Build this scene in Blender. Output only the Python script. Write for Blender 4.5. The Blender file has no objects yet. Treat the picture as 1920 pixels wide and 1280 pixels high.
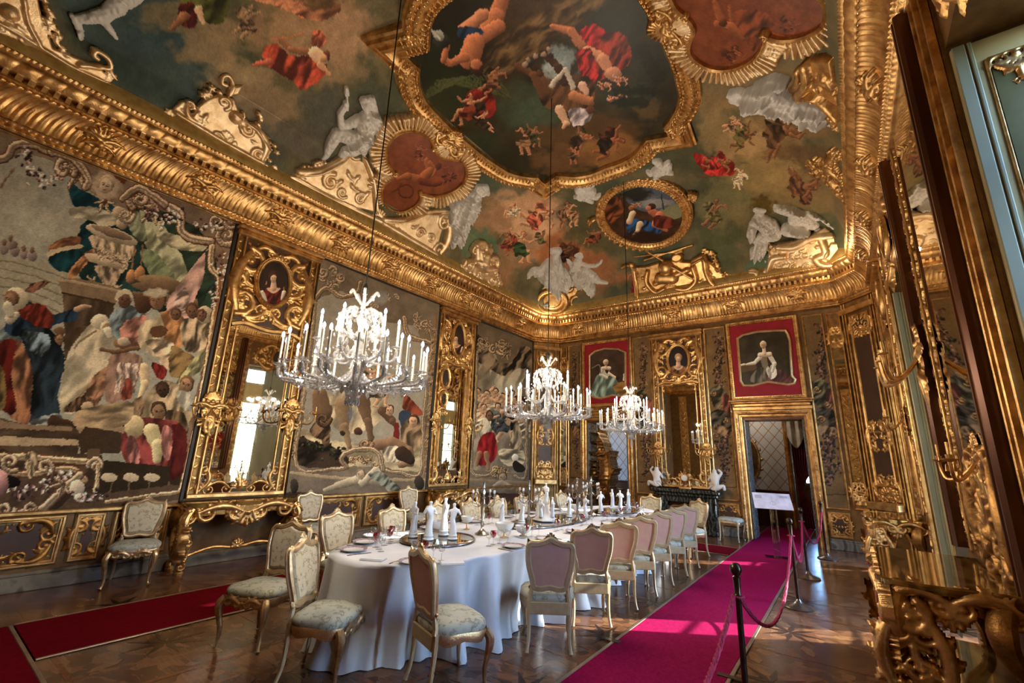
import bpy, math, random
import numpy as np
from mathutils import Vector, Matrix
random.seed(7)
RNG = np.random.RandomState(5)
S = bpy.context.scene
PI = math.pi
# ------------------------------------------------------------------ camera
H = 1.65
RGT = np.array([0.80470198, 0.592732, 0.03351855])
UPV = np.array([0.12036532, -0.21817539, 0.96845841])
FWD = np.array([-0.58134921, 0.77528593, 0.24691054])
FPX = 831.96
CAMP = np.array([0, 0, H])
cd = bpy.data.cameras.new('camera')
cam = bpy.data.objects.new('camera', cd)
S.collection.objects.link(cam)
cd.sensor_width = 36.0
cd.lens = FPX / 1920 * 36
cd.clip_start = 0.02
M = Matrix.Identity(4)
for i in range(3):
    M[i][0], M[i][1], M[i][2], M[i][3] = RGT[i], UPV[i], -FWD[i], CAMP[i]
cam.matrix_world = M
S.camera = cam
# ------------------------------------------------------------------ exposure, sky, sun
S.view_settings.view_transform = 'Standard'
S.view_settings.look = 'None'
S.view_settings.gamma = 1
S.view_settings.exposure = 0.0
S.view_settings.use_curve_mapping = False
wd = bpy.data.worlds.new('sky')
S.world = wd
wd.use_nodes = True
wn = wd.node_tree
sky = wn.nodes.new('ShaderNodeTexSky')
sky.sky_type = 'NISHITA'
sky.sun_disc = False
sky.sun_elevation = math.radians(27)
sky.sun_rotation = math.radians(59)
bgn = wn.nodes['Background']
wmx = wn.nodes.new('ShaderNodeVectorMath')      # the camera is balanced for lamplight, so daylight reads blue
wmx.operation = 'MULTIPLY'
wmx.inputs[1].default_value = (.70, .93, 1.40)
wn.links.new(sky.outputs[0], wmx.inputs[0])
wn.links.new(wmx.outputs[0], bgn.inputs[0])
bgn.inputs[1].default_value = 5.0
SUN_DIR = Vector((-1.0, -0.66, -0.60)).normalized()
sl = bpy.data.lights.new('sun', 'SUN')
sl.energy = 30.0
sl.angle = math.radians(0.6)
sl.color = (1.0, 0.95, 0.92)
so = bpy.data.objects.new('sun', sl)
S.collection.objects.link(so)
so.rotation_euler = SUN_DIR.to_track_quat('-Z', 'Y').to_euler()
so.location = (6, 8, 6)
S.cycles.max_bounces = 7
S.cycles.diffuse_bounces = 3
S.cycles.glossy_bounces = 4
S.cycles.transmission_bounces = 4
S.cycles.transparent_max_bounces = 10
S.cycles.caustics_reflective = False
S.cycles.caustics_refractive = False
S.cycles.sample_clamp_indirect = 4.0
# chandelier and corner fill strengths (the lights themselves are made further down)
CH_E, CH_C = 27, (1.0, .83, .64)
CORNER_FILL = [(-6.9, 11.1, 14), (.05, 10.9, 16)]
# room dimensions
XL, XR, YN, YF = -7.58, 0.82, -1.05, 11.85
XC = (XL + XR) / 2
ZC = 5.12          # underside of the cornice
WIN = [(1.2, 3.5), (6.5, 8.65), (10.35, 11.15)]   # right-wall windows; the narrow last one is added to cast far sun strips
XG = 1.38          # plane of the window glass


def portal(y0, y1, z0, z1):
    l = bpy.data.lights.new('window_daylight_portal', 'AREA')
    l.shape = 'RECTANGLE'
    l.size = z1 - z0
    l.size_y = y1 - y0
    l.cycles.is_portal = True
    o = bpy.data.objects.new('window_daylight_portal', l)
    S.collection.objects.link(o)
    o.location = (XG + 0.06, (y0 + y1) / 2, (z0 + z1) / 2)
    o.rotation_euler = (0, PI / 2, 0)


for a, b in WIN:
    portal(a, b, 0.1, 4.3)

# ------------------------------------------------------------------ pixel -> room helpers (used to measure places off the photograph)
def ray(x, y):
    return (x - 960) / FPX * RGT - (y - 640) / FPX * UPV + FWD


class Fr:
    """a flat reference frame: origin O, axes U (along), V (up), N (towards the room)"""
    def __init__(s, O, U, V, N):
        s.O, s.U, s.V, s.N = [np.array(a, float) for a in (O, U, V, N)]
        s.flip = np.dot(np.cross(s.U, s.V), s.N) < 0

    def p(s, u, v, h=0):
        u, v, h = np.broadcast_arrays(np.asarray(u, float), np.asarray(v, float), np.asarray(h, float))
        return s.O + u[..., None] * s.U + v[..., None] * s.V + h[..., None] * s.N

    def at(s, x, y, h=0):
        d = ray(x, y)
        t = np.dot(s.O + h * s.N - CAMP, s.N) / np.dot(d, s.N)
        q = CAMP + d * t - s.O
        return float(np.dot(q, s.U)), float(np.dot(q, s.V))

    def mpp(s, x, y):
        a, b = np.array(s.at(x, y)), np.array(s.at(x + 1, y))
        c = np.array(s.at(x, y + 1))
        return math.sqrt(abs((b - a)[0] * (c - a)[1] - (b - a)[1] * (c - a)[0]))


LW = Fr((XL, 0, 0), (0, 1, 0), (0, 0, 1), (1, 0, 0))
FW = Fr((0, YF, 0), (1, 0, 0), (0, 0, 1), (0, -1, 0))
RW = Fr((XR, 0, 0), (0, 1, 0), (0, 0, 1), (-1, 0, 0))
NW = Fr((0, YN, 0), (1, 0, 0), (0, 0, 1), (0, 1, 0))


def project(P):
    q = P - CAMP
    z = q @ FWD
    zz = np.where(z > 0.2, z, 0.2)
    x = 960 + FPX * (q @ RGT) / zz
    y = 640 - FPX * (q @ UPV) / zz
    bad = z <= 0.2
    x = np.where(bad, -9e3, x)
    y = np.where(bad, -9e3, y)
    return x, y


# ceiling: a coved vault, height from the distance to the walls
CD = [0.0, 0.30, 0.36, 0.46, 0.70, 1.10, 1.50, 2.04, 2.60, 3.2, 4.2, 9]
CZ = [6.05, 6.12, 6.25, 6.60, 6.86, 7.08, 7.28, 7.53, 7.66, 7.72, 7.74, 7.74]


def ceil_d(X, Y):
    dx = np.minimum(X - XL, XR - X)
    dy = np.minimum(Y - YN, YF - Y)
    k = 3.5
    d = -np.log(np.exp(-k * dx) + np.exp(-k * dy)) / k
    m = np.minimum(dx, dy)
    return np.maximum(d, m - 0.16)


def ceil_z(X, Y):
    return np.interp(ceil_d(X, Y), CD, CZ)


def ceil_pt(px, py):
    """where the line of sight meets the ceiling"""
    d = ray(px, py)
    t0, t1 = 4.0 / d[2], 6.3 / d[2]
    f = lambda t: (H + d[2] * t) - float(ceil_z(d[0] * t, d[1] * t))
    t = 4.0 / d[2]
    lo = t
    n = 0
    while f(t) < 0 and n < 400:
        lo = t
        t += 0.02 / d[2]
        n += 1
    hi = t
    for _ in range(20):
        m = (lo + hi) / 2
        if f(m) < 0: lo = m
        else: hi = m
    return np.array([d[0] * hi, d[1] * hi, H + d[2] * hi])


def ceil_frame(px, py, lift=0.0, span=0.25, up=None):
    """tangent frame of the vault at a place; V points up the cove (away from the nearest wall)"""
    P = ceil_pt(px, py)
    e = span
    zx = float(ceil_z(P[0] + e, P[1]) - ceil_z(P[0] - e, P[1])) / (2 * e)
    zy = float(ceil_z(P[0], P[1] + e) - ceil_z(P[0], P[1] - e)) / (2 * e)
    n = np.array([zx, zy, -1.0])
    n /= np.linalg.norm(n)
    g = np.array([XC - P[0], 5.4 - P[1], 0]) if up is None else np.array(up, float)
    g = g - n * np.dot(g, n)
    g /= np.linalg.norm(g)
    u = np.cross(g, n)
    return Fr(P + n * lift, u, g, n)


# ------------------------------------------------------------------ objects
LK = S.collection.objects.link


def mesh_data(name, V, Fc, mat=None, smooth=True, col=None):
    me = bpy.data.meshes.new(name)
    V = np.asarray(V, np.float32).reshape(-1, 3)
    if isinstance(Fc, np.ndarray) and Fc.ndim == 2:
        n, k = Fc.shape
        me.vertices.add(len(V))
        me.vertices.foreach_set('co', V.ravel())
        me.loops.add(n * k)
        me.loops.foreach_set('vertex_index', Fc.astype(np.int32).ravel())
        me.polygons.add(n)
        me.polygons.foreach_set('loop_start', np.arange(0, n * k, k, dtype=np.int32))
        me.polygons.foreach_set('loop_total', np.full(n, k, np.int32))
        me.update(calc_edges=True)
    else:
        me.from_pydata(V.tolist(), [], [list(map(int, f)) for f in Fc])
        me.update()
    if len(me.polygons):
        if isinstance(smooth, float):
            me.polygons.foreach_set('use_smooth', [True] * len(me.polygons))
            me.set_sharp_from_angle(angle=smooth)
        else:
            me.polygons.foreach_set('use_smooth', [bool(smooth)] * len(me.polygons))
    if col is not None:
        a = me.color_attributes.new('paint', 'FLOAT_COLOR', 'POINT')
        c = np.ones((len(V), 4), np.float32)
        c[:, :3] = col
        a.data.foreach_set('color', c.ravel())
    if mat: me.materials.append(mat)
    return me


def link(name, me, parent=None, loc=None):
    o = bpy.data.objects.new(name, me)
    LK(o)
    if parent is not None: o.parent = parent
    if loc is not None: o.location = loc
    return o


def obj(name, V, Fc, mat, parent=None, smooth=True, col=None):
    return link(name, mesh_data(name, V, Fc, mat, smooth, col), parent)


def tag(o, label=None, cat=None, group=None, kind=None):
    if label: o['label'] = label
    if cat: o['category'] = cat
    if group: o['group'] = group
    if kind: o['kind'] = kind
    return o


def empty(name, loc=(0, 0, 0), rz=0, label=None, cat=None, group=None):
    o = bpy.data.objects.new(name, None)
    LK(o)
    o.location = loc
    o.rotation_euler = (0, 0, rz)
    return tag(o, label, cat, group)


def kids():
    d = {}
    for o in bpy.data.objects:
        if o.parent: d.setdefault(o.parent, []).append(o)
    return d


def copy_tree(root, loc=None, rz=None, label=None, group=None, tree=None, scale=None):
    tree = tree if tree is not None else kids()

    def rec(o, par):
        c = o.copy()
        LK(c)
        c.parent = par
        for ch in tree.get(o, []): rec(ch, c)
        return c
    r = rec(root, None)
    if loc is not None: r.location = loc
    if rz is not None: r.rotation_euler = (0, 0, rz)
    if scale is not None: r.scale = (scale,) * 3
    if label: r['label'] = label
    if group: r['group'] = group
    return r


def grid_faces(nu, nv, closed_u=False, closed_v=False, flip=False):
    """vertex index = i*nv + j"""
    I = np.arange(nu if closed_u else nu - 1)
    J = np.arange(nv if closed_v else nv - 1)
    I, J = np.meshgrid(I, J, indexing='ij')
    I2, J2 = (I + 1) % nu, (J + 1) % nv
    f = np.stack([I * nv + J, I2 * nv + J, I2 * nv + J2, I * nv + J2], -1).reshape(-1, 4)
    return f[:, ::-1] if flip else f


class MB:
    """collects shapes; build() makes them one mesh object"""
    def __init__(s, M=None):
        s.v, s.f, s.n, s.M = [], [], 0, M

    def add(s, V, Fc):
        V = np.asarray(V, float).reshape(-1, 3)
        s.v.append(V)
        s.f.extend([[int(a) + s.n for a in f] for f in Fc])
        s.n += len(V)
        return s

    def box(s, x0, x1, y0, y1, z0, z1, b=0.0, fr=None):
        """axis box, or with fr: u, v, h ranges in a frame"""
        b = min(b, (x1 - x0) / 2.01, (y1 - y0) / 2.01, (z1 - z0) / 2.01)
        if b <= 0:
            P = np.array([(x, y, z) for x in (x0, x1) for y in (y0, y1) for z in (z0, z1)])
            Fc = [(0, 1, 3, 2), (4, 6, 7, 5), (0, 4, 5, 1), (2, 3, 7, 6), (0, 2, 6, 4), (1, 5, 7, 3)]
        else:
            P, Fc, ix = [], [], {}
            for cx in (0, 1):
                for cy in (0, 1):
                    for cz in (0, 1):
                        X, Y, Z = (x0, x1)[cx], (y0, y1)[cy], (z0, z1)[cz]
                        sx, sy, sz = (b, -b)[cx], (b, -b)[cy], (b, -b)[cz]
                        for k, q in enumerate(((X, Y + sy, Z + sz), (X + sx, Y, Z + sz), (X + sx, Y + sy, Z))):
                            ix[cx, cy, cz, k] = len(P)
                            P.append(q)
            g = lambda a, c, d, k: ix[a, c, d, k]
            for a in (0, 1):
                q = [g(a, 0, 0, 0), g(a, 0, 1, 0), g(a, 1, 1, 0), g(a, 1, 0, 0)]
                Fc.append(q if a == 0 else q[::-1])
                q = [g(0, a, 0, 1), g(1, a, 0, 1), g(1, a, 1, 1), g(0, a, 1, 1)]
                Fc.append(q if a == 0 else q[::-1])
                q = [g(0, 0, a, 2), g(0, 1, a, 2), g(1, 1, a, 2), g(1, 0, a, 2)]
                Fc.append(q if a == 0 else q[::-1])
            for a in (0, 1):
                for c in (0, 1):
                    Fc.append([g(a, c, 0, 0), g(a, c, 1, 0), g(a, c, 1, 1), g(a, c, 0, 1)])
                    Fc.append([g(a, 0, c, 0), g(a, 1, c, 0), g(a, 1, c, 2), g(a, 0, c, 2)])
                    Fc.append([g(0, a, c, 1), g(1, a, c, 1), g(1, a, c, 2), g(0, a, c, 2)])
                    for d in (0, 1):
                        Fc.append([g(a, c, d, 0), g(a, c, d, 1), g(a, c, d, 2)])
            P = np.array(P)
        if fr is not None: P = fr.p(P[:, 0], P[:, 1], P[:, 2])
        return s.add(P, Fc)

    def tube(s, pts, r, k=8, cap=True, closed=False, flat=None):
        P = np.asarray(pts, float)
        n = len(P)
        r = np.broadcast_to(np.asarray(r, float), (n,))
        T = np.gradient(P, axis=0) if not closed else np.roll(P, -1, 0) - np.roll(P, 1, 0)
        T /= np.linalg.norm(T, axis=1)[:, None] + 1e-9
        ref = np.array([0, 0, 1.0]) if abs(T[0][2]) < 0.9 else np.array([1.0, 0, 0])
        a = np.cross(T[0], ref)
        a /= np.linalg.norm(a)
        R = []
        ang = np.arange(k) * 2 * PI / k
        for i in range(n):
            a = a - T[i] * np.dot(a, T[i])
            a /= np.linalg.norm(a) + 1e-9
            b = np.cross(T[i], a)
            R.append(P[i] + r[i] * (np.cos(ang)[:, None] * a + np.sin(ang)[:, None] * b * (flat or 1)))
        V = np.concatenate(R)
        Fc = grid_faces(n, k, closed, True).tolist()
        if cap and not closed:
            Fc.append(list(range(k - 1, -1, -1)))
            Fc.append([(n - 1) * k + j for j in range(k)])
        return s.add(V, Fc)

    def lathe(s, prof, c=(0, 0, 0), k=12, cap=True, lob=0, amp=0.0, sx=1, sy=1):
        pr = np.asarray(prof, float)
        n = len(pr)
        ang = np.arange(k) * 2 * PI / k
        R = pr[:, 0][:, None] * (1 + amp * np.cos(lob * ang)[None] if lob else 1)
        V = np.stack([R * np.cos(ang) * sx, R * np.sin(ang) * sy, np.repeat(pr[:, 1][:, None], k, 1)], -1).reshape(-1, 3) + np.array(c)
        Fc = grid_faces(n, k, False, True, True).tolist()
        if cap:
            Fc.append(list(range(k)))
            Fc.append([(n - 1) * k + j for j in range(k - 1, -1, -1)])
        return s.add(V, Fc)

    def prism(s, poly, h0, h1, fr, b=0.0):
        """a plate cut to an outline (u, v) in a frame"""
        A = np.asarray(poly, float)
        n = len(A)
        if b:
            e = np.roll(A, -1, 0) - np.roll(A, 1, 0)
            nn = np.stack([-e[:, 1], e[:, 0]], 1)
            nn /= np.linalg.norm(nn, axis=1)[:, None] + 1e-9
            ar = np.sum(A[:, 0] * np.roll(A[:, 1], -1) - A[:, 1] * np.roll(A[:, 0], -1))
            B = A + nn * b * (1 if ar > 0 else -1)
            L = [(A, h0), (A, h1 - b), (B, h1)]
        else:
            L = [(A, h0), (A, h1)]
        V = np.concatenate([fr.p(a[:, 0], a[:, 1], h) for a, h in L])
        Fc = grid_faces(len(L), n, False, True).tolist()
        Fc.append(list(range(n)))
        Fc.append([(len(L) - 1) * n + j for j in range(n - 1, -1, -1)])
        return s.add(V, Fc)

    def sweep(s, path, prof, fr, closed=True):
        """moulding: profile (offset to the left of the path, height) swept along (u, v) path with mitres"""
        A = np.asarray(path, float)
        n = len(A)
        if closed:
            d0 = A - np.roll(A, 1, 0)
            d1 = np.roll(A, -1, 0) - A
        else:
            d1 = np.vstack([A[1:] - A[:-1], A[-1:] - A[-2:-1]])
            d0 = np.vstack([d1[:1], d1[:-1]])
        d0 /= np.linalg.norm(d0, axis=1)[:, None] + 1e-9
        d1 /= np.linalg.norm(d1, axis=1)[:, None] + 1e-9
        n0 = np.stack([-d0[:, 1], d0[:, 0]], 1)
        n1 = np.stack([-d1[:, 1], d1[:, 0]], 1)
        m = n0 + n1
        m /= np.linalg.norm(m, axis=1)[:, None] + 1e-9
        m /= np.maximum(np.sum(m * n0, 1), 0.35)[:, None]
        pr = np.asarray(prof, float)
        Q = A[:, None, :] + m[:, None, :] * pr[None, :, 0, None]
        V = fr.p(Q[..., 0], Q[..., 1], np.broadcast_to(pr[None, :, 1], Q.shape[:2])).reshape(-1, 3)
        Fc = grid_faces(n, len(pr), closed, False)
        return s.add(V, Fc.tolist())

    def data(s, name, mat, smooth=0.6):
        V = np.concatenate(s.v)
        if s.M is not None: V = V @ np.array(s.M)[:3, :3].T + np.array(s.M)[:3, 3]
        return mesh_data(name, V, s.f, mat, smooth)

    def build(s, name, mat, parent=None, smooth=0.6):
        return link(name, s.data(name, mat, smooth), parent)


def resamp(path, step, closed=True):
    A = np.asarray(path, float)
    if closed: A = np.vstack([A, A[:1]])
    L = np.r_[0, np.cumsum(np.linalg.norm(np.diff(A, axis=0), axis=1))]
    n = max(4, int(L[-1] / step))
    t = np.linspace(0, L[-1], n, endpoint=not closed)
    return np.stack([np.interp(t, L, A[:, k]) for k in range(A.shape[1])], 1)


def smooth_poly(pts, n=6, closed=True):
    """Catmull-Rom through the points"""
    P = np.asarray(pts, float)
    N = len(P)
    out = []
    rng = range(N) if closed else range(N - 1)
    for i in rng:
        if closed: a, b, c, d = P[i - 1], P[i], P[(i + 1) % N], P[(i + 2) % N]
        else: a, b, c, d = P[max(i - 1, 0)], P[i], P[i + 1], P[min(i + 2, N - 1)]
        for k in range(n):
            t = k / n
            out.append(0.5 * ((2 * b) + (c - a) * t + (2 * a - 5 * b + 4 * c - d) * t * t + (3 * b - a - 3 * c + d) * t ** 3))
    if not closed: out.append(P[-1])
    return np.array(out)


def rect(u0, u1, v0, v1):
    return [(u0, v0), (u1, v0), (u1, v1), (u0, v1)]


def oval(cu, cv, a, b, n=40):
    t = np.arange(n) * 2 * PI / n
    return np.stack([cu + a * np.cos(t), cv + b * np.sin(t)], 1)


# ------------------------------------------------------------------ value noise
def vnoise(x, y, seed=0):
    x, y = np.asarray(x, float), np.asarray(y, float)
    xi, yi = np.floor(x).astype(np.int64), np.floor(y).astype(np.int64)
    fx, fy = x - xi, y - yi
    fx, fy = fx * fx * (3 - 2 * fx), fy * fy * (3 - 2 * fy)

    def hsh(a, b):
        h = (a * 374761393 + b * 668265263 + seed * 1442695041) & 0x7fffffff
        h = ((h ^ (h >> 13)) * 1274126177) & 0x7fffffff
        return ((h ^ (h >> 16)) & 0xffff) / 65535.0
    return (hsh(xi, yi) * (1 - fx) + hsh(xi + 1, yi) * fx) * (1 - fy) + (hsh(xi, yi + 1) * (1 - fx) + hsh(xi + 1, yi + 1) * fx) * fy


def fbm(x, y, seed=0, o=3):
    s, a, t = 0, 1, 0
    for k in range(o):
        s = s + a * vnoise(x * 2 ** k, y * 2 ** k, seed + k)
        t += a
        a *= 0.55
    return s / t


def lin(c):
    c = np.asarray(c, float) / 255.0
    return np.where(c <= 0.04045, c / 12.92, ((c + 0.055) / 1.055) ** 2.4)
# ------------------------------------------------------------------ carved relief: capsules, ovals and plates merged into one height field
class Relief:
    def __init__(s):
        s.P, s.A, s.blur = [], [], 0

    def cap(s, pts, r, hf=1.0, base=0.0):
        pts = np.asarray(pts, float).reshape(-1, 2)
        r = np.broadcast_to(np.asarray(r, float), (len(pts),))
        if len(pts) == 1: s.P.append(('e', pts[0, 0], pts[0, 1], r[0], r[0], 0, hf * r[0], base))
        for i in range(len(pts) - 1):
            s.P.append(('c', pts[i], pts[i + 1], r[i], r[i + 1], hf, base))
        return s

    def ell(s, u, v, a, b, rot=0, h=None, base=0.0):
        s.P.append(('e', u, v, a, b, rot, h if h is not None else min(a, b) * 0.8, base))
        return s

    def plate(s, poly, h=0.02, bev=0.012, dish=0.0):
        s.P.append(('p', np.asarray(poly, float), h, bev, dish))
        return s

    def ring(s, u, v, a, b, r, n=28, hf=1.0, a0=0, a1=2 * PI):
        t = np.linspace(a0, a1, n)
        return s.cap(np.stack([u + a * np.cos(t), v + b * np.sin(t)], 1), r, hf)

    def scroll(s, u, v, R, a0, d=1, turns=1.25, w=0.3, n=14, hf=1.0):
        t = np.linspace(0, 1, n)
        rr = R * (1 - 0.82 * t)
        a = a0 + d * t * turns * 2 * PI
        s.cap(np.stack([u + rr * np.cos(a), v + rr * np.sin(a)], 1), R * w * (1 - 0.45 * t), hf)
        s.ell(u, v, R * 0.24, R * 0.24, 0, R * w * 1.3)
        return s

    def cscroll(s, p0, p1, bulge=0.4, w=0.1, curl=0.22, n=14, hf=1.0, leaves=3, inner=1):
        p0, p1 = np.array(p0, float), np.array(p1, float)
        d = p1 - p0
        L = np.linalg.norm(d)
        if L < 1e-4: return s
        e = d / L
        nn = np.array([-e[1], e[0]]) * (1 if bulge > 0 else -1)
        t = np.linspace(0, 1, n)
        q = p0[None] + d[None] * t[:, None] + nn[None] * (abs(bulge) * L * np.sin(PI * t))[:, None]
        s.cap(q, L * w * (0.55 + 0.75 * np.sin(PI * t)), hf)
        sg = 1 if bulge > 0 else -1
        R = L * curl
        a0 = math.atan2(e[1], e[0])
        s.scroll(*(p0 + e * R * 0.8 - nn * R * 0.1 * inner), R, a0 + PI - sg * 0.1, d=sg, w=w / curl * 0.75, hf=hf)
        s.scroll(*(p1 - e * R * 0.8 - nn * R * 0.1 * inner), R, a0 + sg * 0.1, d=-sg, w=w / curl * 0.75, hf=hf)
        for k in range(leaves):
            tt = (k + 1) / (leaves + 1)
            i = int(tt * (n - 1))
            an = math.atan2(nn[1], nn[0]) + (tt - 0.5) * -1.2 * sg
            s.leaf(q[i], an, L * w * 2.4, L * w * 0.55, 0.5 * sg * (1 if tt < 0.5 else -1))
        return s

    def leaf(s, p, ang, L, w, curl=0.4, lobes=2, hf=1.0):
        n = 6
        t = np.linspace(0, 1, n)
        a = ang + curl * t * 1.6
        dx = np.cumsum(np.cos(a)) * L / n
        dy = np.cumsum(np.sin(a)) * L / n
        q = np.stack([p[0] + dx, p[1] + dy], 1)
        s.cap(np.vstack([[p], q]), np.r_[w * 0.6, w * (1 - 0.75 * t)], hf)
        for k in range(lobes):
            i = 1 + k
            for sd in (1, -1):
                b = a[i] + sd * 0.95
                s.cap([q[i], q[i] + np.array([math.cos(b), math.sin(b)]) * L * (0.32 - 0.07 * k)], [w * 0.5, w * 0.22], hf)
        return s

    def shell(s, u, v, R, ang=PI / 2, spread=2.2, n=7, w=None):
        w = w or R * spread / n * 0.42
        for k in range(n):
            a = ang + (k / (n - 1) - 0.5) * spread
            RR = R * (1 - 0.22 * abs(k / (n - 1) - 0.5) * 2)
            s.cap([(u, v), (u + RR * math.cos(a), v + RR * math.sin(a))], [w * 0.3, w], 1.1)
        s.ell(u, v, R * 0.22, R * 0.22, 0, R * 0.2)
        return s

    def flower(s, u, v, r, n=5):
        for k in range(n):
            a = 2 * PI * k / n + u * 9
            s.ell(u + r * 0.55 * math.cos(a), v + r * 0.55 * math.sin(a), r * 0.42, r * 0.34, a, r * 0.4)
        s.ell(u, v, r * 0.3, r * 0.3, 0, r * 0.6)
        return s

    def garland(s, pts, r, seed=0):
        q = resamp(smooth_poly(pts, 5, False), r * 1.15, False)
        rg = random.Random(seed)
        for a in q:
            s.flower(a[0] + rg.uniform(-.4, .4) * r, a[1] + rg.uniform(-.4, .4) * r, r * rg.uniform(.75, 1.25))
        return s

    def sym(s, u0=0):
        """mirror everything so far about u = u0"""
        for q in list(s.P):
            if q[0] == 'c':
                m = lambda a: np.array([2 * u0 - a[0], a[1]])
                s.P.append(('c', m(q[1]), m(q[2]), *q[3:]))
            elif q[0] == 'e':
                s.P.append(('e', 2 * u0 - q[1], q[2], q[3], q[4], -q[5], *q[6:]))
            else:
                A = q[1].copy()
                A[:, 0] = 2 * u0 - A[:, 0]
                s.P.append(('p', A, *q[2:]))
        return s

    def shift(s, du, dv, k=1.0, rot=0.0):
        c, n = math.cos(rot), math.sin(rot)
        f = lambda a: np.stack([du + k * (a[..., 0] * c - a[..., 1] * n), dv + k * (a[..., 0] * n + a[..., 1] * c)], -1)
        out = []
        for q in s.P:
            if q[0] == 'c': out.append(('c', f(q[1]), f(q[2]), q[3] * k, q[4] * k, q[5], q[6] * k))
            elif q[0] == 'e':
                p = f(np.array([q[1], q[2]]))
                out.append(('e', p[0], p[1], q[3] * k, q[4] * k, q[5] + rot, q[6] * k, q[7] * k))
            else: out.append(('p', f(q[1]), q[2] * k, q[3] * k, q[4] * k))
        r = Relief()
        r.P = out
        r.blur = s.blur
        return r

    def bounds(s):
        lo, hi = np.full(2, 1e9), np.full(2, -1e9)
        for q in s.P:
            if q[0] == 'c':
                for a, r in ((q[1], q[3]), (q[2], q[4])): lo, hi = np.minimum(lo, a - r), np.maximum(hi, a + r)
            elif q[0] == 'e':
                r = max(q[3], q[4])
                lo, hi = np.minimum(lo, [q[1] - r, q[2] - r]), np.maximum(hi, [q[1] + r, q[2] + r])
            else: lo, hi = np.minimum(lo, q[1].min(0)), np.maximum(hi, q[1].max(0))
        return lo, hi

    def height(s, res, noise=0.0):
        lo, hi = s.bounds()
        lo -= res * 1.5
        nu, nv = int((hi[0] - lo[0]) / res) + 3, int((hi[1] - lo[1]) / res) + 3
        U = lo[0] + np.arange(nu) * res
        Vv = lo[1] + np.arange(nv) * res
        Hh = np.zeros((nu, nv))
        Hp = np.zeros((nu, nv))
        for q in s.P:
            if q[0] == 'c':
                a, b, ra, rb = q[1], q[2], q[3], q[4]
                mn = np.minimum(a - ra, b - rb)
                mx = np.maximum(a + ra, b + rb)
            elif q[0] == 'e':
                r = max(q[3], q[4])
                mn, mx = np.array([q[1] - r, q[2] - r]), np.array([q[1] + r, q[2] + r])
            else: mn, mx = q[1].min(0), q[1].max(0)
            i0, j0 = np.maximum(0, np.floor((mn - lo) / res)).astype(int)
            i1, j1 = (np.ceil((mx - lo) / res)).astype(int) + 1
            i1, j1 = min(i1, nu), min(j1, nv)
            if i1 <= i0 or j1 <= j0: continue
            X, Y = U[i0:i1, None], Vv[None, j0:j1]
            if q[0] == 'c':
                d = b - a
                L2 = float(d @ d) + 1e-12
                t = np.clip(((X - a[0]) * d[0] + (Y - a[1]) * d[1]) / L2, 0, 1)
                r = np.maximum(ra + (rb - ra) * t, res * 0.8)
                k = 1 - ((X - a[0] - d[0] * t) ** 2 + (Y - a[1] - d[1] * t) ** 2) / r ** 2
                h = np.where(k > 0, q[6] + q[5] * r * np.sqrt(np.maximum(k, 0)), 0)
            elif q[0] == 'e':
                c, n = math.cos(q[5]), math.sin(q[5])
                x, y = (X - q[1]) * c + (Y - q[2]) * n, -(X - q[1]) * n + (Y - q[2]) * c
                k = 1 - (x / max(q[3], res)) ** 2 - (y / max(q[4], res)) ** 2
                h = np.where(k > 0, q[7] + q[6] * np.sqrt(np.maximum(k, 0)), 0)
            else:
                A = q[1]
                X, Y = np.broadcast_arrays(X, Y)
                ins, dist = inside(A, X, Y, True)
                h = np.where(ins, np.minimum(q[2], 0.002 + dist * q[2] / max(q[3], 1e-4)) - (q[4] * (dist > q[3]) if q[4] else 0), 0)
            T = Hp if q[0] == 'p' else Hh
            T[i0:i1, j0:j1] = np.maximum(T[i0:i1, j0:j1], h)
        Hh += Hp
        for _ in range(s.blur):
            on = Hh > 0
            B = Hh * 2
            W = on * 2.0
            for ax, dd in ((0, 1), (0, -1), (1, 1), (1, -1)):
                B += np.roll(Hh, dd, ax)
                W += np.roll(on, dd, ax)
            Hh = np.where(on, B / np.maximum(W, 1), 0)
        M_ = None
        for pts, r, k in s.A:       # folds raised on what is already there
            for a, b in zip(pts[:-1], pts[1:]):
                d = b - a
                X, Y = U[:, None] - a[0], Vv[None] - a[1]
                t = np.clip((X * d[0] + Y * d[1]) / (d @ d + 1e-9), 0, 1)
                e = ((X - d[0] * t) ** 2 + (Y - d[1] * t) ** 2) / (2 * r) ** 2
                g = np.where(e < 1, (1 - e) ** 2 * 1.3 - .55 * np.sqrt(e) * (1 - e), 0) * r * k
                M_ = np.zeros_like(Hh) if M_ is None else M_
                M_ = np.where(np.abs(g) > np.abs(M_), g, M_)
            Hh = np.where(Hh > 0, np.maximum(Hh + M_, .004), 0)
            M_ = None
        if noise:
            N = vnoise(U[:, None] / noise, Vv[None] / noise, 3)
            Hh = np.where(Hh > 0, Hh * (0.8 + 0.4 * N), 0)
        return U, Vv, Hh

    def data(s, name, mat, fr, res=0.014, skirt=0.02, noise=0.0, h0=0.0):
        U, Vv, Hh = s.height(res, noise)
        nu, nv = Hh.shape
        on = Hh > 0
        q = on[:-1, :-1] | on[1:, :-1] | on[1:, 1:] | on[:-1, 1:]
        I, J = np.nonzero(q)
        F4 = np.stack([I * nv + J, (I + 1) * nv + J, (I + 1) * nv + J + 1, I * nv + J + 1], 1)
        if fr.flip: F4 = F4[:, ::-1]
        used, inv = np.unique(F4.ravel(), return_inverse=True)
        F4 = inv.reshape(F4.shape)
        u, v, h = U[used // nv], Vv[used % nv], Hh.ravel()[used]
        V = fr.p(u, v, np.where(h > 0, h + h0, -skirt))
        return mesh_data(name, V, F4, mat, True)

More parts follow.
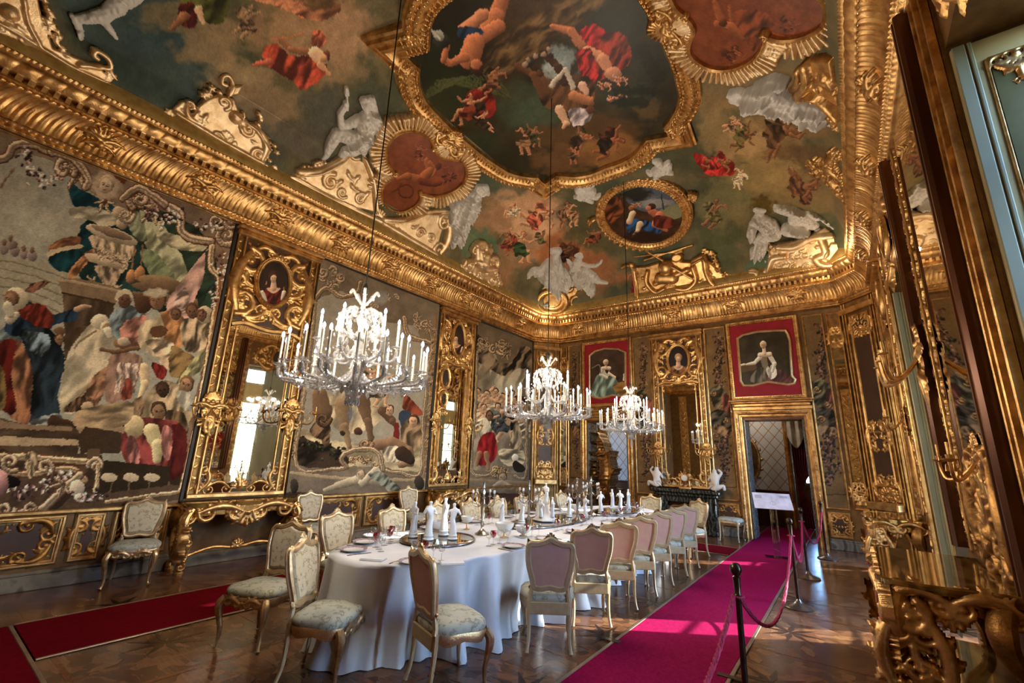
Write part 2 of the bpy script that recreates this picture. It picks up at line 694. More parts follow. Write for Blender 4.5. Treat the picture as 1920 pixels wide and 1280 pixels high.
    def build(s, name, mat, fr, parent=None, res=0.014, skirt=0.02, noise=0.0, h0=0.0):
        return link(name, s.data(name, mat, fr, res, skirt, noise, h0), parent)


def inside(A, X, Y, dist=False):
    ins = np.zeros(X.shape, bool)
    dd = np.full(X.shape, 1e9) if dist else None
    n = len(A)
    for i in range(n):
        x0, y0 = A[i]
        x1, y1 = A[(i + 1) % n]
        c = ((y0 > Y) != (y1 > Y))
        if abs(y1 - y0) > 1e-12: ins ^= c & (X < (x1 - x0) * (Y - y0) / (y1 - y0) + x0)
        if dist:
            dx, dy = x1 - x0, y1 - y0
            t = np.clip(((X - x0) * dx + (Y - y0) * dy) / (dx * dx + dy * dy + 1e-12), 0, 1)
            dd = np.minimum(dd, (X - x0 - dx * t) ** 2 + (Y - y0 - dy * t) ** 2)
    return (ins, np.sqrt(dd)) if dist else ins


class PxRelief(Relief):
    """a relief whose outline was measured in the photograph and is laid into a real plane in metres"""
    def __init__(s, fr, x, y):
        super().__init__()
        s.fr, s.m = fr, fr.mpp(x, y)

    def q(s, pts):
        return np.array([s.fr.at(*p) for p in np.asarray(pts, float).reshape(-1, 2)])

    def pc(s, pts, r, hf=1.0, base=0.0):
        return s.cap(s.q(pts), np.asarray(r, float) * s.m, hf, base * s.m)

    def pcs(s, a, b, bulge=0.35, **k):
        A = s.q([a, b])
        return s.cscroll(A[0], A[1], bulge, **k)

    def psc(s, x, y, R, a0, d=1, **k):
        A = s.q([(x, y)])[0]
        return s.scroll(A[0], A[1], R * s.m, a0, d, **k)

    def pp(s, pts, h=3, bev=2, dish=0, sm=0):
        A = s.q(pts)
        if sm: A = smooth_poly(A, sm)
        return s.plate(A, h * s.m, bev * s.m, dish * s.m)

    def pg(s, pts, r, seed=0):
        return s.garland(s.q(pts), r * s.m, seed)

    def pf(s, x, y, r):
        A = s.q([(x, y)])[0]
        return s.flower(A[0], A[1], r * s.m)

    def pl(s, x, y, x1, y1, w, curl=0.4):
        A = s.q([(x, y), (x1, y1)])
        d = A[1] - A[0]
        return s.leaf(A[0], math.atan2(d[1], d[0]) - curl * .8, np.linalg.norm(d) * 1.05, w * s.m, curl)

    def psh(s, x, y, x1, y1, spread=2.0, n=7):
        A = s.q([(x, y), (x1, y1)])
        d = A[1] - A[0]
        return s.shell(A[0][0], A[0][1], np.linalg.norm(d), math.atan2(d[1], d[0]), spread, n)


def rocaille(w, h, seed=0, dense=1.0):
    """symmetrical gilt scrollwork filling w by h, centred on 0, 0"""
    rg = random.Random(seed)
    R = Relief()
    m = min(w, h)
    R.cscroll((-w * .46, -h * .40), (-w * .40, h * .38), rg.uniform(.12, .2), w=.07, leaves=3)
    R.cscroll((-w * .06, h * .45), (-w * .38, h * .36), -.28, w=.10, leaves=2)
    R.cscroll((-w * .08, -h * .45), (-w * .40, -h * .36), .28, w=.10, leaves=2)
    k = int(7 * dense)
    for i in range(k):
        u, v = -rg.uniform(.08, .42) * w, rg.uniform(-.36, .36) * h
        L = rg.uniform(.16, .30) * m
        a = rg.uniform(0, 2 * PI)
        R.cscroll((u, v), (u + L * math.cos(a), v + L * math.sin(a)), rg.choice([-1, 1]) * rg.uniform(.25, .45), w=.11, leaves=1)
    for i in range(int(12 * dense)):
        R.leaf((-rg.uniform(.05, .45) * w, rg.uniform(-.45, .45) * h), rg.uniform(0, 6.28), rg.uniform(.08, .16) * m, .02 * m, rg.uniform(-.8, .8))
    for i in range(int(5 * dense)):
        R.flower(-rg.uniform(.05, .45) * w, rg.uniform(-.4, .4) * h, .04 * m)
    return R.sym(0)


def leaf_band(L, w, pitch=None, seed=0):
    """running scroll of leaves along u from 0 to L, width w centred on v = 0"""
    R = Relief()
    pitch = pitch or w * 1.5
    n = max(1, round(L / pitch))
    p = L / n
    rg = random.Random(seed)
    for i in range(n):
        u = (i + .5) * p
        sg = 1 if i % 2 else -1
        R.scroll(u, sg * w * .08, w * .30, PI if sg > 0 else PI, d=sg, turns=1.1, w=.30, n=9)
        R.cap([(u - p * .5, -sg * w * .1), (u - p * .2, -sg * w * .32), (u + p * .1, -sg * w * .36)], [w * .10, w * .08, w * .05])
        R.leaf((u + p * .15, sg * w * .2), sg * 1.0, w * .35, w * .08, -.8 * sg, 1)
        R.leaf((u - p * .1, -sg * w * .25), -sg * 2.2, w * .28, w * .07, .8 * sg, 1)
    return R


def place_band(name, mat, fr, p0, p1, w, parent=None, res=0.014, seed=0, pitch=None, h0=0.0):
    """leaf band from p0 to p1 in the frame"""
    p0, p1 = np.array(p0, float), np.array(p1, float)
    L = np.linalg.norm(p1 - p0)
    a = math.atan2(*(p1 - p0)[::-1])
    R = leaf_band(L, w, pitch, seed).shift(p0[0], p0[1], 1, a)
    return R.build(name, mat, fr, parent, res, 0.012, 0, h0)


# ------------------------------------------------------------------ painter: vertex colours of a finely divided surface
class Painter:
    def __init__(s, V, warp=1.6, seed=0):
        x, y = project(V)
        s.x0, s.y0 = x, y
        s.x = x + warp * 2 * (vnoise(x / 7, y / 7, seed + 11) - .5) + warp * .5 * (vnoise(x / 2.6, y / 2.6, seed + 5) - .5)
        s.y = y + warp * 2 * (vnoise(x / 7, y / 7, seed + 23) - .5) + warp * .5 * (vnoise(x / 2.6, y / 2.6, seed + 6) - .5)
        s.c = np.zeros((len(V), 3))
        s.order = np.argsort(s.x)
        s.xs = s.x[s.order]
        s.k = 0

    def sel(s, x0, x1, y0, y1):
        a, b = np.searchsorted(s.xs, [x0, x1])
        i = s.order[a:b]
        y = s.y[i]
        return i[(y >= y0) & (y <= y1)]

    def fill(s, c, noise=None, c2=None, seed=1):
        s.c[:] = c
        if noise is not None:
            n = fbm(s.x / noise, s.y / noise, seed, 4)[:, None]
            n = np.clip((n - .28) / .44, 0, 1)
            s.c[:] = np.array(c) * (1 - n) + np.array(c2) * n

    def put(s, i, c, fold=None, a=1.0):
        c = np.broadcast_to(np.asarray(c, float), (len(i), 3)).copy()
        if fold:
            amp, sc, an = fold
            x, y = s.x[i], s.y[i]
            s.k += 1
            wob = 1.5 * vnoise(x / (sc * 3), y / (sc * 3), s.k)
            t = (x * math.cos(an) + y * math.sin(an)) / sc + wob
            u = (-x * math.sin(an) + y * math.cos(an)) / (sc * 3.2)
            f = vnoise(t, u, 40 + s.k) * .7 + vnoise(t * 2.1, u * 2, 50 + s.k) * .3
            f = np.clip((f - .22) / .56, 0, 1)
            f = f * f * (3 - 2 * f)
            c *= (1 - amp + 1.55 * amp * f)[:, None]
        s.c[i] = s.c[i] * (1 - a) + c * a if np.isscalar(a) else s.c[i] * (1 - a[:, None]) + c * a[:, None]

    def poly(s, pts, c, fold=None, sm=4, a=1.0, soft=0):
        A = smooth_poly(pts, sm) if sm else np.asarray(pts, float)
        lo, hi = A.min(0) - soft, A.max(0) + soft
        i = s.sel(lo[0], hi[0], lo[1], hi[1])
        if not len(i): return
        if soft:
            m, d = inside(A, s.x[i], s.y[i], True)
            w = np.clip(.5 + np.where(m, d, -d) / (2 * soft), 0, 1) * a
            k = w > 0
            s.put(i[k], c, fold, w[k])
        else:
            m = inside(A, s.x[i], s.y[i])
            s.put(i[m], c, fold, a)

    def limb(s, pts, r, c, dark=.45, light=(-.5, -.8), a=1.0):
        pts = np.asarray(pts, float)
        r = np.broadcast_to(np.asarray(r, float), (len(pts),))
        c = np.asarray(c, float)
        for k in range(len(pts) - 1):
            p, q, ra, rb = pts[k], pts[k + 1], r[k], r[k + 1]
            m = max(ra, rb)
            i = s.sel(min(p[0], q[0]) - m, max(p[0], q[0]) + m, min(p[1], q[1]) - m, max(p[1], q[1]) + m)
            if not len(i): continue
            d = q - p
            X, Y = s.x[i] - p[0], s.y[i] - p[1]
            t = np.clip((X * d[0] + Y * d[1]) / (d @ d + 1e-9), 0, 1)
            R = ra + (rb - ra) * t
            dx, dy = X - d[0] * t, Y - d[1] * t
            m = dx * dx + dy * dy <= R * R
            sh = 1 + dark * (dx * light[0] + dy * light[1]) / R
            s.put(i[m], c * sh[m][:, None], None, a)

    def ell(s, x, y, rx, ry, c, rot=0, soft=0.0, a=1.0, dark=0.35):
        m = max(rx, ry) * (1 + soft)
        i = s.sel(x - m, x + m, y - m, y + m)
        if not len(i): return
        X, Y = s.x[i] - x, s.y[i] - y
        cs, sn = math.cos(rot), math.sin(rot)
        u, v = (X * cs + Y * sn) / rx, (-X * sn + Y * cs) / ry
        d = np.sqrt(u * u + v * v)
        w = (d <= 1).astype(float) if not soft else np.clip((1 + soft - d) / (2 * soft), 0, 1)
        k = w > 0
        sh = 1 + dark * (-.5 * u - .8 * v)
        s.put(i[k], np.asarray(c, float) * sh[k][:, None], None, w[k] * a)

    def line(s, pts, w, c, sm=5):
        q = smooth_poly(pts, sm, False)
        s.limb(q, w, c, dark=.15)

    def cloud(s, x, y, rx, ry, c, a=.8, seed=0):
        m = 1.3
        i = s.sel(x - rx * m, x + rx * m, y - ry * m, y + ry * m)
        if not len(i): return
        X, Y = (s.x[i] - x) / rx, (s.y[i] - y) / ry
        n = fbm(s.x[i] / (rx * .35), s.y[i] / (ry * .45), seed + 3, 4)
        d = np.sqrt(X * X + Y * Y) + (n - .5) * 1.1
        w = np.clip((1.0 - d) / .35, 0, 1) * a
        sh = .86 + .28 * n
        s.put(i, np.asarray(c, float) * sh[:, None], None, w)

    def flowers(s, pts, r, cols, seed=0, n=3):
        q = resamp(smooth_poly(pts, 5, False), r * .8, False)
        rg = random.Random(seed)
        for p in q:
            for _ in range(n):
                s.ell(p[0] + rg.gauss(0, r), p[1] + rg.gauss(0, r), r * rg.uniform(.35, .7), r * rg.uniform(.3, .6), rg.choice(cols), rg.uniform(0, 3), dark=.6)

    def scrolls(s, pts, w, c, cd, sm=6):
        """painted moulding: light band with dark edges along a path"""
        q = smooth_poly(pts, sm, False)
        s.limb(q, w, cd, dark=.2)
        s.limb(q, w * .72, c, dark=.5)
        s.limb(q, w * .22, [v * .72 for v in c], dark=.2)

    def volute(s, x, y, R, a0, d, c, cd, turns=1.3, w=.3):
        t = np.linspace(0, 1, 26)
        rr = R * (1 - .85 * t)
        a = a0 + d * t * turns * 2 * PI
        q = np.stack([x + rr * np.cos(a), y + rr * np.sin(a)], 1)
        s.limb(q, R * w * (1.15 - .5 * t), cd, dark=.2)
        s.limb(q, R * w * .7 * (1.15 - .5 * t), c, dark=.6)

    def acanthus(s, x, y, ang, L, c, cd, curl=.8):
        for k in range(6):
            a = ang + (k - 2.5) * .42
            l = L * (1 - .12 * abs(k - 2.5))
            t = np.linspace(0, 1, 6)
            b = a + curl * t * (1 if k % 2 else -1) * .6
            q = np.stack([x + np.cumsum(np.cos(b)) * l / 6, y + np.cumsum(np.sin(b)) * l / 6], 1)
            s.limb(q, L * .13 * (1.15 - t * .6), cd, dark=.2)
            s.limb(q, L * .085 * (1.15 - t * .6), c, dark=.6)

    def face(s, x, y, r, skin, hair, tilt=0.0, look=0.0):
        c, n = math.cos(tilt), math.sin(tilt)
        f = lambda u, v: (x + (u * c - v * n) * r, y + (u * n + v * c) * r)
        s.ell(*f(0, -.25), r * 1.02, r * 1.12, hair, tilt, dark=.5)
        s.ell(*f(look * .15, .08), r * .78, r * 1.0, skin, tilt, dark=.35)
        dk = np.asarray(skin) * .5
        for sd in (-1, 1):
            s.ell(*f(sd * .32 + look * .3, -.02), r * .17, r * .09, dk, tilt, dark=0)
            s.limb([f(sd * .16 + look * .3, -.2), f(sd * .5 + look * .3, -.2)], r * .05, np.asarray(skin) * .6, dark=0)
        s.limb([f(look * .35, -.05), f(look * .42, .3)], r * .08, np.asarray(skin) * .82, dark=.5)
        s.ell(*f(look * .35, .55), r * .2, r * .07, (np.asarray(skin) * [.8, .5, .5]), tilt, dark=0)

    def figure(s, x, y, k, rot=0.0, flip=1, skin=(190, 140, 105), hair=(70, 45, 30), cloth=(150, 60, 50), cloth2=None, pose=0, cape=True):
        """a small flying or seated painted figure; k = height in pixels"""
        c, n = math.cos(rot), math.sin(rot)
        f = lambda u, v: (x + k * (flip * u * c - v * n), y + k * (flip * u * n + v * c))
        T = lambda P: [f(*p) for p in P]
        cloth2 = cloth2 or cloth
        if cape:
            s.poly(T([(-.05, -.28), (-.34, -.30), (-.42, -.08), (-.22, .02), (-.32, .18), (-.05, .12)]), cloth2, (.55, k * .06, rot + .6))
        A = [dict(ll=[(-.02, .08), (.20, .20), (.10, .44)], rl=[(.04, .08), (.28, .10), (.34, .38)], la=[(-.08, -.22), (-.25, -.30), (-.36, -.42)], ra=[(.08, -.22), (.24, -.16), (.38, -.26)], hd=(.03, -.36)),
             dict(ll=[(-.02, .08), (-.14, .26), (-.30, .42)], rl=[(.04, .08), (.06, .30), (-.06, .50)], la=[(-.08, -.22), (-.16, -.05), (-.02, .04)], ra=[(.08, -.22), (.26, -.32), (.36, -.20)], hd=(-.02, -.37)),
             dict(ll=[(-.02, .08), (.22, .06), (.40, .20)], rl=[(.04, .1), (.22, .18), (.42, .34)], la=[(-.08, -.22), (-.22, -.12), (-.34, -.2)], ra=[(.08, -.22), (.18, -.36), (.12, -.48)], hd=(.06, -.35))][pose % 3]
        for g in ('ll', 'rl'):
            s.limb(T(A[g]), np.array([.085, .062, .035]) * k, skin)
            e, m_ = A[g][2], A[g][1]
            s.limb(T([e, (e[0] + .06, e[1] + .02)]), [.03 * k, .02 * k], skin)
        s.limb(T([(-.01, -.18), (0, .06)]), [.11 * k, .09 * k], skin)
        s.poly(T([(-.13, -.08), (.10, -.10), (.20, .10), (.30, .12), (.22, .28), (.05, .26), (-.06, .32), (-.18, .14)]), cloth, (.55, k * .05, rot + 1.2))
        for g in ('la', 'ra'):
            s.limb(T(A[g]), np.array([.048, .036, .022]) * k, skin)
            s.ell(*f(*A[g][2]), .03 * k, .025 * k, skin)
        s.limb(T([(0, -.26), A['hd']]), [.045 * k, .04 * k], skin)
        if k > 34: s.face(*f(*A['hd']), .075 * k, skin, hair, rot)
        else:
            s.ell(*f(A['hd'][0] - .01, A['hd'][1] - .02), .078 * k, .08 * k, hair)
            s.ell(*f(A['hd'][0] + .01, A['hd'][1] + .015), .055 * k, .065 * k, skin)

    def out(s, k=.2, sat=1.0, tint=(1, 1, 1)):
        """brushwork: short strokes of lighter and darker paint over everything"""
        x, y = s.x0, s.y0
        a = vnoise(x / 40, y / 40, 77) * 6.28
        u, v = x * np.cos(a) + y * np.sin(a), -x * np.sin(a) + y * np.cos(a)
        n = .6 * vnoise(u / 9, v / 2.6, 31) + .4 * vnoise(u / 4, v / 1.6, 32)
        m = fbm(x / 14, y / 14, 55, 3)
        c = s.c * (1 + k * (n - .5) + k * .9 * (m - .5))[:, None]
        g = c.mean(1)[:, None]
        return lin(np.clip((g + (c - g) * sat) * tint, 3, 250))


def surf_grid(fn, u0, u1, v0, v1, du):
    nu, nv = max(2, int(round((u1 - u0) / du)) + 1), max(2, int(round((v1 - v0) / du)) + 1)
    U, Vv = np.meshgrid(np.linspace(u0, u1, nu), np.linspace(v0, v1, nv), indexing='ij')
    return U.ravel(), Vv.ravel(), fn(U.ravel(), Vv.ravel()), nu, nv
# ------------------------------------------------------------------ materials (all node-based)
def newmat(name):
    m = bpy.data.materials.new(name)
    m.use_nodes = True
    return m, m.node_tree, m.node_tree.nodes['Principled BSDF']


def N(t, kind, **k):
    n = t.nodes.new(kind)
    for a, b in k.items():
        if a in n.inputs.keys() if isinstance(a, str) else False: n.inputs[a].default_value = b
        else: setattr(n, a, b)
    return n


def ramp(t, fac, stops):
    r = t.nodes.new('ShaderNodeValToRGB')
    e = r.color_ramp.elements
    while len(e) < len(stops): e.new(0.5)
    for i, (p, c) in enumerate(stops):
        e[i].position = p
        e[i].color = (*c, 1) if len(c) == 3 else c
    t.links.new(fac, r.inputs[0])
    return r.outputs[0]


def coords(t, scale=(1, 1, 1), rot=(0, 0, 0), kind='Object'):
    c = t.nodes.new('ShaderNodeTexCoord')
    m = t.nodes.new('ShaderNodeMapping')
    m.inputs['Scale'].default_value = scale
    m.inputs['Rotation'].default_value = rot
    t.links.new(c.outputs[kind], m.inputs[0])
    return m.outputs[0]


def noise(t, vec, scale=5, detail=4, rough=.55):
    n = t.nodes.new('ShaderNodeTexNoise')
    n.inputs['Scale'].default_value = scale
    n.inputs['Detail'].default_value = detail
    n.inputs['Roughness'].default_value = rough
    if vec is not None: t.links.new(vec, n.inputs['Vector'])
    return n.outputs['Fac']


def bump(t, b, h, strength=.3, dist=.01):
    n = t.nodes.new('ShaderNodeBump')
    n.inputs['Strength'].default_value = strength
    n.inputs['Distance'].default_value = dist
    t.links.new(h, n.inputs['Height'])
    t.links.new(n.outputs[0], b.inputs['Normal'])


def L3(r, g, b):
    return tuple(float(v) for v in lin([r, g, b]))


def simple(name, c, rough=.5, metal=0.0, c2=None, sc=6, bs=0.0, bsc=60, spec=None, sheen=0, stretch=(1, 1, 1)):
    m, t, b = newmat(name)
    b.inputs['Roughness'].default_value = rough
    b.inputs['Metallic'].default_value = metal
    v = coords(t, stretch)
    if c2 is None: c2 = [x * .82 for x in c]
    f = noise(t, v, sc)
    t.links.new(ramp(t, f, [(.3, L3(*c2)), (.7, L3(*c))]), b.inputs['Base Color'])
    if bs: bump(t, b, noise(t, v, bsc, 3), bs, .004)
    if spec is not None: b.inputs['Specular IOR Level'].default_value = spec
    if sheen: b.inputs['Sheen Weight'].default_value = sheen
    return m


def gilt(name, c, c2, rough=.34, bs=.35, bsc=45, metal=.92):
    m, t, b = newmat(name)
    v = coords(t)
    f = noise(t, v, 7, 5, .6)
    t.links.new(ramp(t, f, [(.28, L3(*c2)), (.62, L3(*c))]), b.inputs['Base Color'])
    b.inputs['Metallic'].default_value = metal
    r = t.nodes.new('ShaderNodeMapRange')
    r.inputs[3].default_value = rough - .08
    r.inputs[4].default_value = rough + .16
    t.links.new(noise(t, v, 18, 3), r.inputs[0])
    t.links.new(r.outputs[0], b.inputs['Roughness'])
    bump(t, b, noise(t, v, bsc, 4), bs, .006)
    return m


GOLD = gilt('gilded_wood', (232, 190, 126), (150, 104, 54), .34, .38, 70)
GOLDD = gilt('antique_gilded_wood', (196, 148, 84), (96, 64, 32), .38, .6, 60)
GOLDP = gilt('pale_gilded_stucco', (246, 220, 176), (206, 166, 112), .40, .45, 60, .8)
GOLDF = gilt('flat_gold_ground', (150, 114, 66), (92, 64, 34), .45, .4, 50, .7)
OCHRE = simple('ochre_gilded_band', (196, 164, 98), .5, .35, (160, 124, 62), 9, .2, 40)
BROWNP = simple('brown_panel', (74, 46, 28), .45, 0, (58, 34, 20), 4)
DARKWOOD = simple('dark_wood_moulding', (104, 58, 26), .30, .45, (62, 32, 14), 5, .1, 30, stretch=(1, 1, .15))
DARK = simple('dark_recess', (36, 26, 18), .6)
WALLM = simple('dark_gold_wall', (128, 94, 50), .5, .35, (96, 66, 32), 8, .3, 50)
WALLD = simple('dark_brown_wall', (66, 46, 28), .5, .1, (44, 30, 18), 3, .2, 40)
WHITE = simple('white_stucco', (236, 230, 220), .5, 0, (214, 206, 194), 6)
BISQUE = simple('white_bisque_porcelain', (244, 246, 250), .35, 0, (228, 232, 238), 12)
CHINA = simple('white_porcelain', (238, 238, 236), .12, 0, (226, 226, 224))
SILVER = simple('tarnished_silver', (190, 184, 176), .28, 1, (120, 110, 100), 30)
BRONZE = simple('dark_bronze_post', (84, 72, 60), .28, .9, (60, 50, 42), 30)
STEEL = simple('worn_steel_base', (140, 136, 134), .25, .9)
ROPE = simple('crimson_rope', (182, 34, 84), .75, 0, (130, 16, 54), 60, .4, 120)
CLOTH = simple('white_tablecloth', (232, 234, 238), .75, 0, (214, 217, 224), 3, .12, 120, sheen=.2)
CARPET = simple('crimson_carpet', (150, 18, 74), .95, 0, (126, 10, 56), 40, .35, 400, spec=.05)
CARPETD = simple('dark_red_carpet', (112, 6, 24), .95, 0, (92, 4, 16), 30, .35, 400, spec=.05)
EDGE = simple('brass_edge_strip', (176, 160, 140), .35, .8)
VELVET = simple('red_silk_mount', (158, 8, 28), .7, 0, (134, 4, 22), 5, .1, 80)
CURT = simple('dark_red_curtain', (120, 14, 20), .7, 0, (80, 6, 10), 8)
SWAG = simple('cream_silk_swag', (208, 196, 172), .6, 0, (170, 152, 124), 6)
SHUT = simple('pale_green_shutter', (156, 158, 134), .45, 0, (132, 132, 108), 3, stretch=(1, 1, .3))
SHUTC = simple('cream_reveal_panel', (210, 190, 140), .45, 0.1, (186, 164, 112), 3)
OLIVE = simple('olive_panel', (112, 104, 62), .4, .3, (84, 74, 42), 3)
GREYP = simple('grey_reveal_panel', (112, 100, 96), .45, 0, (98, 86, 82), 3)
CHGILT = gilt('worn_pale_gilding', (224, 200, 160), (146, 118, 82), .32, .5, 80, .85)
CHCREAM = simple('cream_painted_chair', (196, 176, 140), .38, .1, (172, 150, 112), 14, .1, 50)
PINK = simple('pink_back_cloth', (206, 164, 148), .8, 0, (192, 150, 136), 6)
SIGNM = simple('white_sign_board', (228, 222, 236), .4)
SIGNG = simple('grey_sign_board', (126, 112, 104), .4)
INK = simple('grey_ink', (120, 110, 130), .6)
WIRE = simple('dark_suspension_rod', (48, 46, 40), .5, .6)
CANDLE = simple('ivory_candle', (214, 206, 190), .5, 0, (196, 188, 170))
CAMERAG = simple('spotlight_grey', (170, 176, 180), .4, .2)

# patterned upholstery
m, t, b = newmat('floral_brocade')
v = coords(t)
n1 = noise(t, v, 24, 3, .5)
t.links.new(ramp(t, n1, [(.40, L3(206, 190, 158)), (.56, L3(198, 182, 150)), (.60, L3(142, 122, 92)), (.66, L3(204, 188, 156))]), b.inputs['Base Color'])
b.inputs['Roughness'].default_value = .65
bump(t, b, noise(t, v, 90, 3), .25, .004)
BROC = m
m, t, b = newmat('grey_green_brocade')
v = coords(t)
n1 = noise(t, v, 20, 3, .5)
t.links.new(ramp(t, n1, [(.42, L3(184, 186, 170)), (.56, L3(176, 178, 162)), (.60, L3(128, 126, 104)), (.68, L3(182, 184, 168))]), b.inputs['Base Color'])
b.inputs['Roughness'].default_value = .6
bump(t, b, noise(t, v, 90, 3), .25, .004)
BROCG = m

# marbles
def marble(name, a, b_, c, sc=3, rough=.15):
    m, t, b = newmat(name)
    v = coords(t)
    w = t.nodes.new('ShaderNodeTexWave')
    w.inputs['Scale'].default_value = sc
    w.inputs['Distortion'].default_value = 9
    w.inputs['Detail'].default_value = 4
    w.inputs['Detail Scale'].default_value = 1.5
    t.links.new(v, w.inputs[0])
    t.links.new(ramp(t, w.outputs['Fac'], [(.0, L3(*a)), (.55, L3(*b_)), (.95, L3(*c))]), b.inputs['Base Color'])
    b.inputs['Roughness'].default_value = rough
    return m


MBASE = marble('grey_veined_marble_skirting', (118, 108, 92), (140, 132, 114), (84, 74, 62), 1.5, .3)
MGREEN = marble('dark_green_marble', (30, 34, 28), (44, 46, 40), (84, 84, 76), 4, .12)
MTOP = marble('tawny_polished_marble', (120, 88, 40), (150, 112, 52), (180, 140, 74), 2, .06)
MTOP.node_tree.nodes['Principled BSDF'].inputs['Metallic'].default_value = .55
MGREY = marble('grey_veined_door_marble', (100, 104, 104), (136, 140, 138), (60, 62, 64), 7, .25)


def mirror_mat(name, c, rough=.015):
    m, t, b = newmat(name)
    b.inputs['Base Color'].default_value = (*c, 1)
    b.inputs['Metallic'].default_value = 1
    b.inputs['Roughness'].default_value = rough
    v = coords(t)
    bump(t, b, noise(t, v, 1.2, 2), .02, .004)
    return m


MIRROR = mirror_mat('old_mirror_glass', (.74, .70, .60))


def thin_glass(name, tint, fres=.10, rough=.02, k=.6):
    """thin glass: see-through with a mirror-like sheen that grows at grazing angles"""
    m = bpy.data.materials.new(name)
    m.use_nodes = True
    t = m.node_tree
    t.nodes.clear()
    o = t.nodes.new('ShaderNodeOutputMaterial')
    mx = t.nodes.new('ShaderNodeMixShader')
    tr = t.nodes.new('ShaderNodeBsdfTransparent')
    gl = t.nodes.new('ShaderNodeBsdfGlossy')
    lw = t.nodes.new('ShaderNodeLayerWeight')
    mr = t.nodes.new('ShaderNodeMapRange')
    tr.inputs[0].default_value = (*tint, 1)
    gl.inputs['Roughness'].default_value = rough
    gl.inputs['Color'].default_value = (.9, .92, .96, 1)
    lw.inputs[0].default_value = .35
    mr.inputs[3].default_value = fres
    mr.inputs[4].default_value = k
    t.links.new(lw.outputs['Facing'], mr.inputs[0])
    t.links.new(mr.outputs[0], mx.inputs[0])
    t.links.new(tr.outputs[0], mx.inputs[1])
    t.links.new(gl.outputs[0], mx.inputs[2])
    t.links.new(mx.outputs[0], o.inputs[0])
    return m


PANE = thin_glass('window_pane_glass', (.93, .96, .95), .04, 0, .5)
CRYS = thin_glass('cut_crystal', (.78, .78, .77), .16, .05, .62)
_t = CRYS.node_tree         # cut facets scatter part of the light
_d = _t.nodes.new('ShaderNodeBsdfDiffuse')
_d.inputs[0].default_value = (.86, .87, .90, 1)
_m = _t.nodes.new('ShaderNodeMixShader')
_m.inputs[0].default_value = .15
_o = [n for n in _t.nodes if n.type == 'OUTPUT_MATERIAL'][0]
_s = _o.inputs[0].links[0].from_socket
_t.links.new(_s, _m.inputs[1])
_t.links.new(_d.outputs[0], _m.inputs[2])
_t.links.new(_m.outputs[0], _o.inputs[0])
GLASS = thin_glass('drinking_glass', (.94, .95, .96), .08, .02, .8)
REDG = thin_glass('ruby_drinking_glass', (.72, .05, .14), .10, .03, .6)
ACRYL = thin_glass('clear_acrylic', (.88, .88, .93), .12, .03, .7)


def emit(name, c, s):
    m = bpy.data.materials.new(name)
    m.use_nodes = True
    t = m.node_tree
    t.nodes.clear()
    o = t.nodes.new('ShaderNodeOutputMaterial')
    e = t.nodes.new('ShaderNodeEmission')
    e.inputs[0].default_value = (*c, 1)
    e.inputs[1].default_value = s
    t.links.new(e.outputs[0], o.inputs[0])
    return m


FLAME = emit('lit_candle_bulb', (.60, .76, 1.0), 3.2)

# painted surfaces: colour is in the 'paint' attribute of the mesh
def painted(name, rough=.75, weave=0.0, gain=1.0, metal=0.0, spec=.3, bsc=180):
    m, t, b = newmat(name)
    a = t.nodes.new('ShaderNodeAttribute')
    a.attribute_name = 'paint'
    v = coords(t)
    f = noise(t, v, 38, 4, .6)
    mr = t.nodes.new('ShaderNodeMapRange')
    mr.inputs[3].default_value = .82 * gain
    mr.inputs[4].default_value = 1.18 * gain
    t.links.new(f, mr.inputs[0])
    mx = t.nodes.new('ShaderNodeVectorMath')
    mx.operation = 'SCALE'
    t.links.new(a.outputs['Color'], mx.inputs[0])
    t.links.new(mr.outputs[0], mx.inputs['Scale'])
    t.links.new(mx.outputs[0], b.inputs['Base Color'])
    b.inputs['Roughness'].default_value = rough
    b.inputs['Metallic'].default_value = metal
    b.inputs['Specular IOR Level'].default_value = spec
    if weave: bump(t, b, noise(t, v, bsc, 2), weave, .003)
    return m


FRESCO = painted('frescoed_plaster', .6, .08, 1.25, 0, .2)
TAPM = painted('woven_tapestry', .9, .5, 1.0, 0, .1)
OILM = painted('oil_paint_on_canvas', .4, .06, 1.15, 0, .3)

# parquet
m, t, b = newmat('marquetry_parquet')
v = coords(t)
v2 = coords(t, (.35, 4, 1), (0, 0, .5))
w = t.nodes.new('ShaderNodeTexVoronoi')
w.inputs['Scale'].default_value = 8.5
vv = t.nodes.new('ShaderNodeVectorMath')
vv.operation = 'ADD'
nz = t.nodes.new('ShaderNodeTexNoise')
nz.inputs['Scale'].default_value = 1.6
t.links.new(v, nz.inputs[0])
t.links.new(v, vv.inputs[0])
t.links.new(nz.outputs['Color'], vv.inputs[1])
t.links.new(vv.outputs[0], w.inputs[0])
grain = noise(t, v2, 14, 4)
wd_ = ramp(t, grain, [(.3, L3(64, 40, 27)), (.7, L3(112, 74, 50))])
pc = ramp(t, w.outputs['Color'], [(.15, L3(60, 36, 24)), (.45, L3(100, 64, 42)), (.8, L3(156, 112, 74))])
mx = t.nodes.new('ShaderNodeMixRGB')
mx.inputs[0].default_value = .38
t.links.new(wd_, mx.inputs[1])
t.links.new(pc, mx.inputs[2])
t.links.new(mx.outputs[0], b.inputs['Base Color'])
b.inputs['Roughness'].default_value = .2
rr = t.nodes.new('ShaderNodeMapRange')
rr.inputs[3].default_value = .13
rr.inputs[4].default_value = .30
t.links.new(noise(t, v, 3, 3), rr.inputs[0])
t.links.new(rr.outputs[0], b.inputs['Roughness'])
bump(t, b, noise(t, v, 2.2, 2), .10, .01)
PARQ = m
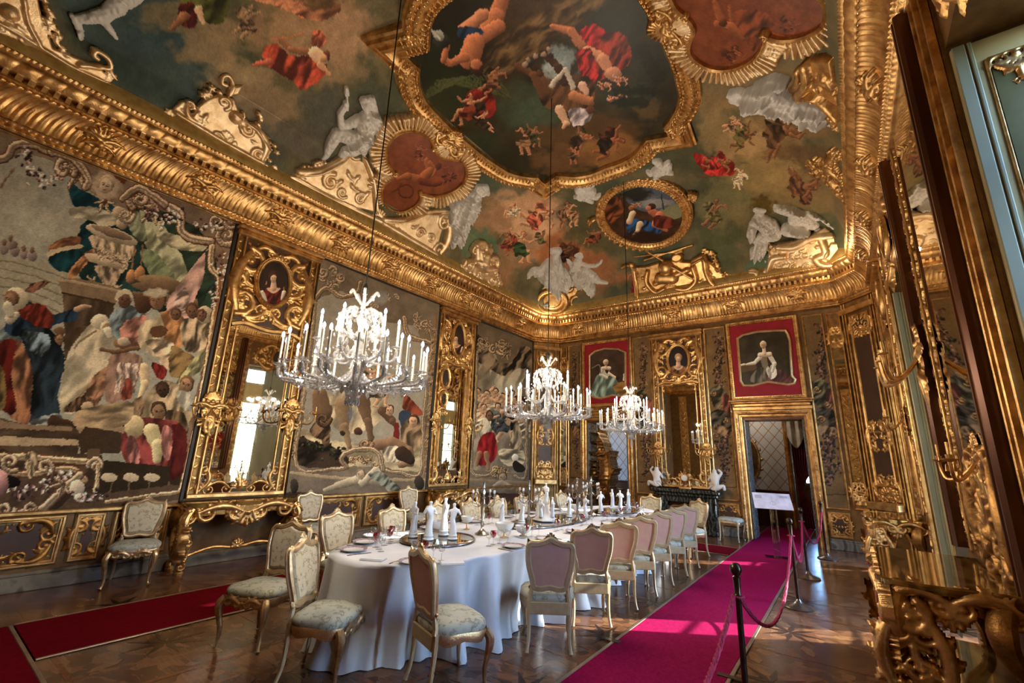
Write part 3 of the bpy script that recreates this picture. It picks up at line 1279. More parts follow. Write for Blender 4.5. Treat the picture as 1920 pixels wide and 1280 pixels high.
INLD = simple('dark_walnut_inlay', (46, 28, 20), .22, 0, (32, 18, 12), 20)
INLL = simple('light_maple_inlay', (136, 98, 64), .22, 0, (112, 78, 50), 20)
INLM = simple('red_brown_inlay', (120, 70, 42), .22, 0, (96, 52, 30), 20)
# ------------------------------------------------------------------ the shell
def struct(name, mb, mat, parent=None, smooth=0.6, label=None):
    o = mb.build(name, mat, parent, smooth)
    if parent is None: o['kind'] = 'structure'
    if label: o['label'] = label
    return o


struct('floor', MB().box(-8.4, 3.2, YN - .6, 19, -.12, 0), PARQ, label='polished marquetry parquet floor')


def wall_holes(name, fr, u0, u1, v0, v1, t, holes, mat, label=None):
    m = MB()
    us = sorted(set([u0, u1] + [h[0] for h in holes] + [h[1] for h in holes]))
    for a, b in zip(us[:-1], us[1:]):
        hs = [h for h in holes if h[0] <= a + 1e-6 and h[1] >= b - 1e-6]
        if not hs: m.box(a, b, v0, v1, -t, 0, fr=fr)
        else:
            h = hs[0]
            if h[2] > v0: m.box(a, b, v0, h[2], -t, 0, fr=fr)
            if h[3] < v1: m.box(a, b, h[3], v1, -t, 0, fr=fr)
    return struct(name, m, mat, label=label)


D1, D2 = (-6.03, -4.83), (-1.93, -.73)      # door openings in the far wall
DH = 2.66
CHL = ((XL, 11.2), (-7.0, YF))
CHR = ((.24, YF), (XR, 11.2))
wall_holes('wall_left', LW, YN - .6, YF + .6, 0, 6.6, .25, [], WALLM, 'gilt ground wall hung with tapestries')
wall_holes('wall_far', FW, XL, XR, 0, 6.6, .55, [(*D1, 0, DH), (*D2, 0, DH)], WALLM, 'far wall with two doorways and a chimneypiece')
wall_holes('wall_right', RW, YN - .6, YF + .6, 0, 6.6, .6, [(a, b, .0, 4.3) for a, b in WIN], WALLM, 'window wall with gilt pier glasses')
wall_holes('wall_near', NW, XL, XR, 0, 6.6, .3, [], WALLM)
mb = MB()
mb.prism([CHL[0], CHL[1], (XL - .02, YF + .02)], 0, 6.3, Fr((0, 0, 0), (1, 0, 0), (0, 1, 0), (0, 0, 1)))
struct('wall_far_left_corner', mb, WALLM)
mb = MB()
mb.prism([CHR[0], CHR[1], (XR + .02, YF + .02)], 0, 6.3, Fr((0, 0, 0), (1, 0, 0), (0, 1, 0), (0, 0, 1)))
struct('wall_far_right_corner', mb, WALLM)

# cornice: one moulded strip per wall, every enrichment modelled in relief
CP = [  # n, z, amplitude, pitch, kind
    (0, 0, 0, 1, 0), (.05, .0, 0, 1, 0), (.06, .012, 0, 1, 0), (.055, .025, 0, 1, 0), (.075, .04, .010, .085, 1), (.088, .058, .014, .085, 1), (.075, .078, .008, .085, 1),
    (.07, .092, 0, 1, 0), (.09, .10, 0, 1, 0), (.095, .115, .010, .062, 1), (.112, .13, .022, .062, 1), (.10, .148, .010, .062, 1), (.085, .158, 0, 1, 0),
    (.085, .17, .010, .072, 2), (.09, .22, .018, .072, 2), (.105, .28, .015, .072, 2), (.13, .34, .015, .072, 2), (.165, .395, .015, .072, 2), (.205, .44, .015, .072, 2), (.24, .472, .020, .072, 2),
    (.27, .490, .026, .072, 1), (.278, .508, .016, .072, 1), (.265, .525, 0, 1, 0), (.258, .545, 0, 1, 0), (.272, .556, .012, .05, 1), (.262, .572, 0, 1, 0),
    (.262, .582, 0, 1, 0), (.264, .586, .09, .11, 3), (.270, .652, .09, .11, 3), (.272, .657, 0, 1, 0), (.285, .67, 0, 1, 0),
    (.30, .685, .012, .21, 2), (.325, .715, .018, .21, 2), (.345, .75, .018, .21, 2), (.352, .785, .012, .21, 2), (.345, .80, 0, 1, 0), (.365, .812, 0, 1, 0),
    (.375, .828, .014, .055, 1), (.388, .846, .018, .055, 1), (.375, .862, .012, .055, 1), (.365, .872, 0, 1, 0)]
TOPB = [(.365, .872), (.375, .90), (.372, .96), (.36, 1.02), (.345, 1.08), (.34, 1.14), (.30, 1.16)]
LOOP = [(XL, YN), CHL[0], CHL[1], CHR[0], CHR[1], (XR, YN)]


def loop_frames():
    A = np.array(LOOP, float)
    d = np.roll(A, -1, 0) - A
    d /= np.linalg.norm(d, axis=1)[:, None]
    nn = np.stack([d[:, 1], -d[:, 0]], 1)      # inward (loop runs clockwise seen from above)
    mt = nn + np.roll(nn, 1, 0)
    mt /= np.linalg.norm(mt, axis=1)[:, None]
    mt /= np.sum(mt * nn, 1)[:, None]
    return A, d, nn, mt


LA, LD, LN, LM = loop_frames()


def cornice_strip(name, k, prof, ds, mat, z0=ZC, label=None):
    j = (k + 1) % len(LA)
    L = np.linalg.norm(LA[j] - LA[k])
    ns = max(2, int(L / ds))
    t = np.linspace(0, 1, ns)
    s_ = t * L
    V = np.zeros((ns, len(prof), 3))
    for q, row in enumerate(prof):
        n, z = row[:2]
        off = np.zeros(ns)
        if len(row) > 2 and row[4]:
            a, p, kd = row[2:5]
            ph = s_ / p
            if kd == 1: off = a * (np.abs(np.sin(PI * ph)) - .5)
            elif kd == 2: off = a * (np.sqrt(np.abs(np.sin(PI * ph))) - .6) + a * .18 * np.sin(PI * ph * 3)
            else: off = -a * ((ph % 1) < .42)
        base = LA[k] + LM[k] * n
        end = LA[j] + LM[j] * n
        xy = base[None] * (1 - t)[:, None] + end[None] * t[:, None] + LN[k][None] * off[:, None]
        V[:, q, :2] = xy
        V[:, q, 2] = z0 + z
    o = obj(name, V, grid_faces(ns, len(prof), flip=True), mat, None, 0.9)
    o['kind'] = 'structure'
    if label: o['label'] = label
    return o


CN = ['cornice_left', 'cornice_left_corner', 'cornice_far', 'cornice_right_corner', 'cornice_right', 'cornice_near']
for k in range(6):
    cornice_strip(CN[k], k, CP, (.012, .014, .014, .014, .014, .03)[k], GOLD)
    cornice_strip(CN[k].replace('cornice', 'cornice_plain_rail'), k, TOPB, .4, OCHRE)

# windows with deep reveals, sashes, panes and folded shutters
for wi, (a, b) in enumerate(WIN):  # the last opening is an added slit that lets the sun in
    root = MB().box(a, b, .02, .10, -.60, -.52, .01, fr=RW).box(a, b, 4.22, 4.3, -.60, -.52, .01, fr=RW).box(a, a + .07, .1, 4.22, -.60, -.52, .01, fr=RW).box(b - .07, b, .1, 4.22, -.60, -.52, .01, fr=RW)
    w = struct('window_%d' % (wi + 1), root, SHUT, label='tall window with white glazing bars in the window wall')
    nb = 2 if b - a > 1 else 1
    xs = np.linspace(a + .07, b - .07, nb + 1)
    zs = np.linspace(.1, 4.22, 6)
    bars = MB()
    for x in xs[1:-1]: bars.box(x - .03, x + .03, .1, 4.22, -.59, -.53, .008, fr=RW)
    for z in zs[1:-1]: bars.box(a + .07, b - .07, z - .018, z + .018, -.585, -.54, .006, fr=RW)
    bars.build('glazing_bar', SHUT, w)
    for i in range(nb):
        for j in range(5):
            MB().box(xs[i] + .01, xs[i + 1] - .01, zs[j] + .005, zs[j + 1] - .005, -.563, -.559, fr=RW).build('pane', PANE, w)
    # shutter leaves folded on the reveals
    for side, yy in ((0, a), (1, b)):
        fr = Fr((XR, yy, 0), (1, 0, 0), (0, 0, 1), (0, 1 if side == 0 else -1, 0))
        sh = MB().box(.01, .50, .06, 4.26, .0, .03, .006, fr=fr)
        o = sh.build('shutter', SHUTC, w)
        e = MB()
        for (u0, u1) in ((.015, .075), (.085, .105), (.43, .49)): e.box(u0, u1, .06, 4.26, .03, .045, .005, fr=fr)
        e.build('stile', SHUT, o)
        for (z0, z1) in ((.2, 1.0), (1.15, 2.6), (2.75, 4.1)):
            pn = MB().prism(smooth_poly([(.16, z0), (.37, z0), (.37, z1), (.16, z1)], 1), .03, .036, fr)
            pp = pn.build('shutter_panel', OLIVE if wi == 0 else GREYP, o)
        R = Relief()
        for (z0, z1) in ((.2, 1.0), (1.15, 2.6), (2.75, 4.1)):
            R.cap(rect(.15, .38, z0, z1) + [(.15, z0)], .009)
            for zz, sg in ((z0, 1), (z1, -1)):
                R.cscroll((.16, zz + sg * .05), (.37, zz + sg * .05), .35 * sg, w=.09, leaves=2)
                R.shell(.265, zz + sg * .03, .10, PI / 2 * sg)
                R.leaf((.265, zz + sg * .12), PI / 2 * sg, .16, .02, .3)
        R.build('shutter_ornament', GOLD, fr, o, .010, .0, 0, .036)
    # unseen leaves drawn across narrow the sun strips and cut the daylight
    if wi == 1:
        MB().box(7.28, 8.6, .1, 4.24, -.48, -.45, .006, fr=RW).build('light_limiting_shutter', SHUT, w)
        MB().box(6.55, 7.28, 3.05, 3.78, -.47, -.44, .006, fr=RW).build('sun_blocking_panel', SHUTC, w)  # added panel that keeps the sun off the tabletop
    if wi == 0:
        MB().box(a + .05, b - .35, .1, 4.24, -.48, -.45, .006, fr=RW).build('light_limiting_shutter', SHUT, w)  # unseen leaf, sized to dim the daylight on the near reveal

# rooms beyond the two doorways
RB = Fr((0, 14.6, 0), (1, 0, 0), (0, 0, 1), (0, -1, 0))
wall_holes('wall_beyond_doors', RB, -8.2, 2.6, 0, 4.2, .2, [(-1.28, -.50, 0, 2.75)], SWAG)
struct('ceiling_beyond_doors', MB().box(-8.2, 2.6, 12.4, 19, 4.2, 4.3), WALLM)
struct('wall_anteroom_right', MB().box(.9, 1.05, 12.4, 19, 0, 4.2), WALLM)
struct('wall_anteroom_left', MB().box(-8.3, -8.2, 12.4, 19, 0, 4.2), WALLM)
struct('wall_anteroom_middle', MB().box(-3.6, -3.4, 12.4, 14.6, 0, 4.2), WALLM)
struct('wall_anteroom_end', MB().box(-8.3, -1.35, 18.8, 19, 0, 4.2).box(-.75, 1.0, 18.8, 19, 0, 4.2).box(-1.35, -.75, 18.8, 19, 0, 1.0).box(-1.35, -.75, 18.8, 19, 2.3, 4.2), WALLM)
w = struct('window_4', MB().box(-1.35, -1.3, 18.8, 18.86, 1.0, 2.3).box(-.80, -.75, 18.8, 18.86, 1.0, 2.3).box(-1.08, -1.02, 18.8, 18.86, 1.0, 2.3).box(-1.3, -.8, 18.8, 18.86, 1.0, 1.05).box(-1.3, -.8, 18.8, 18.86, 2.25, 2.3), SHUT)
MB().box(-1.3, -.8, 18.84, 18.85, 1.05, 2.25).build('pane', PANE, w)
l = bpy.data.lights.new('anteroom_lamp', 'POINT')
l.energy = 30
l.color = (1, .9, .78)
l.shadow_soft_size = .3
for xx, yy, en in ((-2.2, 13.6, 30), (-5.6, 13.5, 26), (-.8, 16.8, 24)):
    l2 = l.copy()
    l2.energy = en
    o = bpy.data.objects.new('anteroom_lamp', l2)
    LK(o)
    o.location = (xx, yy, 3.2)


# marble and gilt door surrounds
def door(x0, x1, idx):
    fr = FW
    m = MB()
    path = [(x0 - .02, 0), (x0 - .02, DH + .02), (x1 + .02, DH + .02), (x1 + .02, 0)]
    prof = [(0, 0), (0, .05), (.02, .065), (.035, .06), (.045, .04), (.06, .04), (.075, .075), (.10, .09), (.125, .085), (.14, .06), (.155, .06), (.165, .03), (.165, 0)]
    m.sweep(path, prof, fr, False)
    d = struct('door_%d' % idx, m, GOLD, label='gilt doorcase with projecting cornice')
    # carved cable on the architrave
    for p0, p1 in ((path[0], path[1]), (path[1], path[2]), (path[2], path[3])):
        A, B = np.array(p0), np.array(p1)
        L = np.linalg.norm(B - A)
        e = (B - A) / L
        nn = np.array([-e[1], e[0]])
        R = Relief()
        n = int(L / .07)
        for i in range(n):
            c = A + e * (i + .5) * L / n + nn * .11
            R.ell(c[0], c[1], .030, .022, math.atan2(e[1], e[0]), .02)
        R.build('bead_moulding', GOLD, fr, d, .012, 0, 0, .085)['kind'] = 'stuff'
    e = MB()
    e.box(x0 - .20, x1 + .20, DH + .19, DH + .27, 0, .06, .01, fr=fr)
    e.box(x0 - .17, x1 + .17, DH + .27, DH + .34, 0, .10, .015, fr=fr)
    e.box(x0 - .22, x1 + .22, DH + .34, DH + .385, 0, .16, .015, fr=fr)
    e.box(x0 - .26, x1 + .26, DH + .385, DH + .42, 0, .22, .012, fr=fr)
    e.build('entablature', GOLD, d)
    for sd, xx in ((1, x0), (-1, x1)):
        jf = Fr((xx, YF, 0), (0, 1, 0), (0, 0, 1), (sd, 0, 0))
        j = MB().box(0, .55, 0, DH, 0, .03, .004, fr=jf).box(.06, .49, .1, DH - .1, .03, .038, .006, fr=jf)
        j.build('marble_jamb', MGREY, d)
    MB().box(x0, x1, DH - .03, DH, -.55, 0, fr=fr).build('soffit', DARKWOOD, d)
    return d


door(*D1, 1)
door(*D2, 2)

# skirting and dado
def skirt(name, fr, u0, u1):
    struct(name, MB().box(u0, u1, 0, .16, 0, .05, .008, fr=fr).box(u0, u1, .16, .20, 0, .035, .008, fr=fr), MBASE, label='veined grey marble skirting')


skirt('baseboard_left', LW, YN, 11.15)
skirt('baseboard_far_left', FW, -6.95, D1[0] - .19)
skirt('baseboard_far_middle', FW, D1[1] + .19, D2[0] - .19)
skirt('baseboard_far_right', FW, D2[1] + .19, .22)
for k, (a, b) in enumerate(((YN, WIN[0][0]), (WIN[0][1], WIN[1][0]), (WIN[1][1], WIN[2][0]), (WIN[2][1], 11.1))): skirt('baseboard_right' + ('_%d' % k if k else ''), RW, a, b)


def dado(fr, u0, u1, z0, z1, seed, label, ground=None, orn=True, h=.0):
    """a framed dado panel: rails, carved corner work and a dark field"""
    d = MB().box(u0, u1, z0, z1, h, h + .015, fr=fr).build('dado_panel', ground or OLIVE)
    tag(d, label, 'wall panel', 'dado panels')
    prof = [(0, 0), (0, .03), (.012, .045), (.03, .045), (.04, .03), (.05, .03), (.06, .012), (.06, 0)]
    MB().sweep(rect(u0 + .01, u1 - .01, z0 + .01, z1 - .01), [(-a + .0, b + h) if False else (a, b + h) for a, b in prof], fr).build('gilt_moulding', GOLD, d)
    if u1 - u0 > .25: MB().box(u0 + .10, u1 - .10, z0 + .09, z1 - .09, h + .015, h + .02, fr=fr).build('dark_field', BROWNP, d)
    R = Relief()
    w, hh = u1 - u0, z1 - z0
    if w > .6:
        for cu, sg in ((u0 + .09, 1), (u1 - .09, -1)):
            for cv, sv in ((z0 + .08, 1), (z1 - .08, -1)):
                R.cscroll((cu, cv + sv * .16), (cu + sg * .28, cv), -.3 * sg * sv, w=.09, leaves=2)
                R.leaf((cu + sg * .05, cv + sv * .05), math.atan2(sv, sg), .12, .02, .3)
        n = int(w / .16)
        for i in range(n):
            u = u0 + .12 + (i + .5) * (w - .24) / n
            for cv, sv in ((z0 + .09, 1), (z1 - .09, -1)):
                R.leaf((u, cv), sv * (.3 + .9 * (i % 2)) + (0 if i % 3 else 1.2), .12, .016, .8 * (-1) ** i)
                R.ell(u + .05, cv, .018, .014, 0, .015)
    else:
        R = rocaille(w * .75, hh * .8, seed, .5).shift((u0 + u1) / 2, (z0 + z1) / 2)
    R.build('carved_ornament', GOLDD, fr, d, .012, 0, 0, h + .018)
    return d


DT = .80
for (a, b, l) in ((-.9, 1.42, 'long dark dado panel with gilt corner scrolls at the near left, below the great tapestry'),
                  (1.48, 1.78, 'narrow carved dado panel left of the chair by the left wall'), (1.84, 2.46, 'carved dado panel right behind the chair at the left wall'),
                  (4.18, 5.5, 'dark dado panel under the second tapestry, nearer half'), (5.56, 6.9, 'dark dado panel under the second tapestry, farther half'),
                  (8.7, 10.9, 'dado panel under the farthest tapestry')):
    dado(LW, a, b, .24, DT, int(a * 10) + 20, l)
MB().box(YN, 11.15, DT + .0, DT + .05, 0, .07, .012, fr=LW).build('trim_1', GOLD)['kind'] = 'structure'
# ------------------------------------------------------------------ painted surfaces
def paint_obj(name, V, nu, nv, P, mat, flip=False, kind=None, label=None, cat=None, group=None):
    o = obj(name, V, grid_faces(nu, nv, flip=flip), mat, None, True, P.out(.24, .74, (1.0, .95, .87)) if mat is TAPM else P.out(.22, .88, (1.06, .98, .88)))
    return tag(o, label, cat, group, kind)


SK, SK2, SK3 = (196, 150, 118), (150, 104, 74), (222, 190, 160)


def tapestry(name, y0, y1, z0, z1, du, fn, label, sag=.0, seed=0):
    bill = lambda u, v: .035 + .012 * np.sin(u * 2.1 + v) + .010 * vnoise(u * 1.5, v * .8, seed)
    U, Vv, W, nu, nv = surf_grid(lambda u, v: LW.p(u, v, bill(u, v)), y0, y1, z0, z1, du)
    P = Painter(W, 1.3, seed)
    fn(P)
    o = paint_obj(name, W, nu, nv, P, TAPM, False, None, label, 'tapestry')
    MB().box(y0 - .02, y1 + .02, z1 - .01, z1 + .035, 0, .06, .008, fr=LW).box(y1 + .005, y1 + .055, z0, z1, 0, .05, .008, fr=LW).build('hanging_batten', DARK, o)
    return o


def tap1(P):
    P.fill((126, 104, 88), 60, (150, 126, 106), 4)
    sky = [(-60, 330), (0, 310), (40, 285), (95, 300), (140, 330), (150, 352), (235, 392), (330, 410), (345, 445), (392, 462), (400, 540), (396, 610), (372, 720), (330, 905), (200, 925), (120, 940), (-60, 950)]
    P.poly(sky, (172, 172, 162), None, 0)
    P.cloud(60, 420, 110, 70, (186, 186, 178), .8, 1)
    P.cloud(120, 360, 60, 40, (160, 166, 162), .6, 2)
    # architecture far behind
    P.poly([(0, 480), (60, 490), (140, 520), (130, 600), (60, 590), (0, 570)], (176, 168, 150), None, 0)
    for k in range(5): P.line([(0, 488 + k * 16), (60, 500 + k * 16), (128, 524 + k * 17)], 1.4, (136, 124, 108), 2)
    for x, y in ((8, 466), (28, 470), (45, 476), (60, 480), (20, 458)):
        P.ell(x, y, 9, 11, (150, 130, 130)); P.ell(x, y - 11, 5, 6, (130, 100, 90))
    P.line([(0, 352), (14, 332), (26, 318)], 1.6, (140, 110, 86)); P.ell(24, 318, 4, 6, (150, 120, 96), .6)
    # curtains
    P.poly([(128, 342), (160, 360), (205, 380), (225, 396), (180, 392), (140, 388)], (20, 74, 96), (.35, 14, .9))
    P.poly([(150, 430), (180, 400), (250, 395), (330, 404), (392, 460), (402, 530), (396, 610), (330, 600), (250, 560), (200, 560), (150, 520), (145, 470)], (30, 64, 66), (.4, 16, .8))
    P.poly([(240, 392), (330, 404), (400, 470), (404, 600), (350, 620), (300, 560), (270, 480)], (42, 62, 50), (.4, 12, 1.0))
    P.poly([(262, 395), (292, 400), (350, 500), (335, 540), (295, 500), (270, 450)], (178, 182, 150), (.4, 8, .5))
    P.poly([(232, 398), (262, 400), (276, 452), (250, 440)], (146, 158, 132), (.4, 7, .4))
    P.poly([(300, 432), (340, 444), (392, 458), (385, 470), (330, 466), (296, 446)], (196, 190, 158), (.4, 7, 1.3))
    P.poly([(262, 470), (300, 480), (350, 560), (330, 580), (290, 530)], (120, 138, 104), (.4, 8, .6))
    P.poly([(132, 392), (170, 387), (215, 398), (240, 402), (205, 424), (165, 412), (135, 406)], (196, 190, 170), (.3, 8, 1.4))
    P.poly([(92, 462), (120, 446), (150, 444), (150, 456), (142, 468), (100, 478)], (176, 110, 70), (.45, 8, 1.3))
    P.poly([(94, 470), (150, 458), (148, 468), (94, 484)], (220, 200, 170), None)
    P.poly([(92, 482), (146, 466), (160, 500), (130, 510), (104, 505)], (18, 66, 82), (.4, 9, .5))
    P.poly([(150, 425), (170, 420), (200, 432), (185, 470), (160, 470)], (18, 60, 76), (.4, 9, .5))
    P.poly([(126, 512), (165, 470), (175, 476), (140, 520)], (196, 130, 84), (.5, 5, .6))
    # urn
    ST = (192, 170, 146)
    P.limb([(222, 398), (236, 408), (228, 420)], [12, 14, 10], ST)
    P.volute(236, 404, 14, 0, 1, ST, (120, 96, 78))
    P.poly([(172, 440), (252, 462), (240, 490), (228, 512), (186, 500), (176, 470)], ST, (.55, 6, 0))
    P.ell(210, 440, 50, 13, (206, 186, 160), .33); P.ell(210, 436, 40, 8, (150, 124, 104), .33)
    P.ell(198, 490, 40, 10, (200, 178, 154), .3)
    P.poly([(178, 498), (226, 508), (212, 536), (196, 534)], (170, 146, 124), (.5, 5, .2))
    P.ell(196, 540, 32, 8, ST, .2); P.acanthus(176, 532, 3.6, 20, ST, (110, 84, 66)); P.acanthus(214, 540, 0, 18, ST, (110, 84, 66))
    for k in range(7): P.figure(186 + k * 8, 472 + k * 3, 26, .1 * k, 1, (200, 176, 150), (150, 120, 100), (176, 150, 126), pose=k, cape=False)
    # plinth
    P.poly([(108, 522), (150, 522), (228, 540), (226, 560), (212, 572), (118, 552)], (142, 116, 90), None, 0)
    P.poly([(118, 548), (215, 572), (205, 640), (160, 660), (122, 660)], (104, 80, 58), (.35, 22, .2), 0)
    P.line([(108, 524), (160, 532), (228, 546)], 2.5, (186, 158, 126), 2); P.line([(116, 548), (214, 570)], 2, (70, 52, 38), 2)
    for x, y in ((246, 505), (262, 500)):
        P.line([(x + 6, y - 40), (x + 2, y)], 1.4, (160, 110, 70)); P.ell(x, y + 14, 9, 15, (176, 120, 76), .1, dark=.6)
    P.ell(300, 528, 42, 12, (140, 112, 82), .15); P.ell(300, 540, 52, 10, (112, 88, 64), .1)
    P.poly([(250, 545), (370, 560), (372, 580), (250, 566)], (128, 102, 76), (.3, 12, 1.5), 0)
    # pink banner
    P.poly([(384, 474), (382, 520), (366, 560), (352, 600), (325, 610), (312, 572), (330, 540), (362, 500)], (206, 160, 156), (.35, 10, .6))
    P.poly([(326, 560), (350, 540), (352, 575), (330, 600)], (214, 176, 170), (.5, 6, 1.2))
    P.line([(374, 480), (390, 462)], 1.5, (60, 44, 34)); P.poly([(400, 540), (385, 560), (402, 610)], (46, 80, 60), None)
    # left: robed elder in dark blue and red
    P.poly([(0, 620), (28, 590), (60, 600), (46, 660), (20, 690), (-20, 700), (-40, 640)], (120, 140, 150), (.4, 8, .9))
    P.poly([(26, 570), (60, 566), (92, 590), (140, 578), (146, 590), (140, 602), (104, 608), (84, 628), (40, 630), (8, 620)], (30, 52, 80), (.6, 9, .4))
    P.poly([(30, 585), (70, 568), (100, 592), (88, 622), (60, 606)], (132, 40, 28), (.35, 6, .5))
    P.poly([(38, 620), (92, 616), (116, 650), (120, 690), (108, 740), (114, 770), (100, 782), (60, 796), (50, 770), (62, 720), (50, 660)], (34, 48, 62), (.6, 12, .25))
    P.poly([(46, 622), (88, 626), (94, 650), (80, 668), (56, 655)], (110, 134, 158), (.75, 7, .7))
    P.poly([(28, 640), (46, 650), (62, 700), (58, 750), (52, 795), (10, 770), (8, 700)], (168, 108, 74), (.5, 9, .2))
    P.poly([(2, 640), (30, 640), (22, 700), (30, 770), (6, 770), (-20, 730), (-10, 680)], (104, 24, 18), (.4, 10, .3))
    P.poly([(-20, 690), (5, 690), (10, 760), (-20, 770)], (120, 96, 50), (.5, 8, .3))
    P.poly([(56, 790), (100, 775), (118, 782), (90, 795)], (150, 160, 170), (.5, 5, 1.3))
    P.limb([(100, 790), (140, 796)], [12, 5], (70, 46, 32)); P.limb([(24, 578), (18, 600), (32, 590)], [12, 8, 5], (190, 176, 160))
    P.ell(30, 560, 22, 22, (206, 190, 166)); P.face(20, 562, 14, (150, 108, 82), (120, 84, 60), .3, -.8)
    P.limb([(14, 575), (20, 590)], [10, 7], (196, 186, 170))
    P.poly([(46, 545), (60, 532), (92, 525), (88, 534), (60, 548)], (132, 84, 66), (.5, 3, .8))
    P.limb([(144, 580), (158, 574), (170, 575)], [6, 4, 2], (186, 150, 126))
    P.ell(112, 620, 10, 8, (120, 86, 58)); P.face(112, 636, 9, (150, 108, 76), (80, 56, 40))
    # dark recess behind and kneeling elder in cream
    P.poly([(122, 630), (170, 610), (180, 640), (130, 690)], (92, 70, 48), (.3, 14, .4))
    P.poly([(165, 612), (185, 600), (212, 612), (222, 660), (200, 690), (168, 730), (140, 772), (112, 768), (116, 720), (128, 660)], (216, 202, 174), (.25, 14, .7))
    P.line([(180, 620), (150, 640), (140, 652)], 2, (150, 128, 100)); P.line([(200, 690), (160, 730), (124, 765)], 2.4, (160, 136, 104))
    P.poly([(160, 735), (180, 700), (206, 688), (196, 730), (176, 770), (140, 768)], (170, 120, 90), (.5, 7, .8))
    P.ell(188, 603, 17, 15, (214, 200, 176)); P.face(200, 616, 11, (150, 110, 82), (190, 180, 160), -.3, .7); P.limb([(202, 620), (206, 630)], [8, 5], (210, 200, 180))
    P.poly([(118, 768), (150, 742), (176, 750), (174, 768), (140, 772)], (120, 86, 62), (.7, 6, .2)); P.ell(165, 762, 12, 9, (186, 160, 130), .3)
    # group at the right
    P.poly([(206, 592), (240, 572), (272, 586), (276, 620), (240, 650), (214, 630)], (126, 148, 164), (.5, 9, .5))
    P.poly([(232, 605), (262, 592), (276, 596), (268, 640), (244, 650), (225, 630)], (196, 126, 110), (.45, 7, .8))
    P.poly([(262, 610), (290, 596), (330, 600), (336, 640), (300, 668), (262, 650)], (218, 196, 160), (.3, 12, .4))
    P.poly([(302, 584), (340, 590), (350, 612), (340, 650), (310, 640), (308, 610)], (196, 132, 80), (.35, 8, .5))
    P.poly([(282, 616), (300, 610), (316, 618), (306, 630), (286, 632)], (110, 70, 44), None)
    P.poly([(272, 638), (320, 640), (334, 672), (312, 694), (290, 660)], (220, 190, 160), (.5, 8, .9))
    P.poly([(340, 600), (385, 600), (390, 640), (372, 660), (345, 652)], (188, 162, 132), (.6, 8, .2))
    P.poly([(322, 650), (350, 660), (372, 680), (340, 706), (318, 700)], (140, 110, 66), (.5, 8, 1.0))
    P.poly([(210, 664), (265, 668), (262, 700), (240, 740), (205, 755), (196, 730)], (150, 112, 100), (.45, 9, .3))
    for k, xx in enumerate((222, 236, 250)): P.poly([(xx, 680), (xx + 9, 680), (xx + 3, 735), (xx - 8, 740)], (214, 188, 176), (.5, 4, .1), 0)
    P.poly([(234, 712), (248, 712), (246, 745), (228, 748)], (160, 70, 52), (.4, 5, 0))
    P.limb([(270, 690), (272, 720), (262, 745)], [10, 8, 4], (222, 192, 150)); P.poly([(285, 680), (312, 690), (306, 712), (292, 704)], (130, 34, 30), (.5, 5, 0))
    P.limb([(258, 652), (215, 660), (190, 655)], [5, 4, 3], (120, 84, 60)); P.ell(228, 645, 16, 8, (140, 96, 70), .1); P.ell(232, 640, 12, 8, (196, 172, 150))
    P.poly([(370, 700), (392, 676), (388, 650), (350, 690), (330, 720)], (170, 166, 120), (.5, 6, .6))
    P.face(233, 562, 15, (116, 78, 58), (206, 190, 168), .1, .1); P.poly([(216, 562), (222, 545), (244, 545), (250, 560), (236, 550)], (210, 196, 172), None)
    P.ell(268, 568, 17, 20, (90, 58, 40)); P.face(296, 562, 17, (150, 106, 76), (110, 74, 50), -.1, -.6); P.cloud(290, 548, 26, 10, (206, 196, 180), .9, 3)
    for x, y, r in ((360, 584, 12), (380, 590, 11), (330, 590, 10)): P.face(x, y, r, (120, 84, 62), (90, 60, 44))
    P.ell(384, 590, 15, 17, (196, 176, 150)); P.face(378, 592, 10, (130, 90, 66), (90, 60, 44))
    # lower right: attendants
    P.poly([(262, 760), (300, 715), (340, 725), (362, 770), (345, 800), (300, 800), (268, 790)], (196, 170, 134), (.4, 9, .5))
    P.face(305, 732, 13, (70, 48, 36), (60, 40, 30)); P.face(350, 722, 14, (156, 116, 84), (110, 78, 54), .2, -.6)
    P.poly([(330, 735), (350, 735), (372, 760), (345, 770)], (206, 200, 186), (.3, 5, .4))
    P.poly([(310, 770), (345, 775), (352, 812), (320, 812)], (120, 92, 64), (.5, 7, .3))
    P.poly([(236, 770), (264, 742), (270, 770), (250, 790)], (150, 118, 88), (.5, 6, .4))
    P.face(298, 772, 15, (140, 104, 76), (66, 46, 34))
    P.poly([(235, 790), (268, 782), (330, 790), (348, 815), (345, 870), (330, 895), (262, 892), (232, 858), (224, 820)], (150, 58, 58), (.55, 12, .3))
    P.poly([(320, 800), (348, 812), (344, 880), (316, 893)], (100, 28, 28), (.35, 12, .1))
    P.ell(252, 800, 18, 22, (206, 184, 140), .2); P.limb([(284, 808), (296, 835), (294, 862)], [15, 13, 8], (206, 188, 140)); P.ell(298, 884, 8, 11, (216, 196, 160))
    P.poly([(244, 815), (262, 840), (256, 880), (238, 850)], (200, 120, 116), (.5, 6, .3)); P.poly([(306, 800), (322, 806), (318, 860), (304, 850)], (204, 124, 120), (.4, 6, .1))
    # steps and pavement
    P.poly([(-30, 775), (55, 798), (130, 796), (148, 806), (146, 850), (190, 852), (210, 900), (330, 905), (300, 925), (120, 935), (-30, 950)], (88, 68, 50), (.3, 20, 1.4), 0)
    P.poly([(-30, 782), (50, 796), (135, 800), (135, 808), (-30, 802)], (150, 122, 96), None, 0)
    P.poly([(-30, 816), (150, 824), (150, 834), (-30, 836)], (196, 168, 134), None, 0)
    P.poly([(145, 800), (235, 800), (232, 812), (148, 810)], (170, 140, 110), None, 0)
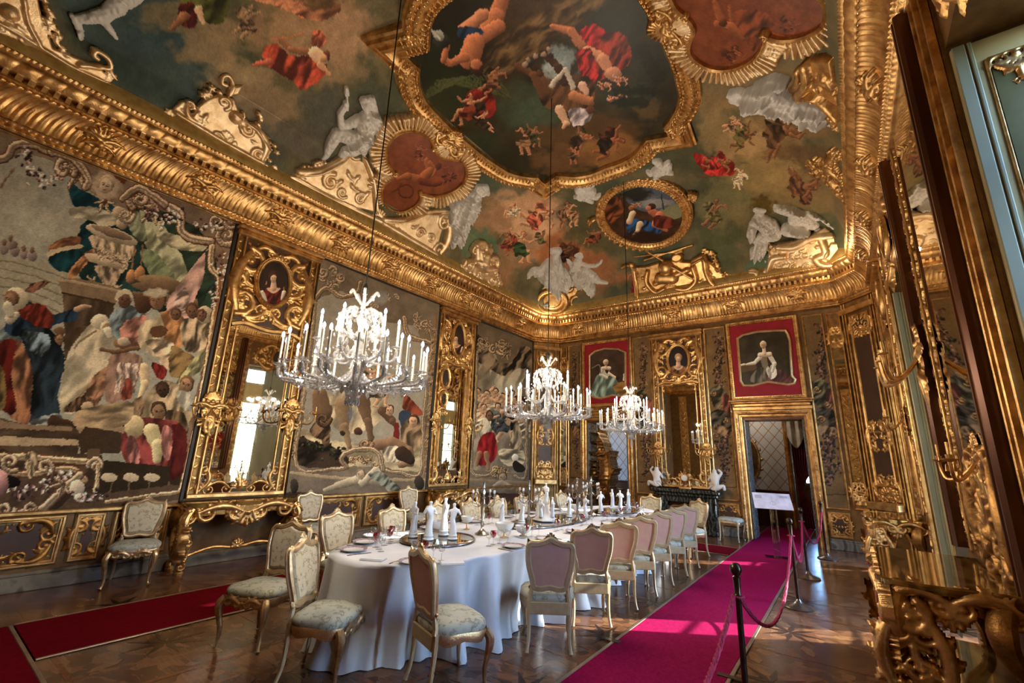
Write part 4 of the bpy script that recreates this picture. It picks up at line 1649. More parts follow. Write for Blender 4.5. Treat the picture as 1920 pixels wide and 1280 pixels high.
    P.poly([(148, 770), (240, 752), (250, 775), (225, 800), (145, 800)], (176, 148, 116), (.4, 12, 1.4))
    P.poly([(160, 800), (228, 810), (225, 850), (150, 850), (146, 815)], (72, 54, 40), None, 0)
    P.poly([(166, 842), (188, 842), (186, 858), (162, 858)], (112, 86, 60), None, 0)
    P.poly([(186, 862), (345, 876), (334, 918), (180, 925)], (56, 42, 30), None, 0)
    for x in (205, 246, 284): P.ell(x, 895, 15, 8, (212, 190, 158), .05, dark=.1)
    for x in (210, 243, 280, 318): P.line([(x, 905), (x - 4, 924)], 1.6, (120, 96, 70), 2)
    P.poly([(330, 800), (350, 812), (348, 872), (336, 892), (318, 893)], (96, 26, 26), (.3, 9, .1))
    # painted frame of the tapestry
    G, GD = (200, 172, 146), (116, 66, 42)
    P.poly([(-60, 915), (60, 935), (120, 930), (180, 926), (335, 908), (345, 935), (200, 962), (-60, 995)], (96, 74, 56), None, 0)
    P.scrolls([(-30, 300), (10, 296), (28, 272), (60, 270), (95, 284)], 10, G, GD)
    P.scrolls([(310, 384), (338, 400), (340, 432), (362, 448), (396, 452)], 9, G, GD)
    P.scrolls([(398, 462), (396, 500), (412, 525), (404, 580), (392, 660), (372, 780), (346, 900), (335, 922)], 7, (206, 176, 140), GD)
    P.line([(418, 470), (404, 600), (376, 780), (350, 922)], 3, (150, 96, 60))
    P.scrolls([(335, 922), (280, 930), (200, 940)], 5, (206, 176, 140), GD)
    for x, y, a, L in ((110, 300, .3, 48), (150, 322, 2.6, 40), (248, 368, .4, 46), (295, 392, 2.9, 40), (130, 285, .6, 40), (275, 352, .5, 36)): P.acanthus(x, y, a, L, G, GD)
    P.volute(120, 316, 22, .5, -1, G, GD); P.volute(262, 372, 22, 2.2, 1, G, GD)
    P.scrolls([(95, 284), (140, 300), (165, 335), (160, 352)], 8, G, GD); P.scrolls([(230, 372), (262, 352), (310, 384)], 8, G, GD)
    P.cloud(196, 345, 34, 32, (206, 180, 156), 1, 8); P.acanthus(196, 375, 1.6, 26, G, GD); P.face(198, 348, 15, (214, 190, 166), (190, 160, 136), .3)
    P.poly([(180, 312), (205, 306), (238, 326), (232, 345), (205, 322)], (122, 64, 36), None)
    for x, y, R_ in ((425, 440, 20), (408, 415, 15), (432, 415, 13)): P.volute(x, y, R_, 1, 1, G, GD)
    P.acanthus(420, 412, 5, 24, G, GD)
    fl = [(216, 190, 184), (190, 150, 150), (230, 214, 204), (90, 60, 66), (60, 44, 52)]
    P.flowers([(44, 275), (50, 310), (60, 330), (85, 338), (108, 330)], 7, fl, 1)
    P.flowers([(275, 395), (295, 415), (320, 415), (330, 395)], 7, fl, 2)
    P.flowers([(370, 420), (385, 430), (400, 425)], 7, fl, 3)
    P.flowers([(418, 480), (416, 510), (418, 530)], 6, fl, 4); P.flowers([(405, 545), (400, 580)], 5, fl, 5)
    # frame along the bottom left
    P.poly([(-40, 850), (60, 852), (150, 858), (190, 866), (186, 900), (150, 920), (60, 985), (-40, 990)], (84, 64, 48), (.3, 20, .6))
    P.scrolls([(-30, 856), (40, 856), (120, 862), (184, 868)], 8, (216, 186, 146), GD); P.scrolls([(-30, 884), (60, 888), (100, 880), (140, 880), (160, 900)], 7, (206, 172, 132), GD)
    P.volute(180, 872, 15, 3, 1, G, GD); P.volute(20, 866, 18, 1, 1, G, GD); P.volute(84, 876, 16, 1, -1, G, GD)
    P.poly([(48, 852), (70, 850), (64, 890), (52, 892)], (206, 176, 140), (.6, 4, 0))
    P.flowers([(20, 925), (60, 920), (90, 900), (120, 885)], 8, fl, 6)
    P.scrolls([(184, 872), (182, 905), (178, 922)], 5, (214, 184, 140), GD)
    P.scrolls([(150, 890), (110, 925), (85, 950), (60, 960), (30, 962)], 9, G, GD); P.volute(10, 955, 18, 0, 1, G, GD); P.volute(55, 955, 14, 1, -1, G, GD)
    P.acanthus(120, 905, 2.4, 30, G, GD); P.ell(145, 915, 14, 16, (216, 200, 180)); P.ell(150, 932, 12, 8, (226, 212, 196)); P.flowers([(150, 930), (175, 930), (195, 925)], 7, fl, 7)


    P.ell(18, 903, 20, 12, (26, 20, 20)); P.ell(2, 905, 14, 24, (206, 142, 152), dark=.6)


def cartouche_tap(P, cx, cy, w, h, seed, G=(170, 148, 124), GD=(112, 84, 58)):
    rg = random.Random(seed)
    for k in range(5):
        P.volute(cx + rg.uniform(-.4, .4) * w, cy + rg.uniform(-.35, .35) * h, min(w, h) * rg.uniform(.14, .24), rg.uniform(0, 6), rg.choice((-1, 1)), G, GD)
    for k in range(4): P.acanthus(cx + rg.uniform(-.4, .4) * w, cy + rg.uniform(-.3, .3) * h, rg.uniform(0, 6), min(w, h) * .35, G, GD)


def tap2(P):
    P.fill((118, 102, 88), 50, (140, 124, 106), 4)
    G, GD = (176, 152, 124), (120, 84, 54)
    P.poly([(592, 560), (640, 545), (672, 560), (690, 600), (780, 610), (800, 680), (788, 880), (560, 868), (562, 780), (584, 640)], (160, 154, 144), None, 0)
    P.cloud(660, 640, 80, 60, (172, 166, 156), .8, 3)
    # ground and rocks
    P.poly([(560, 800), (600, 820), (680, 832), (790, 828), (790, 885), (700, 872), (556, 872)], (196, 176, 142), (.3, 12, 1.4), 2)
    P.poly([(556, 820), (590, 828), (640, 845), (650, 872), (556, 872)], (58, 44, 34), (.5, 9, 1.2))
    P.flowers([(560, 828), (600, 838), (640, 850)], 6, [(40, 44, 34), (70, 66, 46), (30, 30, 26)], 4)
    # horse and riders
    HB = (200, 180, 150)
    P.poly([(600, 760), (640, 730), (700, 728), (720, 760), (700, 800), (640, 810)], HB, (.3, 12, .4))
    P.limb([(640, 760), (646, 800), (655, 836)], [14, 8, 5], (140, 112, 84)); P.limb([(678, 745), (690, 790), (696, 824)], [16, 8, 5], (110, 82, 60))
    P.limb([(606, 770), (604, 800), (612, 830)], [18, 10, 7], (112, 82, 60)); P.poly([(580, 810), (604, 780), (620, 800), (612, 826)], (120, 90, 66), (.6, 6, .8))
    P.limb([(600, 740), (604, 770)], [14, 18], (124, 92, 66)); P.volute(606, 786, 14, 0, 1, (90, 66, 48), (50, 36, 28))
    P.limb([(716, 770), (736, 790), (744, 800)], [8, 7, 5], (96, 68, 50)); P.poly([(762, 740), (790, 770), (786, 780), (756, 766)], (150, 64, 40), (.4, 6, .5))
    P.poly([(748, 775), (768, 770), (770, 800), (755, 805)], (50, 66, 92), None); P.poly([(740, 795), (748, 795), (748, 828), (738, 825)], (130, 34, 30), None)
    P.poly([(752, 800), (784, 780), (790, 830), (760, 850)], (160, 130, 100), (.5, 8, .4)); P.face(775, 790, 10, SK, (70, 48, 34)); P.face(730, 770, 9, SK, (70, 48, 34))
    P.limb([(690, 838), (735, 830), (765, 845), (770, 868), (750, 872)], [9, 11, 10, 7, 5], (140, 104, 78)); P.volute(686, 832, 12, 0, 1, (150, 116, 86), (80, 56, 40))
    P.poly([(720, 840), (750, 838), (748, 866), (722, 860)], (196, 180, 158), (.6, 6, .7)); P.limb([(755, 850), (770, 862)], [14, 9], (60, 44, 34))
    P.ell(642, 812, 6, 5, (60, 40, 32)); P.ell(672, 808, 8, 7, (76, 52, 40)); P.figure(700, 720, 90, .2, 1, SK, (60, 40, 30), (120, 100, 80), (150, 120, 90), 0)
    # painted frames
    P.scrolls([(592, 560), (584, 640), (568, 760), (556, 874), (620, 880), (650, 876)], 4, G, GD); P.scrolls([(718, 880), (750, 886), (788, 886), (795, 780), (806, 680), (812, 640), (806, 620)], 4, G, GD)
    P.scrolls([(592, 560), (612, 540), (640, 556), (668, 548), (676, 530)], 5, G, GD); P.scrolls([(758, 596), (766, 628), (806, 642)], 5, G, GD)
    P.line([(578, 500), (566, 640), (545, 860)], 2, (150, 110, 70)); P.line([(818, 590), (806, 760), (794, 900)], 2, (150, 110, 70))
    cartouche_tap(P, 618, 520, 55, 40, 3); cartouche_tap(P, 722, 565, 90, 34, 4); cartouche_tap(P, 792, 600, 34, 50, 5)
    P.cloud(712, 560, 18, 16, (150, 148, 150), 1, 3)
    for k in range(14): P.figure(582 - k * 2.6, 560 + k * 22, 20, 0, 1, (170, 146, 120), (120, 96, 76), (150, 120, 100), pose=k, cape=False)
    for k in range(14): P.figure(814 - k * 1.2, 620 + k * 20, 18, 0, 1, (170, 146, 120), (120, 96, 76), (140, 110, 90), pose=k, cape=False)
    P.scrolls([(650, 876), (640, 860), (655, 846), (690, 842), (710, 850), (718, 880)], 5, G, GD); cartouche_tap(P, 682, 868, 60, 34, 7, (190, 156, 116), (90, 62, 40))
    P.line([(545, 886), (640, 896), (795, 900)], 3, (180, 154, 122)); P.line([(540, 926), (650, 930), (797, 924)], 4, (70, 56, 44))
    P.limb([(610, 918), (640, 908), (668, 900), (700, 898), (728, 905), (745, 916)], [4, 7, 9, 10, 7, 4], (176, 160, 134)); P.limb([(680, 905), (705, 880), (735, 925)], [8, 6, 4], (184, 170, 146))
    P.face(676, 890, 9, (180, 158, 130), (120, 96, 74)); P.poly([(690, 890), (715, 885), (750, 915), (740, 922), (710, 905)], (128, 134, 122), (.5, 6, .8))
    P.ell(552, 912, 8, 14, (60, 52, 42)); P.ell(786, 905, 9, 14, (60, 52, 42))


def tap3(P):
    P.fill((104, 88, 72), 40, (130, 112, 92), 4)
    G, GD = (170, 146, 116), (96, 70, 46)
    P.poly([(896, 665), (915, 660), (930, 700), (990, 700), (986, 888), (886, 880)], (150, 134, 116), (.25, 12, .5), 0)
    P.poly([(918, 672), (925, 660), (945, 690), (972, 670), (985, 700), (960, 750), (925, 740)], (176, 168, 152), (.3, 8, .2))
    P.poly([(893, 628), (910, 640), (925, 668), (945, 682), (965, 672), (975, 650), (996, 655), (997, 690), (970, 690), (948, 706), (915, 690), (893, 672)], (118, 100, 82), (.7, 6, .6))
    cartouche_tap(P, 945, 655, 80, 40, 11, G, GD); cartouche_tap(P, 905, 645, 25, 40, 12, G, GD)
    for k, (x, y) in enumerate(((902, 760), (914, 765), (930, 760), (945, 770), (958, 765), (970, 790), (980, 800), (935, 790), (908, 790))):
        P.figure(x, y, 74, (k % 3 - 1) * .15, 1 if k % 2 else -1, SK, (60, 42, 32), ((196, 180, 156), (60, 66, 74), (210, 190, 160), (176, 140, 126), (96, 76, 58), (40, 42, 50))[k % 6], ((170, 150, 130), (120, 60, 56), (86, 92, 96))[k % 3], k, k % 2 == 0)
    P.poly([(900, 790), (916, 785), (922, 815), (900, 820)], (176, 168, 150), (.5, 5, .3))
    P.poly([(902, 818), (926, 812), (932, 850), (918, 868), (896, 872), (894, 850)], (170, 24, 28), (.4, 7, .2))
    P.limb([(912, 850), (916, 878)], [5, 3], SK2); P.limb([(898, 850), (894, 872)], [5, 3], SK2); P.face(918, 780, 8, (120, 82, 60), (60, 40, 30))
    P.poly([(955, 830), (970, 790), (980, 830), (984, 850), (965, 850)], (170, 150, 120), (.5, 6, .3)); P.poly([(936, 842), (980, 845), (982, 870), (945, 870)], (186, 168, 138), (.5, 6, 1.4))
    P.ell(966, 858, 7, 7, (220, 210, 196)); P.poly([(968, 862), (985, 880), (970, 885), (960, 872)], (40, 32, 28), None)
    P.scrolls([(894, 665), (892, 760), (884, 880), (920, 890)], 3, G, GD); P.scrolls([(965, 892), (986, 892), (988, 800), (994, 700)], 3, G, GD)
    cartouche_tap(P, 941, 878, 40, 34, 13, (180, 146, 100), (80, 56, 36)); P.line([(880, 900), (990, 905)], 3, (140, 116, 88)); P.line([(880, 926), (990, 930)], 4, (60, 48, 38))
    P.face(942, 895, 8, (150, 130, 100), (90, 70, 50)); P.limb([(925, 915), (940, 905), (960, 915)], [4, 6, 4], (150, 134, 110))


T1 = tapestry('tapestry', -1.0, 2.50, .84, 5.14, .0105, tap1, 'great tapestry at the left edge with a blue-robed elder and a stone urn', seed=1)
tapestry('tapestry', 4.0, 7.08, .82, 5.10, .012, tap2, 'grey-brown tapestry with a prancing horse behind the nearest chandelier', seed=2)
tapestry('tapestry', 8.52, 11.12, .62, 5.08, .014, tap3, 'dark tapestry with a red-skirted figure, farthest along the left wall', seed=3)


# ------------------------------------------------------------------ ceiling
def ceiling():
    m = .30
    U, Vv, W, nu, nv = surf_grid(lambda u, v: np.stack([u, v, ceil_z(u, v)], 1), XL + m, XR - m, YN + m, YF - m, .0175)
    # pull the rows nearest the walls together so the steep cove stays smooth
    P = Painter(W, 2.0, 5)
    n1 = fbm(U * 1.1, Vv * 1.1, 9, 5)
    n2 = fbm(U * .55 + 7, Vv * .55, 19, 4)
    w1 = np.clip((n1 - .36) / .28, 0, 1)[:, None]
    w2 = np.clip((n2 - .40) / .2, 0, 1)[:, None]
    dark, tan, grn = np.array((62, 74, 62.)), np.array((150, 124, 88.)), np.array((96, 94, 62.))
    P.c[:] = (dark * (1 - w1) + tan * w1) * .65 + grn * .35
    P.c[:] = P.c * (1 - .35 * w2) + np.array((58, 82, 78.)) * .35 * w2
    C = P.cloud
    # left part: teal sky and warm clouds
    P.poly([(100, -40), (330, -40), (420, 120), (520, 240), (500, 330), (330, 230), (200, 160), (120, 40)], (52, 76, 82), (.18, 60, .6), 3, .9, 25)
    C(300, 60, 90, 60, (52, 78, 88), .8, 3); C(255, 160, 80, 50, (66, 84, 84), .6, 4)
    C(400, 80, 75, 60, (150, 134, 104), .85, 5); C(440, 150, 80, 50, (164, 146, 114), .8, 6); C(320, 30, 70, 40, (128, 118, 90), .8, 7)
    C(560, 60, 90, 60, (172, 140, 108), .8, 8); C(500, 200, 90, 50, (138, 122, 96), .8, 9); C(620, 110, 80, 60, (150, 128, 100), .7, 10)
    C(650, 60, 60, 70, (176, 146, 116), .8, 11); C(560, 260, 70, 40, (84, 84, 74), .8, 12); C(610, 210, 50, 60, (78, 84, 78), .8, 13)
    C(720, 90, 40, 70, (120, 110, 84), .7, 14); C(700, 200, 40, 40, (70, 76, 70), .6, 15)
    C(980, 400, 90, 50, (196, 156, 124), .9, 16); C(1000, 440, 60, 60, (214, 180, 150), .7, 17); C(900, 400, 60, 40, (150, 120, 90), .7, 18)
    C(1060, 480, 80, 50, (176, 112, 70), .9, 19); C(1120, 440, 60, 40, (90, 88, 60), .9, 20); C(930, 500, 60, 50, (170, 130, 96), .7, 21)
    C(900, 460, 40, 40, (88, 128, 104), .7, 22); C(1120, 510, 70, 40, (160, 108, 72), .8, 23); C(1110, 400, 50, 40, (84, 86, 62), .8, 24)
    C(1420, 270, 90, 50, (178, 150, 104), .8, 25); C(1480, 230, 80, 40, (132, 110, 76), .8, 26); C(1500, 300, 80, 40, (104, 84, 56), .8, 27)
    C(1440, 330, 90, 40, (166, 146, 96), .8, 28); C(1360, 380, 60, 60, (126, 124, 84), .7, 29); C(1350, 470, 60, 60, (78, 92, 62), .8, 30)
    C(1500, 380, 70, 30, (140, 126, 84), .7, 31); C(1340, 240, 40, 50, (146, 128, 92), .7, 32); C(1430, 500, 40, 30, (84, 128, 104), .8, 33)
    C(800, 440, 40, 40, (86, 100, 78), .7, 34); C(880, 520, 40, 30, (90, 96, 80), .7, 35)
    F = P.figure
    # flying figures
    RD, RD2 = (176, 72, 52), (196, 104, 82)
    P.poly([(494, 92), (520, 82), (545, 104), (600, 108), (614, 128), (600, 150), (565, 168), (545, 150), (500, 122)], RD, (.55, 10, .5))
    P.poly([(585, 62), (605, 58), (610, 80), (590, 96)], RD2, (.5, 6, .5)); P.limb([(522, 72), (545, 92), (590, 100)], [4, 6, 9], SK2); P.limb([(475, 122), (505, 116)], [4, 7], RD2)
    P.limb([(590, 100), (604, 112)], [12, 10], SK3); P.ell(612, 104, 9, 9, (110, 60, 40)); P.ell(607, 108, 7, 8, SK); P.limb([(600, 120), (618, 140)], [6, 3], SK)
    P.line([(508, 74), (540, 70), (566, 62)], 1.4, (190, 120, 70))
    P.poly([(305, -20), (420, -20), (432, 8), (415, 44), (385, 40), (350, 10)], (84, 92, 40), (.6, 12, .6)); P.poly([(335, 15), (360, 5), (370, 45), (342, 50)], (96, 34, 30), (.4, 7, .4))
    P.limb([(345, 30), (322, 54)], [10, 4], SK2); P.limb([(372, 18), (382, 42)], [8, 4], SK3)
    F(465, 40, 70, .3, 1, (150, 126, 100), (110, 86, 66), (130, 108, 86), None, 1); P.poly([(525, -10), (600, -15), (590, 30), (560, 30)], (196, 110, 76), (.5, 9, .6))
    P.poly([(430, -20), (560, -20), (640, 10), (600, 40), (540, 20)], (176, 120, 90), (.5, 10, 1.0)); C(600, 5, 40, 18, (90, 76, 50), .8, 41)
    F(960, 395, 34, .4, -1, SK, (110, 80, 60), (190, 176, 156), (206, 196, 176), 0); F(1010, 410, 70, 1.2, 1, SK, (110, 60, 40), (190, 96, 74), (200, 130, 100), 1)
    F(1060, 400, 50, 1.3, 1, SK2, (70, 50, 36), (130, 100, 76), None, 2); F(975, 462, 66, .2, 1, SK, (150, 96, 56), (46, 78, 44), (60, 96, 56), 0); F(952, 455, 46, .1, -1, SK2, (96, 50, 36), (140, 66, 50), None, 1)
    F(1015, 448, 34, .1, 1, SK2, (80, 50, 34), (96, 100, 66), None, 2); F(1112, 446, 38, .2, -1, SK2, (80, 54, 36), (120, 66, 44), None, 0); F(1072, 402, 44, -.5, 1, SK, (80, 54, 36), (150, 120, 90), None, 1)
    P.cloud(1068, 468, 22, 16, (74, 44, 34), 1, 43); P.figure(1060, 480, 46, .3, 1, (110, 80, 60), (60, 40, 30), (80, 50, 40), None, 2)
    F(1460, 250, 96, 1.3, 1, (130, 92, 62), (70, 46, 32), (92, 68, 46), (76, 56, 40), 2); F(1392, 256, 60, 1.2, 1, (120, 86, 58), (70, 46, 32), (96, 90, 54), None, 0)
    P.poly([(1300, 290), (1318, 290), (1352, 306), (1372, 300), (1376, 326), (1330, 328), (1312, 312)], (196, 50, 50), (.45, 7, .4)); F(1346, 308, 56, 1.4, 1, SK2, (80, 50, 36), (196, 56, 54), None, 1)
    P.line([(1296, 322), (1318, 332), (1340, 328)], 1.6, (96, 76, 50)); F(1385, 334, 40, .5, -1, SK3, (110, 86, 60), (206, 190, 166), None, 1)
    F(1500, 352, 76, 1.7, -1, (130, 88, 66), (90, 60, 44), (120, 84, 64), None, 2); F(1530, 320, 50, .8, 1, (120, 80, 56), (70, 46, 30), (110, 80, 60), None, 0)
    F(1340, 400, 60, .2, 1, (140, 100, 74), (96, 66, 48), (120, 116, 74), (104, 104, 70), 1); F(1375, 235, 40, .9, 1, SK, (110, 80, 54), (150, 130, 96), None, 1)
    P.cloud(1430, 382, 24, 18, (90, 76, 30), 1, 44)
    F(1200, 535, 60, .0, -1, (150, 90, 60), (70, 40, 26), (176, 30, 40), (110, 80, 60), 1); P.poly([(1185, 520), (1205, 545), (1192, 556)], (180, 26, 40), (.4, 5, 0))
    # behind the camera and off to the side the same painted sky goes on; brighter shell at the corner
    o = paint_obj('ceiling', W, nu, nv, P, FRESCO, True, 'structure', 'frescoed coved ceiling with flying figures among clouds')
    return o


CEIL = ceiling()


def canvas(name, outline_px, du, fn, label, cat, group=None, lift=.03, warp=1.0, seed=0, mat=OILM, fr=None, uv=None, parent=None):
    """a painted panel cut to an outline"""
    if fr is None:
        cx, cy = np.mean(np.array(outline_px), 0)
        fr = ceil_frame(cx, cy, lift)
    A = np.array(uv) if uv is not None else np.array([fr.at(*p) for p in outline_px])
    lo, hi = A.min(0), A.max(0)
    U, Vv, W, nu, nv = surf_grid(lambda u, v: fr.p(u, v, 0), lo[0], hi[0], lo[1], hi[1], du)
    P = Painter(W, warp, seed)
    fn(P)
    keep = inside(A, U, Vv)
    F4 = grid_faces(nu, nv, flip=fr.flip)
    F4 = F4[keep[F4].any(1)]
    used, inv = np.unique(F4.ravel(), return_inverse=True)
    o = obj(name, W[used], inv.reshape(F4.shape), mat, parent, True, P.out(.22, .82, (1.02, .98, .92))[used])
    tag(o, label, cat, group)
    return o, fr, A


# central scene: the outline is laid out in metres on the flat of the vault
CZF = 7.60
CF = Fr((XC, 5.36, CZF), (1, 0, 0), (0, 1, 0), (0, 0, -1))


def octofoil():
    """quarter outline mirrored four ways: wide ends, bulging sides, cusps at the corners"""
    q = np.array([(0, 2.22), (.20, 2.235), (.38, 2.23), (.55, 2.19), (.70, 2.12), (.84, 2.0), (.99, 1.87), (1.18, 1.93), (1.37, 2.0), (1.38, 1.85), (1.37, 1.71),
                  (1.47, 1.64), (1.57, 1.54), (1.66, 1.43), (1.74, 1.31), (1.80, 1.18), (1.84, .95), (1.88, .65), (1.90, .3), (1.90, 0)])
    a = np.vstack([q, (q * [1, -1])[::-1][1:]])
    b = (a * [-1, 1])[::-1]
    return np.vstack([a, b[1:-1]])
# ------------------------------------------------------------------ ceiling: framed scenes
OCT = octofoil()


def big_scene(P):
    P.fill((38, 40, 28), 50, (66, 56, 34), 3)
    C = P.cloud
    C(900, 60, 160, 120, (34, 30, 20), .8, 1); C(830, 130, 60, 80, (30, 42, 28), .8, 2); C(1000, 30, 120, 60, (78, 58, 34), .8, 3)
    P.poly([(1100, -20), (1160, -20), (1010, 100), (930, 150), (905, 120), (960, 60)], (110, 84, 50), (.5, 8, .9), 3, .9, 6)
    C(985, 200, 60, 50, (56, 74, 54), .8, 4); C(1010, 215, 50, 40, (70, 92, 70), .6, 5); C(1150, 60, 70, 60, (40, 44, 30), .8, 6); C(1215, 130, 50, 60, (34, 42, 32), .8, 7)
    C(1180, 180, 60, 30, (44, 62, 44), .8, 8); C(1100, 250, 110, 40, (96, 66, 34), .85, 9); C(1150, 290, 90, 40, (168, 112, 56), .8, 10); C(1060, 300, 70, 30, (120, 80, 44), .8, 11)
    C(1215, 205, 30, 25, (110, 84, 50), .7, 12); C(900, 270, 50, 30, (40, 56, 42), .8, 13); C(840, 190, 50, 50, (46, 58, 34), .7, 14)
    C(1050, 115, 35, 35, (128, 150, 158), .95, 15); C(1040, 130, 26, 20, (170, 184, 188), .8, 16)
    for k in range(26): P.line([(790 + k * 3, 190 - k * 1.6), (820 + k * 4, 150 - k * .5), (860 + k * 4, 160 + k)], .8, (74, 84, 48), 2)
    SKR = (186, 108, 70)
    # river god at the left
    P.limb([(945, -10), (930, 30), (905, 60)], [13, 16, 16], SKR); P.limb([(935, 50), (900, 70), (870, 62)], [14, 15, 12], SKR); P.limb([(870, 58), (905, 28)], [13, 12], (196, 122, 84))
    P.poly([(862, 50), (905, 55), (892, 78), (860, 72)], (30, 52, 82), (.4, 7, .4)); P.limb([(890, 80), (880, 110)], [19, 20], SKR)
    P.limb([(872, 108), (845, 118), (832, 112)], [9, 7, 6], SKR); P.limb([(832, 112), (838, 86), (832, 78)], [6, 5, 3], SKR); P.ell(895, 128, 14, 16, (60, 40, 28)); P.ell(893, 120, 10, 10, SKR)
    P.ell(828, 76, 16, 15, (46, 48, 46)); P.ell(822, 66, 12, 9, (150, 150, 140), .4); P.line([(795, 30), (812, 62), (825, 72)], 2, (190, 190, 184))
    # red group at the right
    P.poly([(1085, 60), (1115, 45), (1135, 62), (1130, 90), (1100, 85)], (186, 26, 34), (.5, 7, .7)); P.poly([(1130, 65), (1165, 62), (1182, 90), (1180, 120), (1150, 140), (1110, 150), (1100, 120), (1120, 100)], (150, 44, 34), (.6, 8, .5))
    P.limb([(1035, 50), (1070, 58), (1090, 85)], [4, 8, 9], SKR); P.limb([(1100, 95), (1130, 110), (1140, 130)], [9, 11, 9], (206, 134, 98)); P.ell(1150, 138, 16, 13, (196, 130, 100)); P.poly([(1080, 100), (1110, 95), (1120, 150), (1095, 150)], (176, 34, 36), (.6, 6, .3))
    for x, y, k in ((1135, 160, 30), (1165, 150, 32), (1170, 175, 26), (1150, 185, 24)): P.figure(x, y, k, 1.5, 1, (214, 150, 120), (90, 50, 36), (200, 120, 96), None, int(x) % 3, False)
    # horses and riders, centre
    P.poly([(1000, 120), (1030, 150), (1075, 140), (1110, 150), (1112, 200), (1070, 210), (1020, 200), (1005, 160)], (92, 62, 38), (.55, 10, .5))
    P.limb([(970, 122), (1000, 140), (1020, 175)], [6, 7, 12], (100, 64, 40)); P.limb([(1015, 95), (1045, 125), (1060, 150)], [5, 8, 12], (70, 44, 28)); P.limb([(1035, 160), (1060, 130), (1075, 165)], [5, 4, 5], (190, 180, 170))
    P.limb([(1050, 205), (1062, 232), (1058, 238)], [9, 6, 4], (206, 160, 130)); P.poly([(1070, 205), (1110, 205), (1106, 225), (1080, 238), (1068, 225)], (196, 184, 196), (.5, 6, .5)); P.ell(1108, 206, 10, 8, (96, 56, 40))
    P.limb([(1075, 180), (1105, 190)], [10, 9], (176, 110, 70)); P.limb([(1092, 160), (1100, 175)], [8, 5], (206, 160, 140))
    for x, y in ((990, 112), (1005, 105), (1020, 102), (985, 120), (1030, 92)): P.ell(x, y, 5, 5, (150, 124, 110))
    P.ell(1033, 104, 6, 5, (60, 40, 30)); P.ell(1012, 138, 8, 7, (84, 52, 36))
    # left lower group
    P.poly([(875, 175), (915, 165), (930, 200), (920, 220), (880, 212)], (130, 30, 26), (.5, 7, .5)); P.figure(880, 205, 70, .2, -1, (186, 120, 84), (60, 36, 26), (120, 50, 36), (50, 40, 30), 0); P.figure(925, 150, 60, .4, 1, (150, 96, 66), (50, 32, 22), (120, 76, 50), (70, 56, 38), 1)
    P.figure(905, 228, 46, .1, 1, (196, 134, 100), (60, 40, 30), (60, 44, 34), (40, 32, 26), 2); P.figure(985, 262, 56, .3, -1, (176, 116, 84), (70, 44, 30), (140, 104, 70), (90, 76, 50), 1, True); P.figure(1000, 255, 44, .2, 1, (150, 100, 70), (60, 40, 26), (70, 72, 50), (96, 76, 50), 0)
    P.figure(1085, 262, 60, 1.1, 1, (160, 100, 66), (50, 34, 24), (60, 44, 34), (80, 62, 44), 2); P.figure(1140, 268, 70, 1.3, 1, (150, 84, 56), (60, 30, 22), (46, 36, 28), (84, 40, 30), 0); P.figure(1075, 290, 36, .3, -1, (176, 110, 76), (80, 50, 34), (90, 70, 50), None, 1, False)
    for k in range(7): C(1165 + (k % 4) * 18, 170 + (k // 4) * 22, 20, 11, (26, 34, 24), .9, 50 + k)
    for k in range(5): C(1200 + k * 9, 90 + k * 14, 18, 12, (28, 32, 22), .8, 60 + k)


o, _, _ = canvas('ceiling_painting', None, .0185, big_scene, 'dark many-figured painting in the big cusped gold frame at the middle of the ceiling', 'painting', None, 0, 1.6, 3, OILM, CF, OCT)
CANV = o


def ceiling_moulding(name, uv, fr, par, w=.40, hh=.13, bead=.05, closed=True):
    A = np.array(uv)
    ar = np.sum(A[:, 0] * np.roll(A[:, 1], -1) - A[:, 1] * np.roll(A[:, 0], -1))
    if ar > 0: A = A[::-1]
    m = MB()
    k = w / .33
    prof = [(-.01, -.14), (-.01, hh * .7), (.012, hh), (.035, hh), (.05, hh * .6), (.075, hh * .55), (.11, hh * .95), (.15, hh * 1.2), (.19, hh * 1.15), (.205, hh * .8), (.235, hh * .75), (.25, hh), (.28, hh * .95), (.30, hh * .5), (.33, hh * .35), (.33, -.14)]
    m.sweep(A, [(a * k, b) for a, b in prof], fr, closed)
    o = m.build(name, GOLD, par, .5)
    R = Relief()
    q = resamp(A, .075)
    d = np.roll(q, -1, 0) - q
    nn = np.stack([-d[:, 1], d[:, 0]], 1)
    nn /= np.linalg.norm(nn, axis=1)[:, None]
    for a, n_ in zip(q, nn):
        b = a + n_ * .17 * k
        R.ell(b[0], b[1], .030, .030, 0, .04)
        c = a + n_ * .022 * k
        R.ell(c[0], c[1], .022, .028, math.atan2(n_[1], n_[0]), .03)
        for w_ in (.09, .22): R.cap([a + n_ * (w_ - .03) * k, a + n_ * (w_ + .02) * k + d[0] * 0], [.02, .012], .9)
        e = a + n_ * .265 * k
        R.ell(e[0], e[1], .018, .042, math.atan2(n_[1], n_[0]) + .5, .028)
    R.build('carved_beading', GOLD, fr, o, .013, 0, 0, hh * 1.0)['kind'] = 'stuff'
    return o


ceiling_moulding('gilt_frame', OCT, CF, CANV)

# trefoil medallions: left one measured, right one its mirror image
TPX = [(726, 292), (729, 269), (747, 250), (771, 245), (791, 250), (808, 265), (813, 279), (822, 292), (832, 297), (855, 299), (870, 309), (872, 333), (855, 353), (828, 364), (806, 364), (790, 361), (786, 373), (774, 386), (751, 395), (727, 386), (717, 366), (721, 346), (735, 334), (741, 323), (733, 313)]
TF = ceil_frame(790, 322, .13)
TUV = smooth_poly([TF.at(*p) for p in TPX], 3)


